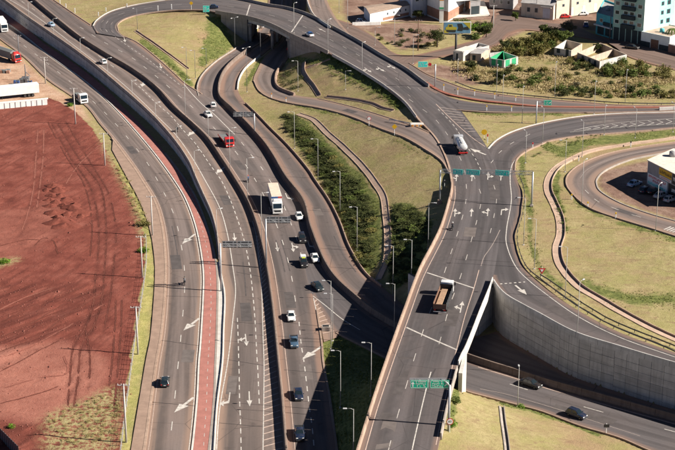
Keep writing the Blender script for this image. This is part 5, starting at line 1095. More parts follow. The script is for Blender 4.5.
# bobtail tractor at the yard exit
t = empty('tractor_unit'); chassis(t, -4.2, 2.6); truck_cab(t, 1.3, 'white', 2.45, 3.0, 2.0); MB().tube([(0, -2.4, .92), (0, -2.4, 1.12)], .5, 12).build('coupling_plate', MATS['trim_black'], t); MB().cbox(-1.1, 1.1, .5, 1.0, .9, 2.7, .04).build('air_stack', MATS['trim_black'], t); MB().cbox(-1.2, 1.2, -4.2, .3, .95, 1.25, .04).build('tool_bed', MATS['rust_brown'], t); MB().cbox(-.8, .8, -3.4, -.6, 1.26, 2.0, .1).build('covered_load', MATS['tarp_grey'], t)
for s_ in (-1, 1): MB().tube([(s_*.8, -.9, .65), (s_*.8, .3, .65)], .28, 10).build('fuel_tank', MATS['tank_steel'], t)
for y in (2.3, -1.9, -3.2): axle(t, y, 1.02, .5, y < 0)
place(t, 80.3, 97.6, 8.5, 5.5, 1.2, 'white tractor unit without trailer pulling out of the yard', 'truck')
# semi trailer with white curtain side, lettered
t = empty('semi_trailer'); MB().cbox(-1.3, 1.3, -7.6, 6.2, 1.15, 3.95, .05).build('trailer_box', MATS['canvas_white'], t); MB().box(-.55, .55, -7.4, 6.0, .85, 1.12).build('chassis', MATS['trim_black'], t)
for y in (-5.6, -4.4, -3.2): axle(t, y, 1.05, .5, True)
for s_ in (-1, 1): MB().box(s_*.7-.08, s_*.7+.08, 3.6, 3.8, .0, 1.1).build('landing_leg', MATS['trim_black'], t)
tx = bpy.data.curves.new('lettering', 'FONT'); tx.body = 'GAMPER'; tx.size = 2.0; tx.align_x = 'CENTER'; tx.align_y = 'CENTER'; tx.space_character = 1.25; tx.extrude = .004
to = bpy.data.objects.new('lettering', tx); COL.objects.link(to); bpy.context.view_layer.update()
lm = bpy.data.meshes.new_from_object(to.evaluated_get(bpy.context.evaluated_depsgraph_get())); bpy.data.objects.remove(to)
lm.materials.clear(); lm.materials.append(plain('letter_grey', (.42, .43, .45), .6)); k = mesh_obj('lettering', lm, t); k.location = (1.315, -.4, 2.6); k.rotation_euler = (math.pi/2, 0, math.pi/2)
place(t, 13.5, 90.6, -9, .9, 2.2, 'long white box trailer with faint grey lettering parked in the yard', 'trailer')
# red articulated truck with dark tarpaulin trailer, nose to the road
t = empty('articulated_truck'); truck_cab(t, 5.0, 'red', 2.45, 3.1, 2.0); chassis(t, -9, 6.6); MB().cbox(-1.28, 1.28, -9.2, 4.4, 1.1, 3.3, .08).build('trailer', MATS['tarp_grey'], t)
m = MB(); m.add([(-1.28, -9.1, 3.3), (1.28, -9.1, 3.3), (1.28, 4.3, 3.3), (-1.28, 4.3, 3.3), (0, -9.0, 3.75), (0, 4.2, 3.75)], [(0, 1, 4), (1, 2, 5, 4), (2, 3, 5), (3, 0, 4, 5)]); m.build('tarpaulin', MATS['tarp_grey'], t)
MB().cbox(-1.0, 1.0, 5.1, 6.2, 3.1, 3.6, .2).build('wind_deflector', MATS['paint_red'], t)
for y in (6.1, 3.0, -6.4, -7.6): axle(t, y, 1.05, .5, y < 5)
place(t, 6.5, 54.5, 8, 2.6, 1.6, 'red articulated truck with a grey tarpaulin trailer in the yard', 'truck')
t = empty('box_truck'); truck_cab(t, 2.6, 'white', 2.45, 3.1, 2.0); chassis(t, -6, 4.2); MB().cbox(-1.28, 1.28, -6.2, 2.2, 1.1, 3.7, .05).build('cargo_box', MATS['canvas_white'], t)
for y in (3.5, -3.2, -4.4): axle(t, y, 1.05, .5, y < 0)
place(t, 2.4, 24.5, 5, 6.5, 1.9, 'white truck cut by the left edge on the frontage road', 'truck')
# ---- motorcycles and riders
def skin_person(name, joints, edges, mats, root=0):
    me = bpy.data.meshes.new(name); me.from_pydata([j[:3] for j in joints], edges, [])
    o = bpy.data.objects.new(name, me); COL.objects.link(o); o.modifiers.new('s', 'SKIN'); sd = o.modifiers.new('u', 'SUBSURF'); sd.levels = 1; sd.render_levels = 1
    for i, j in enumerate(joints): me.skin_vertices[0].data[i].radius = (j[3], j[3]); me.skin_vertices[0].data[i].use_root = (i == root)
    bpy.context.view_layer.update(); ev = o.evaluated_get(bpy.context.evaluated_depsgraph_get()); out = bpy.data.meshes.new_from_object(ev); bpy.data.objects.remove(o)
    for m in mats: out.materials.append(m)
    for p in out.polygons:
        p.use_smooth = True; c = p.center
        p.material_index = 0 if (c.z > .92 and c.z < 1.42) else (1 if c.z <= .92 else 2)
    return out
plain('cloth_dark', (.02, .022, .03), .9); plain('cloth_blue', (.04, .07, .16), .9); plain('cloth_grey', (.13, .13, .14), .9); plain('skin', (.32, .19, .13), .6); plain('cloth_hivis', (.5, .42, .05), .8); plain('cloth_red', (.4, .03, .03), .9)
RJ = [(0, -.25, .86, .15), (0, -.2, 1.1, .15), (0, -.08, 1.36, .16), (0, -.02, 1.5, .06), (0, .02, 1.64, .1)]
for s_ in (-1, 1): RJ += [(s_*.19, -.05, 1.38, .065), (s_*.31, .15, 1.18, .05), (s_*.33, .42, 1.05, .04), (s_*.11, -.22, .84, .1), (s_*.2, .2, .72, .075), (s_*.19, .0, .36, .055), (s_*.19, .14, .3, .045)]
RE = [(0, 1), (1, 2), (2, 3), (3, 4), (2, 5), (5, 6), (6, 7), (0, 8), (8, 9), (9, 10), (10, 11), (2, 12), (12, 13), (13, 14), (0, 15), (15, 16), (16, 17), (17, 18)]
def motorcycle(px, py, dx, dy, lab, lab2, coat, helmet, box=False):
    t = empty('motorcycle')
    for y in (-.66, .68):
        w_ = wheel(t, 0, y, .3, .12)
    MB().tube([(0, -.6, .32), (0, -.25, .62), (0, .35, .78), (0, .55, .95)], .05, 6).build('frame', MATS['trim_black'], t); MB().tube([(0, .68, .3), (0, .5, .98)], .04, 6).build('fork', MATS['rim'], t)
    MB().cbox(-.13, .13, -.05, .42, .68, .92, .05).build('fuel_tank', MATS['paint_red' if helmet != 'paint_white' else 'paint_navy'], t); MB().cbox(-.12, .12, -.72, -.02, .74, .84, .03).build('seat', MATS['trim_black'], t)
    MB().tube([(-.36, .42, 1.04), (0, .5, 1.0), (.36, .42, 1.04)], .02, 6).build('handlebar', MATS['trim_black'], t); MB().cbox(-.12, .12, -.2, .25, .3, .62, .04).build('engine', MATS['rim'], t); MB().cbox(-.08, .08, .58, .68, .82, .98, .03).build('headlight', MATS['lamp_clear'], t)
    if box: MB().cbox(-.24, .24, -1.02, -.56, .86, 1.28, .04).build('delivery_box', MATS['trim_black'], t)
    place(t, px, py, dx, dy, .75, lab, 'motorcycle')
    me_ = skin_person('person', RJ, RE, [MATS[coat], MATS['cloth_dark'], MATS['skin']]); p = mesh_obj('person', me_); p.location = t.location; p.rotation_euler = t.rotation_euler; tag(p, lab2, 'person')
    h = MB().lathe_x([(-.14, .02), (-.13, .08), (-.08, .13), (0, .15), (.08, .13), (.13, .08), (.14, .02)], 12, .02, 1.68).build('helmet', MATS[helmet], p, True)
motorcycle(184.6, 281, .2, -9, 'motorcycle on the left frontage road by the cycle path', 'rider in a grey jacket on the frontage road motorcycle', 'cloth_grey', 'paint_darkgreen')
motorcycle(176.7, 129, -6, -7, 'motorcycle with a black box on the near highway carriageway', 'rider in dark clothes on the motorcycle with the black box', 'cloth_dark', 'paint_black', True)
motorcycle(248, 179, -5, -9, 'motorcycle by a lamp post left of the white box truck', 'rider in a blue jacket and red helmet near the median lamp post', 'cloth_blue', 'paint_red')
motorcycle(452.6, 226.4, 1.2, -9, 'motorcycle at the left side of the overpass junction', 'rider in dark clothes and pale helmet on the overpass', 'cloth_dark', 'paint_white')
# ================================================================== lamp posts, power poles, signs, gantries
plain('galvanised', (.42, .43, .44), .5, .5, var=.1); plain('pole_grey', (.40, .39, .37), .6, .1); plain('pole_dark', (.16, .16, .17), .6, .2); plain('lamp_head', (.62, .62, .62), .4, .2); plain('pole_concrete', (.46, .43, .40), .9, var=.15)
plain('sign_green', (.0, .42, .25), .45, var=.06); plain('sign_cyan', (.02, .74, .60), .45, var=.06); plain('sign_white', (.8, .8, .78), .5, var=.04); plain('sign_yellow', (.72, .42, .01), .5, var=.06); plain('sign_red', (.55, .02, .03), .5, var=.06); plain('sign_black', (.015, .015, .015), .5); plain('sign_back', (.03, .03, .032), .6, .3)
ORD = ['first', 'second', 'third', 'fourth', 'fifth', 'sixth', 'seventh', 'eighth', 'ninth', 'tenth', 'eleventh', 'twelfth']
def height_for(base, ytop):
    lo, hi = .5, 40.0
    for _ in range(40):
        m = (lo+hi)/2
        if to_px(base.x, base.y, base.z+m)[1] > ytop: lo = m
        else: hi = m
    return lo
def lamp(label, base, h, dx=0.0, dy=0.0, arm=1.4, mat='pole_grey', heads=1, group=None):
    t = empty('street_lamp', tuple(base)); tag(t, label, 'street lamp', group)
    MB().tube([(0, 0, -.3), (0, 0, h*.5), (0, 0, h-.1)], [.08, .062, .045], 8).build('pole', MATS[mat], t, True); MB().cbox(-.22, .22, -.22, .22, -.2, .12, .03).build('base_plate', MATS['pole_concrete'], t)
    d = Vector((dx, dy, 0)); d = d.normalized() if d.length > 1e-6 else Vector((1, 0, 0))
    for s_ in ((1,) if heads == 1 else (1, -1)):
        e = d*arm*s_
        MB().tube([(0, 0, h-.25), (e.x*.4, e.y*.4, h-.02), (e.x, e.y, h)], .035, 6).build('arm', MATS[mat], t, True)
        f = e+d*.35*s_; k = MB().cbox(-.14, .14, -.33, .33, -.07, .07, .03).build('lamp_head', MATS['lamp_head'], t); k.location = (f.x, f.y, h); k.rotation_euler = (0, 0, math.atan2(-d.x, d.y))
    return t
def lamp_row(fmt, rows, dx, dy, arm=1.3, mat='pole_grey', heads=1):
    for i, (bx, by, ty) in enumerate(rows):
        b = hit(bx, by); lamp(fmt.format(ORD[i]), b, height_for(b, ty), dx, dy, arm, mat, heads)
lamp_row('slim lamp post on the high wall parapet, {} counted down from the top left corner', [(29,19,2),(54,38.5,18.5),(81,58.5,38),(108,79,58),(132.5,101,80.5),(156,126.5,102.5),(177,152,126.5),(195,179,150.5),(217,237,209)], 1, .5, .9)
lamp_row('tall lamp post on the median barrier, {} counted from the top', [(185.6,119,80),(208.6,141.5,111),(230.2,174,128),(247.6,203,158),(261.8,245,193)], 1, .3, 1.2)
lamp_row('lamp post standing on the grass triangle, {} counted from the left', [(137.5,30,8),(187,79,47),(195.4,78.5,50),(206.4,65,48)], -1, -.3, .8, 'pole_dark')
lamp_row('lamp post on the planted slope edge above the underpass road, {} counted from the top', [(298,91,60.5),(294.5,148.5,111.5),(318,178.5,138.5),(340,212,171),(357,250.5,206.5)], -1, -.2, 1.2)
lamp_row('dark lamp post around the mouth of the far underpass, {} counted from the left', [(235,47.5,17.5),(247,92,47.5),(260.6,57,27.5)], -.6, -.6, 1.0, 'pole_dark', 2)
lamp_row('lamp post along the far overpass road, {} counted from the left', [(294,33,3),(328,50.5,19.5),(362,74.5,42.5)], .6, .8, 1.0)
lamp_row('lamp post on the grass between slip road and overpass, {} counted from the left', [(345.5,89.5,70.5),(428,249,202.5)], 1, -.2, 1.0)
lamp_row('lamp post behind the far overpass beside the dirt street, {} counted from the left', [(339,12.5,-12),(347.6,28,-6),(375,45,27),(394.4,44,15),(413,63.5,34.5)], 1, -.2, 1.0)
lamp_row('lamp post along the far side road, {} counted from the left', [(457.5,83,58),(496.5,91,63.5),(502.5,104,74),(522,123,85),(554.5,98,60.5),(594,114,80),(625,103,68.5),(604,135,104)], 0, -1, 1.0)
lamp_row('lamp post on the ramp curve near the junction, {} counted from the top', [(525.4,163,131.5),(542.5,143,108),(582,157,121.5),(635,138,108.5),(672.8,132,103.5)], -.3, 1, 1.2)
lamp_row('lamp post on the grass right of the ramp curve, {} counted from the top', [(523.5,245,197.5),(534.2,269,218.5),(565,298,246.5),(565,172,140)], -1, 0, 1.1)
lamp_row('lamp post beside the loop road, {} counted from the left', [(581.6,204.5,160.5),(655.6,231,184.5)], .5, .8, 1.2)
b = hit(577, 336.5); b.z = L1+.6; lamp('lamp post on the parapet above the tall retaining wall', b, height_for(b, 281.5), .6, .8, 1.0)
b = hit(517.6, 406.5); lamp('thin lamp post at the grass corner beside the black car', b, height_for(b, 367.5), 0, 1, .5)
b = hit(331, 349); lamp('tall lamp post at the painted nose of the slip road', b, height_for(b, 280.5), -1, 0, 1.1); b = hit(332.6, 341); lamp('shorter lamp post just behind the painted nose of the slip road', b, height_for(b, 293.5), -1, 0, 1.1)
for lab, x, ytop in (('lamp post in the shadow between highway and near overpass, standing furthest left', 340.5, 350.5), ('lamp post rising from the shadow close to the near overpass parapet', 371.4, 342.5), ('lamp post with lit top at the bottom of the shadowed strip', 353.6, 408.5), ('lamp post rising left of the near overpass beside the bend of the underpass road', 394.8, 283.5), ('lamp post at the shadowed foot of the planted slope', 393.4, 245.5), ('lamp post among the dark shrubs left of the near overpass', 412, 239.5)):
    q = P(x, ytop, 12.0); zz = drop_to((q.x, q.y)); q = P(x, ytop, zz+11.5); q.z = drop_to((q.x, q.y)) if drop_to((q.x, q.y)) < 7 else 3; lamp(lab, q, height_for(q, ytop), -1, 0, 1.1)
# power poles on the left
def power_pole(label, bx, by, ty, arms=1, mat='pole_concrete'):
    b = hit(bx, by, False); h = height_for(b, ty); t = empty('power_pole', tuple(b)); tag(t, label, 'power pole')
    MB().tube([(0, 0, -.4), (0, 0, h)], [.2, .13], 8).build('pole', MATS[mat], t, True)
    for k in range(arms):
        z = h-.25-k*.8; a = MB().cbox(-1.1, 1.1, -.06, .06, z-.07, z+.07, .01).build('crossarm', MATS[mat], t)
        for x in (-1.0, -.4, .4, 1.0): MB().tube([(x, 0, z+.07), (x, 0, z+.22), (x, 0, z+.3)], [.03, .06, .03], 6).build('insulator', MATS['sign_white'], a)
    return t
power_pole('dark power pole beside the red truck in the yard', 19.2, 57.5, 35, 1, 'pole_dark'); power_pole('pale power pole with two crossarms behind the white trailer', 45.6, 83.5, 57, 2); power_pole('pale power pole next to the tractor unit leaving the yard', 75.5, 124, 88, 1)
power_pole('pale power pole at the top corner of the red dirt lot', 105, 165.5, 133, 1); power_pole('power pole with crossarm on the pavement of the frontage road', 152.5, 236, 196, 1); power_pole('slim power pole at the fence in the middle of the dirt lot edge', 142.4, 277.5, 236, 1)
power_pole('power pole at the fence opposite the pale dirt patch', 138, 354.5, 306.5, 1); power_pole('nearest power pole at the bottom of the dirt lot fence', 126.3, 442.5, 384, 1)
power_pole('brown power pole in front of the long white shed', 418, 50.5, 20, 1, 'rust_brown'); power_pole('grey power pole on the corner by the red earth bank', 493, 28.5, 5, 1)
power_pole('power pole in front of the cream warehouse, left one', 536.6, 18, -16, 1); power_pole('power pole in front of the cream warehouse, right one', 570.6, 17, -14, 1); power_pole('thin pole on the street in front of the green block', 609.6, 40, 10, 0, 'pole_dark')
# ---- lettering helper
TXT = {}
def text_mesh(s, size, mat):
    c = bpy.data.curves.new('lettering', 'FONT'); c.body = s; c.size = size; c.align_x = 'CENTER'; c.align_y = 'CENTER'; c.extrude = .003; c.resolution_u = 2
    o = bpy.data.objects.new('lettering', c); COL.objects.link(o); bpy.context.view_layer.update()
    m = bpy.data.meshes.new_from_object(o.evaluated_get(bpy.context.evaluated_depsgraph_get())); bpy.data.objects.remove(o); m.materials.clear(); m.materials.append(MATS[mat]); return m
def word_bars(parent, x0, x1, z, h, y, seed, mat='sign_white'):
    """far lettering too small to read: a row of letter-sized strokes"""
    r = random.Random(seed); x = x0; m = MB()
    while x < x1-.1:
        w_ = r.choice((.14, .18, .22)); k = r.random()
        if k < .14: x += .2; continue
        w_ = min(w_, x1-x); m.box(x, x+w_*.32, y-.006, y+.006, z, z+h); m.box(x+w_*.32, x+w_*.8, y-.006, y+.006, z+(h*.7 if k < .5 else 0), z+(h if k < .5 else h*.3)); x += w_+.05
    if m.v: tag(m.build('lettering', MATS[mat], parent), kind='stuff')
def up_arrow(parent, x, z, y, s_=1.0, ang=0.0):
    k = MB().prism([(-.09, -.5), (.09, -.5), (.09, .05), (.3, .05), (0, .5), (-.3, .05), (-.09, .05)], -.006, .006).build('arrow_symbol', MATS['sign_white'], parent)
    k.location = (x, y, z); k.rotation_euler = (math.pi/2, ang, 0); k.scale = (s_, s_, 1); return k
def board(parent, x0, x1, z0, z1_, y, mat, border=True):
    b = MB().cbox(x0, x1, y-.03, y+.03, z0, z1_, .02).build('sign_board', MATS[mat], parent)
    if border:
        m = .07
        for a in ((x0+m, x1-m, z0+m, z0+m+.06), (x0+m, x1-m, z1_-m-.06, z1_-m), (x0+m, x0+m+.06, z0+m, z1_-m), (x1-m-.06, x1-m, z0+m, z1_-m)): MB().box(a[0], a[1], y-.04, y-.031, a[2], a[3]).build('border_strip', MATS['sign_white'], b)
    return b
def truss(parent, a, b, s_=.5, mat='galvanised'):
    a, b = Vector(a), Vector(b); d = b-a; n = max(2, int(d.length/1.0)); up = Vector((0, 0, s_)); m = MB(); sd = Vector((-d.y, d.x, 0)).normalized()*s_
    for o in (Vector(), up, sd, sd+up): MB().tube([a+o, b+o], .055, 6).build('chord', MATS[mat], parent)
    for i in range(n):
        p, q = a+d*(i/n), a+d*((i+1)/n)
        for o in (Vector(), sd): MB().tube([p+o+(up if i % 2 else Vector()), q+o+(Vector() if i % 2 else up)], .03, 5).build('brace', MATS[mat], parent)
# near gantry over the overpass: cantilever from the right, boards face the camera
b = hit(448.6, 431, False); b.z = max(b.z, ground_z(b.x, b.y)); H_ = height_for(b, 383.5); t = empty('sign_gantry', tuple(b)); tag(t, 'near gantry with two green direction boards over the overpass', 'sign gantry')
sc_ = pscale(b+Vector((0, 0, H_))); X = lambda px: (px-448.6)/sc_
MB().tube([(0, 0, -.4), (0, 0, H_-.3)], [.24, .18], 10).build('post', MATS['galvanised'], t, True); MB().tube([(0, 0, H_-.5), (-.5, .1, H_+.15), (-1.6, .3, H_+.6)], .12, 8).build('elbow', MATS['galvanised'], t, True)
truss(t, (X(408.5), .3, H_+.15), (-.6, .3, H_+.15), .45)
for i, (xa, xb) in enumerate(((409, 427.2), (428.8, 448))):
    q = board(t, X(xa), X(xb), H_-.95, H_+.55, 0.1, 'sign_green'); wd = X(xb)-X(xa)
    if i == 0: up_arrow(q, X(xa)+.45, H_-.2, .055, 1.0)
    else: up_arrow(q, X(xb)-.45, H_-.2, .055, .9, .8)
    for j in range(3): word_bars(q, X(xa)+(.95 if i == 0 else .4), X(xb)-(.4 if i == 0 else 1.0), H_+.18-j*.42, .26, .055, 40+i*7+j)
# junction gantry
bl, br_ = hit(439.6, 203.5, False), hit(531.5, 206.5, False); Hl, Hr = height_for(bl, 170), height_for(br_, 172); t = empty('sign_gantry', tuple(bl)); tag(t, 'wide gantry with three green boards spanning the overpass junction', 'sign gantry')
d = br_-bl
MB().tube([(0, 0, -.4), (0, 0, Hl)], .2, 10).build('post', MATS['galvanised'], t, True); MB().tube([(d.x, d.y, d.z-.4), (d.x, d.y, d.z+Hr)], .2, 10).build('post', MATS['galvanised'], t, True)
MB().cbox(-.5, .5, -.5, .5, -.3, .9, .05).build('footing', MATS['concrete_dusty'], t); MB().cbox(d.x-.4, d.x+.4, d.y-.4, d.y+.4, d.z-.3, d.z+.5, .05).build('footing', MATS['concrete'], t)
ga, gb = Vector((0, 0, Hl-.75)), Vector((d.x, d.y, d.z+Hr-.75)); truss(t, ga, gb, .75)
def on_g(px): return (px-439.6)/(531.5-439.6)
for i, (xa, xb, mt) in enumerate(((452.3, 462.3, 'sign_cyan'), (465.5, 479, 'sign_cyan'), (494.4, 508, 'sign_cyan'))):
    p, q = ga.lerp(gb, on_g(xa)), ga.lerp(gb, on_g(xb)); e = empty('board_mount', tuple(p+Vector((0, -.16, 0)))); e.parent = t; e.rotation_euler = (0, 0, math.atan2(q.y-p.y, q.x-p.x)); wd = (q-p).length
    bo = board(e, 0, wd, -.15, 1.15, 0, mt)
    for j in range(2): word_bars(bo, .9 if i != 2 else .3, wd-.3 if i != 2 else wd-.9, .62-j*.5, .3, -.045, 70+i*5+j)
    up_arrow(bo, .5 if i != 2 else wd-.5, .5, -.045, .8)
# dark-backed gantries over the highway (seen from behind)
def back_gantry(label, bx, by, ptop, xa, xb, ya, yb):
    b = hit(bx, by); H_ = height_for(b, ptop); t = empty('sign_gantry', tuple(b)); tag(t, label, 'sign gantry'); s_ = pscale(b+Vector((0, 0, H_)))
    MB().tube([(0, 0, -.4), (0, 0, H_)], [.22, .18], 10).build('post', MATS['galvanised'], t, True)
    x0, x1 = (xa-bx)/s_, (xb-bx)/s_; zc = H_-.1
    truss(t, (min(0, x0), .1, zc-.7), (max(0, x1), .1, zc-.7), .6)
    n = max(2, int((x1-x0)/3.2))
    for k in range(n):
        q = MB().cbox(x0+(x1-x0)*k/n+.1, x0+(x1-x0)*(k+1)/n-.1, .85, .92, zc-1.2, zc+.35, .02).build('sign_board', MATS['sign_back'], t)
        for j in range(3): MB().box(x0+(x1-x0)*k/n+.1, x0+(x1-x0)*(k+1)/n-.1, .78, .849, zc-1.0+j*.6, zc-.86+j*.6).build('stiffener', MATS['galvanised'], q)
        for j in range(2): MB().box(x0+(x1-x0)*(k+.25+.5*j)/n-.06, x0+(x1-x0)*(k+.25+.5*j)/n+.06, .7, .779, zc-1.1, zc+.3).build('upright', MATS['galvanised'], q)
back_gantry('gantry with dark sign backs over the near carriageway by the cycle path', 221.3, 291, 243.5, 223, 253, 0, 0)
back_gantry('gantry with dark sign backs in front of the white box truck', 266.4, 268, 219, 267, 291.5, 0, 0)
back_gantry('small gantry with dark sign backs above the divider', 254.6, 136, 113.5, 233.5, 253.5, 0, 0)
# ---- roadside signs
def post_sign(label, bx, by, ty, shape, size, face, cat='road sign', rim=None, name='road_sign', txt=None, white_low=True, road=True):
    b = hit(bx, by, road); H_ = max(.8, height_for(b, ty)); t = empty(name, tuple(b)); tag(t, label, cat)
    MB().tube([(0, 0, -.3), (0, 0, H_)], .06, 6).build('post', MATS['sign_white' if white_low else 'galvanised'], t)
    def plate(r, y, mat, nm):
        if shape == 'round': pts = [(r*math.cos(2*math.pi*k/20), r*math.sin(2*math.pi*k/20)) for k in range(20)]
        elif shape == 'diamond': pts = [(0, -r*1.2), (r*1.2, 0), (0, r*1.2), (-r*1.2, 0)]
        elif shape == 'yield': pts = [(-r, r*.6), (0, -r*1.1), (r, r*.6)]
        else: pts = [(-r, -r*.6), (r, -r*.6), (r, r*.6), (-r, r*.6)]
        k = MB().prism(pts, -.012, .012).build(nm, MATS[mat], t); k.location = (0, y, H_-size*.9); k.rotation_euler = (math.pi/2, 0, 0); return k
    if rim: plate(size, -.09, rim, 'sign_rim'); k = plate(size*(.78 if shape != 'yield' else .45), -.12, face, 'sign_face')
    else: k = plate(size, -.09, face, 'sign_face')
    if txt:
        m = mesh_obj('numerals', text_mesh(txt, size*.95, 'sign_black'), k); m.location = (0, 0, .016)
    return t
post_sign('round 80 speed limit sign with red rim beside the near overpass', 449.6, 432.5, 418.5, 'round', .62, 'sign_white', rim='sign_red', txt='80')
post_sign('red and white give way triangle by the ramp curve', 541.5, 278, 267, 'yield', .8, 'sign_white', rim='sign_red')
post_sign('round white sign with red rim beside the slip road', 369, 126, 116.5, 'round', .6, 'sign_white', rim='sign_red'); post_sign('yellow diamond warning sign beside the slip road', 394.4, 135.5, 124.5, 'diamond', .62, 'sign_yellow')
post_sign('round yellow sign at the tip of the junction island', 484, 138, 129.5, 'round', .75, 'sign_yellow'); post_sign('yellow diamond warning sign at the edge of the grass triangle', 191.4, 10, 1.5, 'diamond', .6, 'sign_yellow')
post_sign('small dark backed sign at the bottom right verge', 606, 434.5, 423.5, 'square', .5, 'sign_back'); post_sign('small red sign on the right abutment of the far underpass', 288, 56, 47.5, 'round', .5, 'sign_red')
post_sign('small sign post behind the junction gantry leg', 444.5, 187, 180, 'square', .4, 'sign_back')
def green_sign(label, bx, by, ty, xa, xb, ya, yb, mat, pole='galvanised', red=False):
    b = hit(bx, by, True); H_ = height_for(b, ty); t = empty('direction_sign', tuple(b)); tag(t, label, 'road sign'); s_ = pscale(b+Vector((0, 0, H_)))
    MB().tube([(0, 0, -.4), (0, 0, H_)], .17, 8).build('post', MATS[pole], t, True); x0, x1 = (xa-bx)/s_, (xb-bx)/s_; z0, zz = H_+(ty-yb)/s_, H_+(ty-ya)/s_
    MB().tube([(0, 0, H_-.3), ((x0+x1)/2, .05, H_-.3)], .1, 6).build('arm', MATS[pole], t); q = board(t, x0, x1, z0, zz, -.12, mat)
    for j in range(2): word_bars(q, x0+.3, x1-.8, z0+(zz-z0)*(.55-.33*j), (zz-z0)*.2, -.165, 90+j+int(bx))
    up_arrow(q, x1-.45, (z0+zz)/2, -.165, .7, .8)
    if red: k = MB().prism([(.5*math.cos(2*math.pi*i/16), .5*math.sin(2*math.pi*i/16)) for i in range(16)], -.02, .02).build('shield', MATS['sign_red'], t); k.location = (x1+.7, -.12, (z0+zz)/2); k.rotation_euler = (math.pi/2, 0, 0)
green_sign('turquoise direction sign with a red shield on a cantilever post above the side road', 435, 87, 64, 417.5, 427, 61.3, 67.2, 'sign_cyan', red=True)
green_sign('green direction sign on a thick post in the junction island grass', 536, 124, 101, 542.5, 550.5, 99.8, 105.6, 'sign_green')
green_sign('turquoise direction sign at the edge of the grass triangle by the far overpass', 205.5, 14, 6.5, 203, 209.5, 5.5, 12, 'sign_cyan')
def marker(label, bx, by, ty, top, low='sign_white', group=None):
    b = hit(bx, by, True); H_ = max(.7, height_for(b, ty)); t = empty('marker_post', tuple(b)); tag(t, label, 'marker post', group)
    MB().cbox(-.13, .13, -.1, .1, -.2, H_*.72, .02).build('post', MATS[low], t); MB().cbox(-.15, .15, -.11, .11, H_*.72+.002, H_, .02).build('reflector_band', MATS[top], t)
for i, (x, y, ty) in enumerate(((571.5,199.5,194),(587.6,207.6,201.8),(615.6,218.6,212.4))): marker('yellow topped white marker post beside the loop road, {} from the left'.format(ORD[i]), x, y, ty, 'sign_yellow')
for i, (x, y, ty) in enumerate(((271.5,98,93),(286,102,97.4))): marker('orange topped marker post on the inside of the slip road, {} from the left'.format(ORD[i]), x, y, ty, 'orange_plastic')
for i, (x, y, ty) in enumerate(((443.6,90.5,84),(457.6,94.5,88),(474.4,95.5,89.5),(494.5,98.5,93),(515.5,101,96))): marker('white marker post between the side road and the ramp, {} from the left'.format(ORD[i]), x, y, ty, 'sign_yellow')
for i, (x, y, ty) in enumerate(((486.6,110.5,105.5),(511.4,111,106))): marker('thin white marker post at the far edge of the junction island, {} from the left'.format(ORD[i]), x, y, ty, 'sign_yellow')
marker('red and white marker post at the tip of the junction island', 487.4, 143, 134, 'sign_red'); marker('black topped marker post beside the drain channel, left one', 578.6, 161, 155.5, 'sign_black'); marker('black topped marker post beside the drain channel, right one', 630.6, 147, 141, 'sign_black'); marker('marker post with red reflector on the inside of the ramp bend', 532.6, 148.5, 142.5, 'sign_red')
for i, (x, y, ty) in enumerate(((75,13,8),(66,8,3.5),(60,4,0),(98.5,16,12),(106,11.5,7.5),(127,7,3.5),(158,10.6,5.5),(171.6,9,4))): marker('white marker post on the kerb of the upper left loop, {} along it'.format(ORD[i]), x, y, ty, 'sign_white')
# crash cushion where slip road and overpass road meet
p = hit(417.5, 126); t = empty('crash_cushion', tuple(p)); tag(t, 'orange and white crash cushion block at the slip road merge', 'crash cushion')
MB().cbox(-2.0, 1.6, -.9, .9, -.05, .75, .08).build('block', MATS['concrete_pale'], t)
for k in range(3): MB().cbox(-1.7+k*1.15, -1.1+k*1.15, -.96, -.88, .1, .6, .03).build('reflector', MATS['orange_plastic'], t)
# concrete box at the slip road nose
p = hit(326, 330); t = empty('concrete_cabinet', tuple(p)); tag(t, 'small concrete drain box behind the painted nose', 'drain box'); MB().cbox(-.9, .9, -.7, .7, -.2, .9, .05).build('box', MATS['concrete'], t); MB().cbox(-.6, .6, -.4, .4, .9, .98, .02).build('lid', MATS['trim_black'], t)
# ================================================================== buildings
def wallmat(name, col, stain=.35, var=.1):
    g = N(name); p = g.pos(); n1 = g.noise(p, .6, 5); n2 = g.noise(g.map(p, (1.2, 1.2, .15)), 1.0, 5)
    c = g.ramp(n1, [(.3, tuple(x*(1-var) for x in col)), (.7, tuple(min(1, x*(1+var)) for x in col))]); c = g.mix(g.math('MULTIPLY', g.ramp(n2, [(.5, 0), (.72, 1)]), stain), c, tuple(x*.5 for x in col)); return g.done(c, .85, spec=.3)
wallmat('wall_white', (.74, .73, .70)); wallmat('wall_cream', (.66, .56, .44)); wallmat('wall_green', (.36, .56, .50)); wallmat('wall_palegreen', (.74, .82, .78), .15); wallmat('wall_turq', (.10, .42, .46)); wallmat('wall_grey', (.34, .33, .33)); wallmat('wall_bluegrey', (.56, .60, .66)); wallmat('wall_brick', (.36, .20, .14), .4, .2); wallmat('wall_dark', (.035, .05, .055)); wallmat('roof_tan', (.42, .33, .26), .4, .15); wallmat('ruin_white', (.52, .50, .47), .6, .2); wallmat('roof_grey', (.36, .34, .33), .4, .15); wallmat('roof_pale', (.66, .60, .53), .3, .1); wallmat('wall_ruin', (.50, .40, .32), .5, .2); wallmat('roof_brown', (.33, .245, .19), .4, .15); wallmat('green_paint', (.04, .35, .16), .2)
g = N('window_glass'); g.done((.03, .045, .055), .1, spec=.6)
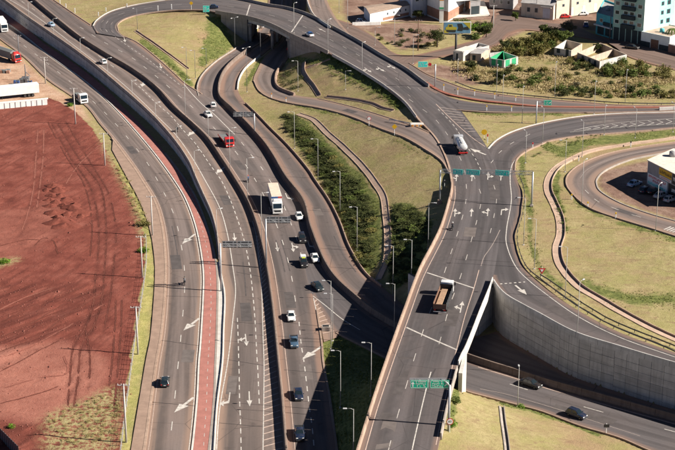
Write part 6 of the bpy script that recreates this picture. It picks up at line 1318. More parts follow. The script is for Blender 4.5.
class Bld:
    def __init__(s, name, label, cat, px, h, wall, roof='roof_grey', z=L1, z0=-.5, gable=0.0, over=.25, parapet=0.0, roofless=False):
        c = [P(a, b, z) for a, b in px]; s.h = h; s.n = len(c); o = c[0]; s.o = empty(name, tuple(o)); tag(s.o, label, cat); s.c = [q-o for q in c]; cen = sum(s.c, Vector())/s.n; s.cen = cen
        for i in range(s.n):
            a, b = s.c[i], s.c[(i+1) % s.n]; d = (b-a).normalized(); nrm = Vector((d.y, -d.x, 0)); nrm = nrm if nrm.dot((a+b)/2-cen) > 0 else -nrm; th = .25
            ai, bi = a-nrm*th, b-nrm*th
            wl = wall if isinstance(wall, str) else wall[i]
            a2, b2 = a+d*.003, b-d*.003
            MB().prism([(q.x, q.y) for q in (a2, b2, bi-d*th*.9, ai+d*th*.9)], z0, h+(parapet if not gable else 0)).build('wall', MATS[wl], s.o)
        if roofless: return
        if gable:                                               # ridge along side 0 -> 1
            a, b, c_, d_ = [cen+(q-cen)*(1+over/6) for q in s.c]; m1, m2 = (a+d_)/2, (b+c_)/2; up = Vector((0, 0, h+.01)); pk = Vector((0, 0, h+gable))
            for q1, q2, r1, r2 in ((a, b, m2, m1), (c_, d_, m1, m2)):
                v = [q1+up, q2+up, r1+(pk if True else up), r2+pk]; v[2] = r1+pk; v[3] = r2+pk
                MB().add(v+[p+Vector((0, 0, -.12)) for p in v], [(0, 1, 2, 3), (7, 6, 5, 4), (0, 4, 5, 1), (1, 5, 6, 2), (2, 6, 7, 3), (3, 7, 4, 0)]).build('roof', MATS[roof], s.o)
            for q1, q2, r in ((a, d_, m1), (b, c_, m2)):
                q1, q2 = cen+(q1-cen)*.97, cen+(q2-cen)*.97; r = cen+(r-cen)*.97; MB().add([q1+up, q2+up, r+pk*.985], [(0, 1, 2)]).build('gable_end', MATS[wall if isinstance(wall, str) else wall[0]], s.o)
        else:
            k = 1+over/8 if not parapet else .97
            MB().prism([((cen+(q-cen)*k).x, (cen+(q-cen)*k).y) for q in s.c], h-(0.3 if parapet else -.004), h+(.0 if parapet else .18)).build('roof', MATS[roof], s.o)
    def rect(s, i, u0, u1, z0, z1_, mat, name='window', dep=.05, parent=None):
        a, b = s.c[i], s.c[(i+1) % s.n]; d = b-a; dn = d.normalized(); nrm = Vector((dn.y, -dn.x, 0)); nrm = nrm if nrm.dot((a+b)/2-s.cen) > 0 else -nrm
        p, q = a+d*u0, a+d*u1
        return MB().prism([(v.x, v.y) for v in (p-nrm*.02, q-nrm*.02, q+nrm*dep, p+nrm*dep)], z0, z1_).build(name, MATS[mat], parent or s.o)
    def win(s, i, u0, u1, z0, z1_, fr='wall_white', mat='window_glass'):
        f = s.rect(i, u0, u1, z0, z1_, fr, 'window', .05); du = (u1-u0)*.1; s.rect(i, u0+du, u1-du, z0+.1, z1_-.1, mat, 'pane', .07, f)
        return f
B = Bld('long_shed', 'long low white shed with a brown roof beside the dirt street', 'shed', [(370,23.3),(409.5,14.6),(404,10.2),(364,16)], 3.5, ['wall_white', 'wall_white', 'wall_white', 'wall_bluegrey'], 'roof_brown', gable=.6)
B.rect(0, .32, .98, 0, .95, 'wall_brick', 'plinth', .04)
for u in (.42, .58, .74, .88): B.win(0, u, u+.035, 1.6, 2.5, 'wall_bluegrey')
B.rect(0, .02, .27, 2.7, 3.3, 'wall_bluegrey', 'fascia', .05)
MB().prism([(q.x, q.y) for q in (B.c[0]+Vector((-6, -2.4, 0)), B.c[0]+Vector((3.5, -.9, 0)), B.c[0]+Vector((3.6, -.5, 0)), B.c[0]+Vector((-6, -1.9, 0)))], -.3, .8).build('low_wall', MATS['wall_white'], B.o)
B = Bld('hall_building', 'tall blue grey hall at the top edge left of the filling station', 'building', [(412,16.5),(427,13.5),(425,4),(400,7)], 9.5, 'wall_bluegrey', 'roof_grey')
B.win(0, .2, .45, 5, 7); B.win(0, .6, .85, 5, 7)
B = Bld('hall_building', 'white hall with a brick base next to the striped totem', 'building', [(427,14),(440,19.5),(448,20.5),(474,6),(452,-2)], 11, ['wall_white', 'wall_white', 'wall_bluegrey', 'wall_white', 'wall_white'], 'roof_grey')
for i in (0, 1): B.rect(i, .0, 1.0, 0, 3.2, 'wall_brick', 'plinth', .04)
B.rect(2, 0, 1, 0, 3.0, 'wall_brick', 'plinth', .04)
p = P(441.2, 22, L1); t = empty('sign_totem', tuple(p)); tag(t, 'tall white totem with orange and green bands at the filling station', 'totem'); MB().cbox(-.7, .7, -.35, .35, -.2, 11, .03).build('totem_body', MATS['wall_white'], t)
for z, m_ in ((7.5, 'orange_plastic'), (4.6, 'green_paint'), (3.9, 'wall_grey')): MB().cbox(-.72, .72, -.37, .37, z, z+.6 if m_ != 'orange_plastic' else z+2.4, .01).build('colour_band', MATS[m_], t)
t = empty('filling_station_canopy', tuple(P(452, 12, L1))); tag(t, 'white filling station canopy on pillars at the top edge', 'canopy'); o = t.location
cs = [P(449,17,L1), P(484,13.5,L1), P(478,3,L1), P(446,6,L1)]
MB().prism([(q.x-o.x, q.y-o.y) for q in cs], 5.2, 6.0).build('canopy_roof', MATS['wall_white'], t)
for px, py in ((453,12.5),(464,11.5),(475,10),(457,8)):
    q = P(px, py, L1)-o; MB().cbox(q.x-.3, q.x+.3, q.y-.3, q.y+.3, 0, 5.2, .03).build('pillar', MATS['wall_white'], t); MB().cbox(q.x-.45, q.x+.45, q.y-1.2, q.y-.6, 0, 1.7, .05).build('fuel_pump', MATS['wall_grey'], t)
MB().prism([(q.x-o.x, q.y-o.y) for q in (P(444,18.5,L1), P(490,15,L1), P(484,1,L1), P(440,4,L1))], -.2, .1).build('forecourt', MATS['roof_pale'], t)
B = Bld('kiosk_building', 'grey block at the right end of the filling station canopy', 'kiosk', [(470,15),(480,14),(479,9),(470,10)], 4.6, 'wall_grey', 'roof_grey'); B.rect(0, .1, .9, 0, 3, 'wall_dark', 'shutter', .03)
B = Bld('low_building', 'low brown roofed building at the top edge right of the filling station', 'building', [(489,6),(513,8),(518,1.5),(493,-1)], 4.0, 'wall_grey', 'roof_brown', gable=1.0)
for u in (.15, .45, .75): B.win(0, u, u+.12, 1.2, 2.6)
# cream warehouse
B = Bld('warehouse', 'cream warehouse with a grey gable roof at the top right', 'warehouse', [(521,15.5),(553,18.8),(561,12.5),(528,8.5)], 4.6, ['wall_cream', 'wall_cream', 'wall_cream', 'wall_cream'], 'roof_grey', gable=1.4)
for u in (.18, .42): B.win(0, u, u+.1, 1.6, 3.2, 'wall_grey')
B.rect(0, .68, .9, 0, 3.4, 'wall_bluegrey', 'shutter_door', .05); B.rect(0, .62, .94, 3.6, 4.1, 'roof_pale', 'awning', .6)
B = Bld('warehouse', 'long cream warehouse wall stretching behind the parked red and white cars', 'warehouse', [(556,17.5),(603,9.5),(597,-2),(552,5)], 6.2, 'wall_cream', 'roof_grey', gable=1.2)
for u in (.3, .55, .8): B.rect(0, u, u+.06, 0, 2.6, 'wall_bluegrey', 'door', .04)
for u in (.12, .42, .68): B.win(0, u, u+.05, 3.4, 4.4, 'wall_grey')
# turquoise shop
B = Bld('shop_building', 'turquoise two storey shop left of the green apartment block', 'shop', [(595.5,33),(613,38),(622,26),(603,19)], 6.4, 'wall_turq', 'roof_grey', parapet=.5)
for u in (.1, .55): B.rect(0, u, u+.36, .1, 2.7, 'wall_dark', 'shop_door', .04)
B.rect(0, -.02, 1.02, 2.9, 3.3, 'wall_white', 'awning', .9); B.win(0, .2, .38, 4.2, 5.4); B.rect(0, .45, .92, 3.5, 4.6, 'wall_dark', 'balcony', .5); B.win(3, .3, .5, 4.2, 5.4)
# green apartment block
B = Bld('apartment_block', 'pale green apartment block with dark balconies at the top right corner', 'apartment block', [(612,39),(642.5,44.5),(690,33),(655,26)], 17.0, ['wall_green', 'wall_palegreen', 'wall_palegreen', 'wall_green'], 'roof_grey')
B.rect(0, 0.0, 1.0, 0, 4.2, 'wall_dark', 'shopfront', .06)
for f in range(4):
    z = 5.0+f*3.0
    for u in (.05, .78): B.win(0, u, u+.15, z+.5, z+1.8, 'wall_white')
    b_ = B.rect(0, .30, .72, z-.5, z+.75, 'wall_dark', 'balcony', 1.1)
    for u in (.33, .53): B.win(0, u, u+.15, z+.8, z+2.0, 'wall_white')
    B.win(1, .34, .40, z+.5, z+1.9, 'wall_turq'); B.win(1, .46, .54, z+.4, z+2.0, 'wall_turq')
B.rect(1, .3, .62, 4.6, 17.0, 'wall_green', 'stair_recess', .03); 
for k in range(5): B.rect(0, .02+k*.2, .04+k*.2, 0, 4.2, 'wall_green', 'pier', .1)
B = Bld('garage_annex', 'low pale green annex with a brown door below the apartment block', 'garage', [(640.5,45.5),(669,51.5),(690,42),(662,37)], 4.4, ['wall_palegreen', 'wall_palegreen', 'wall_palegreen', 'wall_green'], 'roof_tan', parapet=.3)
B.rect(0, .35, .62, 0, 2.9, 'rust_brown', 'garage_door', .05); B.rect(0, 0, .33, 0, 1.7, 'wall_dark', 'plinth', .04); B.rect(0, .64, 1, 0, 1.7, 'wall_dark', 'plinth', .04)
B = Bld('boundary_wall', 'brownish yard wall at the right edge below the annex', 'wall', [(668,51.8),(700,60),(700,59),(669,50.8)], 2.4, 'wall_brick', 'wall_grey')
# ruins and sheds on the waste land
B = Bld('ruined_house', 'white roofless house below the billboard', 'ruin', [(453,59),(463,60.5),(489,53.5),(478,50.5)], 2.6, 'ruin_white', roofless=True); B.rect(0, .3, .5, 0, 2.0, 'wall_dark', 'doorway', .02); B.rect(1, .25, .36, .8, 2.0, 'wall_dark', 'window_hole', .02); B.rect(1, .6, .7, 0, 2.0, 'wall_dark', 'doorway', .02)
MB().prism([(q.x, q.y) for q in (B.c[0]*1.0+Vector((.4, .3, 0)), B.c[1]+Vector((-.2, .4, 0)), (B.c[1]+B.c[2])/2, (B.c[0]+B.c[3])/2)], 2.7, 2.82).build('roof', MATS['roof_pale'], B.o)
B = Bld('rubble_shed', 'grey broken shed between the white ruin and the green huts', 'ruin', [(470,60),(481,60.5),(490,56),(480,53)], 2.2, 'wall_ruin', 'roof_grey', gable=.5); B.rect(0, .2, .5, 0, 1.6, 'wall_dark', 'doorway', .03)
B = Bld('green_hut', 'roofless white and green hut with open rooms on the waste land', 'hut', [(490,65.5),(504,67.5),(518,64),(503,58.5),(489,60)], 2.3, 'ruin_white', roofless=True)
for i in (0, 1):
    for u in (.1, .55): B.rect(i, u, u+.3, .2, 2.2, 'green_paint', 'doorway', .03)
for a_, b_ in ((0, 3), (1, 3)):
    q1, q2 = B.c[a_], B.c[b_]; d_ = (q2-q1).normalized(); n_ = Vector((-d_.y, d_.x, 0))*.1; MB().prism([(v.x, v.y) for v in (q1+d_*.3+n_, q2-d_*.4+n_, q2-d_*.4-n_, q1+d_*.3-n_)], -.3, 2.5).build('inner_wall', MATS['green_paint'], B.o)
B = Bld('ruined_house', 'small white and tan ruin at the left end of the long ruin', 'ruin', [(554,54),(571,57),(582,50),(566,46)], 2.1, ['ruin_white', 'wall_ruin', 'wall_ruin', 'ruin_white'], roofless=True); B.rect(0, .15, .35, .6, 2.0, 'wall_dark', 'window_hole', .02); B.rect(0, .68, .85, 0, 2.2, 'wall_dark', 'doorway', .02)
B = Bld('ruined_house', 'large roofless ruin with one bright white wall beside the brown street', 'ruin', [(577,59),(599.5,68),(626.5,61),(600,49)], 2.1, ['wall_ruin', 'ruin_white', 'wall_ruin', 'wall_ruin'], roofless=True)
for u in (.2, .5, .75): B.rect(0, u, u+.1, 0, 1.7, 'wall_dark', 'doorway', .02)
q1, q2 = B.c[0].lerp(B.c[1], .5), B.c[3].lerp(B.c[2], .5); d_ = (q2-q1).normalized(); n_ = Vector((-d_.y, d_.x, 0))*.12
MB().prism([(v.x, v.y) for v in (q1+d_*.5+n_, q2-d_*.4+n_, q2-d_*.4-n_, q1+d_*.5-n_)], -.3, 1.9).build('inner_wall', MATS['wall_ruin'], B.o)
# building with painted signs inside the loop
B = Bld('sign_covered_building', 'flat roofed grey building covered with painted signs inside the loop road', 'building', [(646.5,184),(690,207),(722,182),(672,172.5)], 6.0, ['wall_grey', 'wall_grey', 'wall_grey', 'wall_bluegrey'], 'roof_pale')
def sign_panel(u0, u1, z0, z1_, mat):
    return B.rect(0, u0, u1, z0, z1_, mat, 'painted_sign', .06)
def bars_on(u0, u1, z, h, mat, seed):
    a, b = B.c[0], B.c[1]; d = (b-a); L_ = d.length; r = random.Random(seed); u = u0; nrm = Vector((d.normalized().y, -d.normalized().x, 0)); m = MB()
    while u < u1:
        w_ = r.choice((.25, .32, .4))/L_; k = r.random()
        for p0, p1, za, zb in ((0, .3, 0, 1), (.3, .85, .72, 1) if k < .5 else (.3, .85, 0, .28), (.6, .85, .3, .72) if k < .7 else (.3, .6, .4, .6)):
            q0, q1_ = a+d*(u+w_*p0), a+d*(u+w_*p1); m.prism([(v.x, v.y) for v in (q0+nrm*.062, q1_+nrm*.062, q1_+nrm*.075, q0+nrm*.075)], z+h*za, z+h*zb)
        u += w_*1.15
    tag(m.build('lettering', MATS[mat], B.o), kind='stuff')
sign_panel(.02, .47, .25, 3.0, 'sign_white'); bars_on(.04, .44, 2.15, .6, 'sign_red', 3); bars_on(.14, .36, 1.4, .55, 'sign_red', 4); bars_on(.04, .44, .5, .6, 'sign_cyan', 5)
sign_panel(.27, .56, 4.1, 5.8, 'sign_yellow'); bars_on(.29, .54, 4.6, .7, 'sign_black', 6); sign_panel(.29, .55, 3.3, 3.9, 'sign_white'); bars_on(.31, .53, 3.45, .3, 'sign_red', 7)
sign_panel(.575, .8, 3.4, 5.85, 'sign_black'); sign_panel(.5, .8, .2, 3.1, 'sign_black'); bars_on(.6, .76, 4.2, .9, 'sign_white', 8); bars_on(.58, .78, 1.4, .8, 'sign_white', 9)
# billboard
b = hit(455.6, 58.5, False); H_ = height_for(b, 21.6); s_ = pscale(b+Vector((0, 0, H_))); t = empty('billboard', tuple(b)); tag(t, 'billboard with a yellow machine picture on a dark post', 'billboard')
bw = 27.6/s_; bh = 12.0/s_; x0 = (442.6-455.6)/s_
MB().tube([(0, 0, -.5), (0, 0, H_-bh)], .35, 12).build('post', MATS['trim_black'], t, True); MB().cbox(x0, x0+bw, -.2, .2, H_-bh, H_, .03).build('frame', MATS['wall_white'], t)
pn = MB().box(x0+.2, x0+bw-.2, -.24, -.205, H_-bh+.2, H_-.2).build('poster', plain('poster_blue', (.14, .30, .42), .5, var=.3, scale=.5), t)
def patch(pts, mat, y): MB().add([(x0+.2+a*(bw-.4), y, H_-bh+.2+b_*(bh-.4)) for a, b_ in pts]+[(x0+.2+a*(bw-.4), y+.01, H_-bh+.2+b_*(bh-.4)) for a, b_ in pts], [tuple(range(len(pts))), tuple(range(2*len(pts)-1, len(pts)-1, -1))]+[(i, (i+1) % len(pts), len(pts)+(i+1) % len(pts), len(pts)+i) for i in range(len(pts))]).build('poster_shape', MATS[mat], pn)
plain('poster_yellow', (.50, .42, .04), .5); plain('poster_dark', (.03, .035, .03), .5)
for pts, mat, y in (([(0, 0), (.2, 0), (0, .35)], 'poster_yellow', -.26), ([(.72, 1), (1, 1), (1, .35)], 'poster_yellow', -.26), ([(.06, .3), (.48, .3), (.48, .55), (.34, .6), (.32, .82), (.16, .82), (.12, .58), (.06, .55)], 'poster_yellow', -.27), ([(.1, .08), (.44, .08), (.46, .3), (.08, .3)], 'poster_dark', -.265), ([(.5, .2), (.7, .2), (.74, .5), (.68, .9), (.5, .88), (.54, .5)], 'poster_dark', -.265), ([(.72, .3), (.96, .3), (.9, .62), (.76, .55)], 'poster_dark', -.262), ([(.18, .6), (.3, .6), (.29, .76), (.19, .76)], 'poster_dark', -.28)): patch(pts, mat, y)
# yard wall in front of the trailer, lot fence, corner roof
B = Bld('yard_wall', 'stained white concrete wall between the truck yard and the dirt lot', 'wall', [(-20,111),(47.5,104.6),(47.4,103.7),(-20,109.9)], 1.7, 'wall_white', 'wall_white', z=0.0)
for i_ in range(9): B.rect(0, .28+i_*.08, .29+i_*.08, 0, 1.72, 'wall_grey', 'pilaster', .08)
p = P(0, 452, 3.0); t = empty('shed_roof', (p.x, p.y, 0)); tag(t, 'corner of a dark corrugated fence at the bottom left', 'fence')
qs = [P(-6, 433, 0), P(19, 458, 0)]
for k in range(26):
    a = qs[0].lerp(qs[1], k/26)-Vector((p.x, p.y, 0)); b = qs[0].lerp(qs[1], (k+.9)/26)-Vector((p.x, p.y, 0)); MB().prism([(a.x, a.y), (b.x, b.y), (b.x+.05, b.y+.06), (a.x+.05, a.y+.06)], -.2, 2.2).build('slat', MATS['trim_black' if k % 2 else 'pole_dark'], t)
# low ragged fence along the lot
def lot_fence(label, pts):
    a = cr([hit(x, y, False) for x, y in pts]); a = resample(a, max(3, int(length(a)/2.2))); t = empty('lot_fence', tuple(a[0])); tag(t, label, 'fence'); o = a[0].copy(); pm = MB().cbox(-.07, .07, -.07, .07, -.3, 1.5, .02).mesh('fence_post', MATS['pole_concrete'])
    for i in range(len(a)):
        k = mesh_obj('fence_post', pm, t); k.location = (a[i][0]-o[0], a[i][1]-o[1], ground_z(a[i][0], a[i][1])-o[2]); k.rotation_euler = (RNG.uniform(-.08, .08), RNG.uniform(-.08, .08), 0)
    for z in (.35, .75, 1.15, 1.4):
        q = a-o; q[:, 2] += z; MB().tube([tuple(v) for v in q], .014, 4).build('wire', MATS['galvanised'], t)
lot_fence('wire fence on pale posts between the dirt lot and the grass verge', [(146,240),(146.5,262),(144,286),(140,312),(136,336),(132,366),(128,396),(124.5,424),(121,452),(119,465)])
# stacked material behind the trailer
for lab, px, py, w_, h_, m_ in (('blue tarpaulin covered stack behind the white trailer', 17, 84, 1.6, 1.4, 'paint_blue'), ('grey machine part pile behind the white trailer', 24, 82.5, 2.2, 1.7, 'pole_dark'), ('orange brick pile at the yard entrance', 5, 72.5, 3.2, 1.2, 'wall_brick'), ('small blue drum stack behind the trailer', 30.5, 83, .9, 1.0, 'paint_blue')):
    q = hit(px, py, False); t = empty('material_pile', tuple(q)); tag(t, lab, 'pile')
    for k in range(6): MB().cbox(-w_/2+RNG.uniform(-.2, .2)+(k % 3)*w_/3-.3, -w_/2+(k % 3)*w_/3+w_/3+.1, -w_/3+(k//3)*w_/3, (k//3)*w_/3-.05, -.1, h_*RNG.uniform(.6, 1), .08).build('bundle', MATS[m_ if k % 2 == 0 else 'tarp_grey'], t)
MB_p = hit(25.6, 80, False); t = empty('crane_arm', tuple(MB_p)); tag(t, 'dark loader arm sticking up behind the trailer', 'loader'); MB().tube([(0, 0, 0), (.1, 0, 2.6), (.0, 0, 5.2)], [.3, .2, .1], 6).build('mast', MATS['pole_dark'], t); MB().cbox(-1.2, 1.2, -.8, .8, -.1, 1.1, .1).build('base', MATS['pole_dark'], t); MB().tube([(0, 0, 3.0), (1.6, 0, 1.2)], .1, 6).build('jib', MATS['pole_dark'], t)

# roof clutter: water tanks, vents, sheet ridges
def roof_tank(label, px, py, z, r=.8):
    q = P(px, py, z); t = empty('water_tank', tuple(q)); tag(t, label, 'water tank'); MB().tube([(0, 0, 0), (0, 0, 1.1), (0, 0, 1.3)], [r, r*.92, r*.5], 14).build('tank', MATS['wall_turq' if 'blue' in label else 'wall_grey'], t, True); MB().tube([(0, 0, 1.3), (0, 0, 1.42)], r*.3, 10).build('lid', MATS['wall_white'], t)
roof_tank('blue water tank on the roof of the pale green annex', 662, 32, L1+4.4); roof_tank('grey water tank on the turquoise shop roof', 608, 11, L1+6.2); roof_tank('grey tank on the flat roof of the sign covered building', 673, 156, L1+6.2, 1.0)
# ================================================================== vegetation
def leafmat(name, a, b, c):
    g = N(name); oi = g.n('ShaderNodeObjectInfo'); p = g.pos(); n1 = g.noise(p, 1.1, 4); n2 = g.noise(p, 5, 3)
    col = g.ramp(n1, [(.3, a), (.52, b), (.75, c)]); col = g.mix(g.ramp(n2, [(.35, .5), (.55, 0)]), col, tuple(x*.55 for x in a)); col = g.mix(g.ramp(oi.outputs['Random'], [(0, .0), (1, .5)]), col, b)
    g.done(col, .75, spec=.25)
    tr = g.n('ShaderNodeBsdfTranslucent'); g.l(col, tr.inputs[0]); mx = g.n('ShaderNodeMixShader'); mx.inputs[0].default_value = .25; g.l(g.b.outputs[0], mx.inputs[1]); g.l(tr.outputs[0], mx.inputs[2]); g.l(mx.outputs[0], g.t.nodes['Material Output'].inputs[0]); return g.m
leafmat('leaf_dark', (.030, .040, .012), (.065, .078, .022), (.13, .13, .04)); leafmat('leaf_green', (.06, .09, .02), (.13, .17, .04), (.23, .25, .07)); leafmat('leaf_olive', (.10, .095, .03), (.19, .17, .05), (.30, .26, .085)); leafmat('leaf_grey', (.10, .09, .055), (.17, .15, .09), (.25, .22, .13)); leafmat('leaf_bright', (.08, .16, .015), (.17, .30, .03), (.27, .40, .06))
leafmat('straw', (.36, .28, .15), (.46, .37, .20), (.56, .46, .26)); leafmat('grass_green', (.16, .19, .045), (.24, .26, .07), (.34, .33, .11)); plain('bark', (.10, .075, .055), .9, var=.3)
def leaf_cloud(name, blobs, n, size, mat, seed, flat=.0):
    r = np.random.default_rng(seed); vs, fs = [], []; vol = np.array([b[3]*b[4]*b[5] for b in blobs]); vol = vol/vol.sum()
    for bi, b in enumerate(blobs):
        k = max(4, int(n*vol[bi])); d = r.normal(size=(k, 3)); d /= np.linalg.norm(d, axis=1)[:, None]; rad = r.random(k)**.38; lump = 1+.22*np.sin(d[:, 0]*5+seed)*np.cos(d[:, 1]*4+seed)+.18*np.sin(d[:, 2]*7+d[:, 0]*3)
        c = d*(rad*lump)[:, None]*np.array(b[3:6])+np.array(b[:3])
        for p in c:
            if p[2] < .02: p[2] = abs(p[2])*.3+.03
            q = r.normal(size=3); q[2] = abs(q[2])+.3; q /= np.linalg.norm(q); a = np.cross(q, r.normal(size=3)); a /= np.linalg.norm(a)+1e-9; e = np.cross(q, a); s_ = size*r.uniform(.6, 1.3); i = len(vs)
            vs += [tuple(p-a*s_), tuple(p+e*s_*.55), tuple(p+a*s_), tuple(p-e*s_*.55)]; fs.append((i, i+1, i+2, i+3))
    me = bpy.data.meshes.new(name); me.from_pydata(vs, [], fs); me.materials.append(MATS[mat]); return me
def stems(seed, h, n=5, r=.05):
    rr = random.Random(seed); m = MB()
    for k in range(n):
        a = rr.uniform(0, 6.28); e = rr.uniform(.2, .6)*h; m.tube([(0, 0, -.2), (math.cos(a)*e*.3, math.sin(a)*e*.3, h*.4), (math.cos(a)*e, math.sin(a)*e, h*.8)], [r, r*.7, r*.3], 5)
    return m.mesh('stem', MATS['bark'])
SHRUB = {}; leafmat('leaf_mid', (.07, .075, .03), (.12, .125, .045), (.19, .18, .07)); leafmat('straw_leaf', (.24, .215, .08), (.38, .33, .14), (.48, .42, .20))
for mat in ('leaf_dark', 'leaf_green', 'leaf_olive', 'leaf_grey', 'leaf_bright', 'straw_leaf', 'leaf_mid'):
    for v in range(4):
        r = random.Random(v*13+len(mat)); bl = [(0, 0, .6, .85, .85, .7)]+[(r.uniform(-.75, .75), r.uniform(-.75, .75), r.uniform(.35, .85), r.uniform(.35, .6), r.uniform(.35, .6), r.uniform(.3, .55)) for _ in range(5)]
        SHRUB[mat, v] = (leaf_cloud('foliage', bl, 420, .15, mat, v*7+3), stems(v, 1.0))
def shrub(label, p, sx, sz, mat, v, group=None, name='shrub'):
    t = empty(name, tuple(p), RNG.uniform(0, 6.28)); tag(t, label, 'shrub', group); t.scale = (sx, sx*RNG.uniform(.85, 1.15), sz)
    mesh_obj('foliage', SHRUB[mat, v][0], t); mesh_obj('stem', SHRUB[mat, v][1], t); return t
def scatter(poly, n, gap):
    xs = [q[0] for q in poly]; ys = [q[1] for q in poly]; out = []; tries = 0
    while len(out) < n and tries < n*60:
        tries += 1; x, y = RNG.uniform(min(xs), max(xs)), RNG.uniform(min(ys), max(ys))
        if not in_poly(np.array([x]), np.array([y]), poly)[0]: continue
        p = hit(x, y, True); g_ = ground_z(p.x, p.y)
        if p.z > g_+.06: continue
        if all((p-q).length > gap for q in out): out.append(p)
    return out
def plants(poly, n, gap, s0, s1, kz, mats, where, group, split):
    """single bushes; each label names look, size and place within its own patch"""
    look = {'leaf_mid': 'grey green', 'leaf_dark': 'dark green', 'leaf_green': 'mid green', 'leaf_olive': 'yellowish', 'leaf_grey': 'greyish', 'leaf_bright': 'bright green'}
    for i, p in enumerate(scatter(poly, n, gap)):
        s_ = RNG.uniform(s0, s1); m_ = mats[i % len(mats)]; x, y = to_px(p.x, p.y, p.z); size = 'large' if s_ > s0+(s1-s0)*.66 else ('small' if s_ < s0+(s1-s0)*.33 else 'middling')
        shrub(f'{size} {look[m_]} bush {split(x, y)} of the {where}', p, s_, s_*kz*RNG.uniform(.85, 1.15), m_, i % 4, group)
def thirds(v, cuts, names): return names[sum(v > c for c in cuts)]
SLOPE = [(285,114),(294,117),(308,129),(325,148),(341,164),(356,181),(368,198),(373,214),(373,240),(370,262),(365,272),(358,250),(347,224),(334,196),(318,168),(302,144),(288,128),(282,118)]
plants(SLOPE, 96, 1.7, 1.0, 1.9, .32, ('leaf_dark', 'leaf_green', 'leaf_dark', 'leaf_olive', 'leaf_dark', 'leaf_mid'), 'thicket above the underpass road', 'shrubs of the slope thicket', lambda x, y: thirds(y, (130, 145, 160, 175, 190, 205, 220, 235, 250), ('at the very top', 'near the top', 'in the upper part', 'above the middle', 'at the middle', 'just past the middle', 'below the middle', 'in the lower part', 'near the bottom', 'at the very bottom')))
plants([(394,202),(412,206),(430,222),(428,244),(414,272),(398,292),(390,280),(392,240)], 34, 1.9, 1.1, 1.9, .34, ('leaf_dark', 'leaf_dark', 'leaf_green'), 'bank left of the near overpass', 'shrubs on the bank beside the near overpass', lambda x, y: thirds(y, (225, 250), ('at the top', 'in the middle', 'at the shaded foot')))
plants([(528,44),(556,34),(560,44),(552,54),(524,58),(504,56),(506,48)], 32, 2.2, 1.2, 2.2, 1.25, ('leaf_olive', 'leaf_olive', 'leaf_green'), 'yellow thicket left of the ruins', 'yellowish bushes left of the ruins', lambda x, y: thirds(x, (522, 540), ('at the left end', 'in the middle', 'at the right end')))
plants([(600,68),(622,62),(640,66),(664,74),(672,80),(640,78),(606,76)], 22, 2.2, 1.1, 2.0, 1.0, ('leaf_green', 'leaf_olive'), 'bush row by the brown street', 'green bushes in front of the ruins', lambda x, y: thirds(x, (622, 646), ('at the ruin end', 'in the middle', 'at the right end')))
plants([(556,62),(590,66),(640,80),(675,82),(675,97),(620,98),(560,93),(540,86)], 24, 3.4, .7, 1.5, .8, ('leaf_green', 'leaf_dark', 'leaf_olive', 'leaf_grey'), 'dry waste land', 'bushes on the dry waste land', lambda x, y: thirds(x, (580, 610, 640), ('at the left', 'left of the middle', 'right of the middle', 'at the right')))
plants([(560,88),(600,92),(640,93),(675,92),(675,98),(620,100),(560,96)], 22, 2.2, .9, 1.8, .95, ('leaf_green', 'leaf_olive', 'leaf_dark'), 'waste land roadside', 'bushes at the waste land roadside', lambda x, y: thirds(x, (590, 620, 650), ('at the left', 'left of the middle', 'right of the middle', 'at the right')))
plants([(455,64),(486,66),(520,68),(545,72),(540,90),(500,86),(470,80)], 18, 3.2, .8, 1.7, .85, ('leaf_dark', 'leaf_green', 'leaf_olive'), 'waste land below the green huts', 'bushes below the green huts', lambda x, y: thirds(x, (480, 510), ('at the left', 'in the middle', 'at the right')))
plants([(350,30),(380,34),(410,30),(440,36),(440,48),(412,48),(380,44)], 22, 2.2, .6, 1.4, .8, ('leaf_grey', 'leaf_dark', 'leaf_olive'), 'bare earth by the long shed', 'grey bushes in front of the long shed', lambda x, y: thirds(x, (380, 410), ('at the left', 'in the middle', 'at the right')))
plants([(472,26),(498,24),(506,36),(490,44),(476,40)], 10, 2.0, 1.0, 2.0, .9, ('leaf_green', 'leaf_dark', 'leaf_bright'), 'planting right of the billboard', 'bushes right of the billboard', lambda x, y: thirds(x, (485,), ('at the left', 'at the right')))
plants([(566,58),(580,58),(600,66),(596,72),(570,64)], 12, 1.6, .8, 1.6, .9, ('leaf_green', 'leaf_dark', 'leaf_olive'), 'growth hugging the ruins', 'bushes hugging the ruins', lambda x, y: thirds(x, (582,), ('at the left', 'at the right')))
def undergrowth(name, label, polys, n, s0, s1, kz, mat, gap=.8):
    """low growth too dense to count: many small leaf clumps in one mesh"""
    vs, fs = [], []; src = SHRUB[mat, 0][0]; sv = np.empty(len(src.vertices)*3); src.vertices.foreach_get('co', sv); sv = sv.reshape(-1, 4, 3)
    for poly in polys:
        for p in scatter(poly, n, gap):
            s_ = RNG.uniform(s0, s1); a = RNG.uniform(0, 6.28); pick = RNG.choice(len(sv), 110, replace=False); q = sv[pick].reshape(-1, 3); x = q[:, 0]*math.cos(a)-q[:, 1]*math.sin(a); y = q[:, 0]*math.sin(a)+q[:, 1]*math.cos(a); b_ = len(vs)
            vs += list(zip(x*s_+p.x, y*s_+p.y, q[:, 2]*s_*kz+p.z)); fs += [(b_+i, b_+i+1, b_+i+2, b_+i+3) for i in range(0, len(q), 4)]
    me = bpy.data.meshes.new(name); me.from_pydata(vs, [], fs); me.materials.append(MATS[mat]); return tag(mesh_obj(name, me), label, None, None, 'stuff')
undergrowth('undergrowth', 'low yellow green growth filling the slope thicket', [SLOPE], 130, .7, 1.3, .34, 'leaf_mid', .9)
undergrowth('undergrowth', 'dark low growth under the slope thicket', [SLOPE], 220, .9, 1.5, .38, 'leaf_dark', .7)
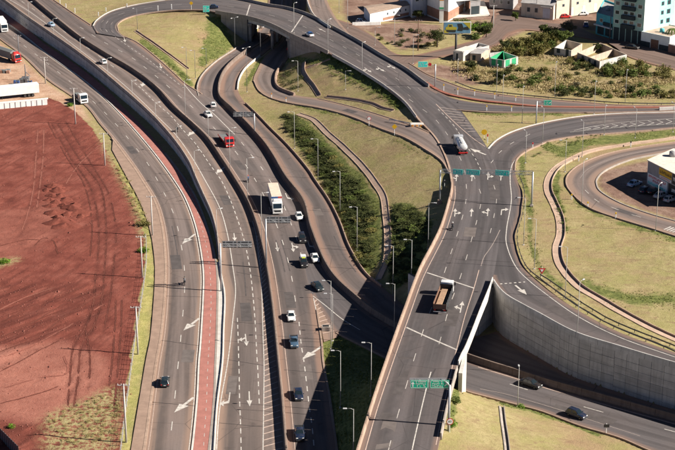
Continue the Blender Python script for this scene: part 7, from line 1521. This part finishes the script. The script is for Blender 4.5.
undergrowth('undergrowth', 'dark low growth on the bank left of the near overpass', [[(394,202),(412,206),(430,222),(428,244),(414,272),(398,292),(390,280),(392,240)]], 110, .9, 1.5, .35, 'leaf_dark', .7)
undergrowth('undergrowth', 'low green growth on the bank just below the overpass road', [[(330,58),(350,68),(370,80),(392,96),(404,108),(396,108),(372,94),(346,82),(326,72)]], 60, .5, 1.0, .6, 'leaf_green')
undergrowth('undergrowth', 'dark growth beside the wing wall of the far underpass', [[(278,72),(296,66),(302,76),(306,88),(292,92),(282,84)]], 30, .6, 1.2, .8, 'leaf_dark')
undergrowth('undergrowth', 'bright weeds by the ramp and the winding drain channel', [[(540,140),(570,146),(600,138),(590,134),(556,140),(540,150),(530,160),(540,156)], [(553,178),(558,190),(566,216),(566,232),(560,216),(554,196)]], 24, .35, .8, .55, 'leaf_green')
undergrowth('undergrowth', 'green weeds along the drain on the grass triangle', [[(140,44),(160,56),(186,76),(190,84),(170,72),(150,56)]], 40, .35, .8, .55, 'leaf_green')
undergrowth('undergrowth', 'dark bushes at the foot of the high wall in the top left', [[(5,2),(24,18),(46,38),(52,46),(36,34),(14,16),(-4,6)]], 26, .6, 1.2, .7, 'leaf_dark')
undergrowth('undergrowth', 'straw coloured growth along the edge of the dirt lot', [[(108,150),(124,174),(136,196),(144,208),(149,226),(147,240),(140,222),(124,186)]], 60, .3, .8, .6, 'straw_leaf')
undergrowth('weeds', 'pale weed clumps on the lower part of the dirt lot', [[(46,416),(70,408),(96,396),(116,388),(120,404),(116,440),(60,448)]], 130, .25, .7, .45, 'straw_leaf', .6)
undergrowth('undergrowth', 'straw growth scattered over the dry waste land', [[(470,70),(545,64),(600,74),(675,84),(675,97),(600,97),(500,90)]], 110, .5, 1.2, .5, 'straw_leaf', 1.2)
for lab, x, y, s_, m_ in (('bright green bush at the lot fence', 143, 252, 1.3, 'leaf_bright'), ('yellow green bush beside the power pole on the lot edge', 143, 226, 1.5, 'leaf_olive'), ('small bright green bush alone on the dirt near the bottom left corner', 11.5, 427.5, .8, 'leaf_bright'), ('green bush at the yard corner by the tractor unit', 70, 106, 1.1, 'leaf_bright'), ('green weed patch at the left edge of the dirt lot', 5, 263, 1.2, 'leaf_bright'), ('green bush at the foot of the 80 sign', 453, 426, .9, 'leaf_bright'), ('low green bush beside the near gantry post', 455, 402, 1.0, 'leaf_green'), ('small green bush at the lamp post by the black car', 521, 408, .8, 'leaf_bright')):
    shrub(lab, hit(x, y, False), s_, s_*.7, m_, 1)
# trees
def tree(label, px, py, ty, mat, wide=1.0, seed=1, palm=False):
    b = hit(px, py, False); h = height_for(b, ty); t = empty('tree', tuple(b)); tag(t, label, 'tree'); r = random.Random(seed)
    tr = MB().tube([(0, 0, -.3), (.1, 0, h*.3), (0, .1, h*.6), (.1, .1, h*.85)], [h*.035+.06, h*.028+.04, h*.02, .04], 8).build('trunk', MATS['bark'], t, True)
    if palm:
        for k in range(13):
            a = 6.283*k/13; d = Vector((math.cos(a), math.sin(a), 0)); m = MB()
            for i in range(6):
                p = d*(i*.5)+Vector((0, 0, h+.35*math.sin(i*.6)-.06*i*i)); q = d*((i+1)*.5)+Vector((0, 0, h+.35*math.sin((i+1)*.6)-.06*(i+1)**2)); n_ = Vector((-d.y, d.x, 0))*(.38-.05*i); m.add([p+n_, q+n_, q-n_, p-n_], [(0, 1, 2, 3)])
            m.build('frond', MATS[mat], t)
        return t
    bl = [(0, 0, h*.66, h*.26*wide, h*.26*wide, h*.26)]
    for k in range(9):
        a = r.uniform(0, 6.28); e = r.uniform(.15, .36)*h*wide; z = r.uniform(.42, .86)*h; bl.append((math.cos(a)*e, math.sin(a)*e, z, h*r.uniform(.1, .19)*wide, h*r.uniform(.1, .19)*wide, h*r.uniform(.08, .15)))
        MB().tube([(0, 0, h*.3), (math.cos(a)*e*.5, math.sin(a)*e*.5, (h*.35+z)/2), (math.cos(a)*e, math.sin(a)*e, z)], [.09, .06, .03], 5).build('limb', MATS['bark'], tr)
    mesh_obj('crown', leaf_cloud('crown', bl, 2600, .19, mat, seed), t); return t
tree('leafy green tree between the ruins and the yellow thicket', 563, 46, 30, 'leaf_green', 1.3, 21); tree('tall pale tree in the yellow thicket', 538, 47, 31, 'leaf_olive', 1.4, 22); tree('broad olive tree at the left of the yellow thicket', 524, 50, 36, 'leaf_olive', 1.5, 23); tree('dark tree behind the green huts', 506, 52, 40, 'leaf_dark', 1.4, 24)
tree('rounded grey green tree beside the cream warehouse', 568, 36, 20, 'leaf_grey', 1.25, 3); tree('dark green tree at the left of the grey green tree', 556, 42, 29, 'leaf_dark', 1.3, 4); tree('small dark tree above the yellowish bushes', 543, 34, 24, 'leaf_dark', 1.2, 5); tree('small street tree on the corner island', 515.5, 21, 11.5, 'leaf_green', .9, 6)
tree('dark tree under the billboard on the left', 437, 47, 28, 'leaf_dark', 1.3, 7); tree('leafy tree behind the billboard on the right', 462, 34, 17, 'leaf_green', 1.3, 8); tree('dark leafy tree right of the billboard', 486, 38, 24, 'leaf_dark', 1.4, 9); tree('bushy tree in front of the billboard foot', 470, 71, 60, 'leaf_dark', 1.5, 10); tree('dark bushy tree on the waste land below the green hut', 500, 84, 70, 'leaf_dark', 1.3, 11); tree('palm tree at the right edge below the apartment block', 671.5, 48, 29, 'leaf_green', 1, 12, True); tree('dark bush tree against the blue grey hall', 417, 20, 10, 'leaf_dark', 1.5, 13); tree('dense tree beside the ruins', 596, 52, 43, 'leaf_dark', 1.5, 14); tree('small tree in front of the annex wall', 479, 36, 25, 'leaf_green', 1.2, 15)
# countless: grass tufts, dirt clods
def tufts(name, label, mask, n, hgt, wd, mat, seed, blades=3):
    r = np.random.default_rng(seed); w_ = (mask*(~FIX)).ravel(); w_ = np.maximum(w_, 0); w_ = w_/w_.sum(); k = r.choice(len(w_), n, p=w_); x = PX[k]+r.uniform(-GS/2, GS/2, n); y = PY[k]+r.uniform(-GS/2, GS/2, n); z = TZ.ravel()[k]-.05
    keep = np.array([(lambda h_: h_[0] is None or h_[0].z < zz-.5)(ROAD_TREE.ray_cast(Vector((a_, b_, 60)), Vector((0, 0, -1)))) for a_, b_, zz in zip(x, y, z)]); x, y, z = x[keep], y[keep], z[keep]; n = len(x)
    vs = np.empty((n*blades, 4, 3)); 
    for b_ in range(blades):
        a = r.uniform(0, 6.28, n); dx, dy = np.cos(a), np.sin(a); h_ = hgt*r.uniform(.5, 1.4, n); q = wd*r.uniform(.6, 1.4, n); lx, ly = r.uniform(-.4, .4, n)*h_, r.uniform(-.4, .4, n)*h_
        o = vs[b_::blades]; o[:, 0] = np.stack([x-dx*q, y-dy*q, z], 1); o[:, 1] = np.stack([x+dx*q, y+dy*q, z], 1); o[:, 2] = np.stack([x+dx*q*.5+lx, y+dy*q*.5+ly, z+h_], 1); o[:, 3] = np.stack([x-dx*q*.5+lx, y-dy*q*.5+ly, z+h_*.9], 1)
    me = bpy.data.meshes.new(name); m = n*blades; me.vertices.add(m*4); me.vertices.foreach_set('co', vs.ravel().astype(np.float32)); me.loops.add(m*4); me.loops.foreach_set('vertex_index', np.arange(m*4, dtype=np.int32)); me.polygons.add(m); me.polygons.foreach_set('loop_start', np.arange(0, m*4, 4, dtype=np.int32)); me.update(calc_edges=True); me.materials.append(MATS[mat])
    return tag(mesh_obj(name, me), label, None, None, 'stuff')
allgrass = (1-np.maximum.reduce([dirt, yard, brown, street]))*((UP > -20) & (UP < 700) & (VP > -20) & (VP < 480))*np.clip(VP/260, .35, 1.0)*np.clip(1.1-green, 0, 1)
clump = np.clip(vnoise(XX, YY, 5, 31)*2+.45, 0, 1)
tufts('green_grass', 'green grass along the wetter road edges', np.maximum(green, .15*lush)*clump+1e-9, 9000, .20, .10, 'grass_green', 2)
tufts('wild_grass', 'tall wild grass on the waste land', lush*np.clip(vnoise(XX, YY, 9, 33)*3+.4, 0, 1)+1e-9, 5000, .5, .16, 'straw', 3)
def clods(name, label, mask, n, size, mat, seed):
    r = np.random.default_rng(seed); w_ = np.maximum(mask.ravel(), 0); w_ = w_/w_.sum(); k = r.choice(len(w_), n, p=w_); vs, fs = [], []
    for i in k:
        x, y, z = PX[i]+r.uniform(-.4, .4), PY[i]+r.uniform(-.4, .4), TZ.ravel()[i]; s_ = size*r.lognormal(0, .45); b_ = len(vs)
        vs += [(x+r.uniform(.6, 1.2)*s_, y, z), (x, y+r.uniform(.6, 1.2)*s_, z), (x-r.uniform(.6, 1.2)*s_, y, z), (x, y-r.uniform(.6, 1.2)*s_, z), (x+r.uniform(-.3, .3)*s_, y+r.uniform(-.3, .3)*s_, z+s_*.8)]
        fs += [(b_, b_+1, b_+4), (b_+1, b_+2, b_+4), (b_+2, b_+3, b_+4), (b_+3, b_, b_+4)]
    me = bpy.data.meshes.new(name); me.from_pydata(vs, [], fs); me.materials.append(MATS[mat]); return tag(mesh_obj(name, me), label, None, None, 'stuff')
g = N('clod'); n_ = g.noise(g.pos(), .7, 4); g.done(g.ramp(n_, [(.3, (.11, .034, .025)), (.7, (.24, .085, .06))]), .95)
indirt = dirt*((UP > -10) & (VP < 460))
clods('dirt_clods', 'loose red clods and stones on the dirt lot', indirt*(.25+dark+.8*np.clip(near_line([(50,186),(56,200),(60,220),(76,210)], 14), 0, 1)*2), 3000, .11, 'clod', 5)
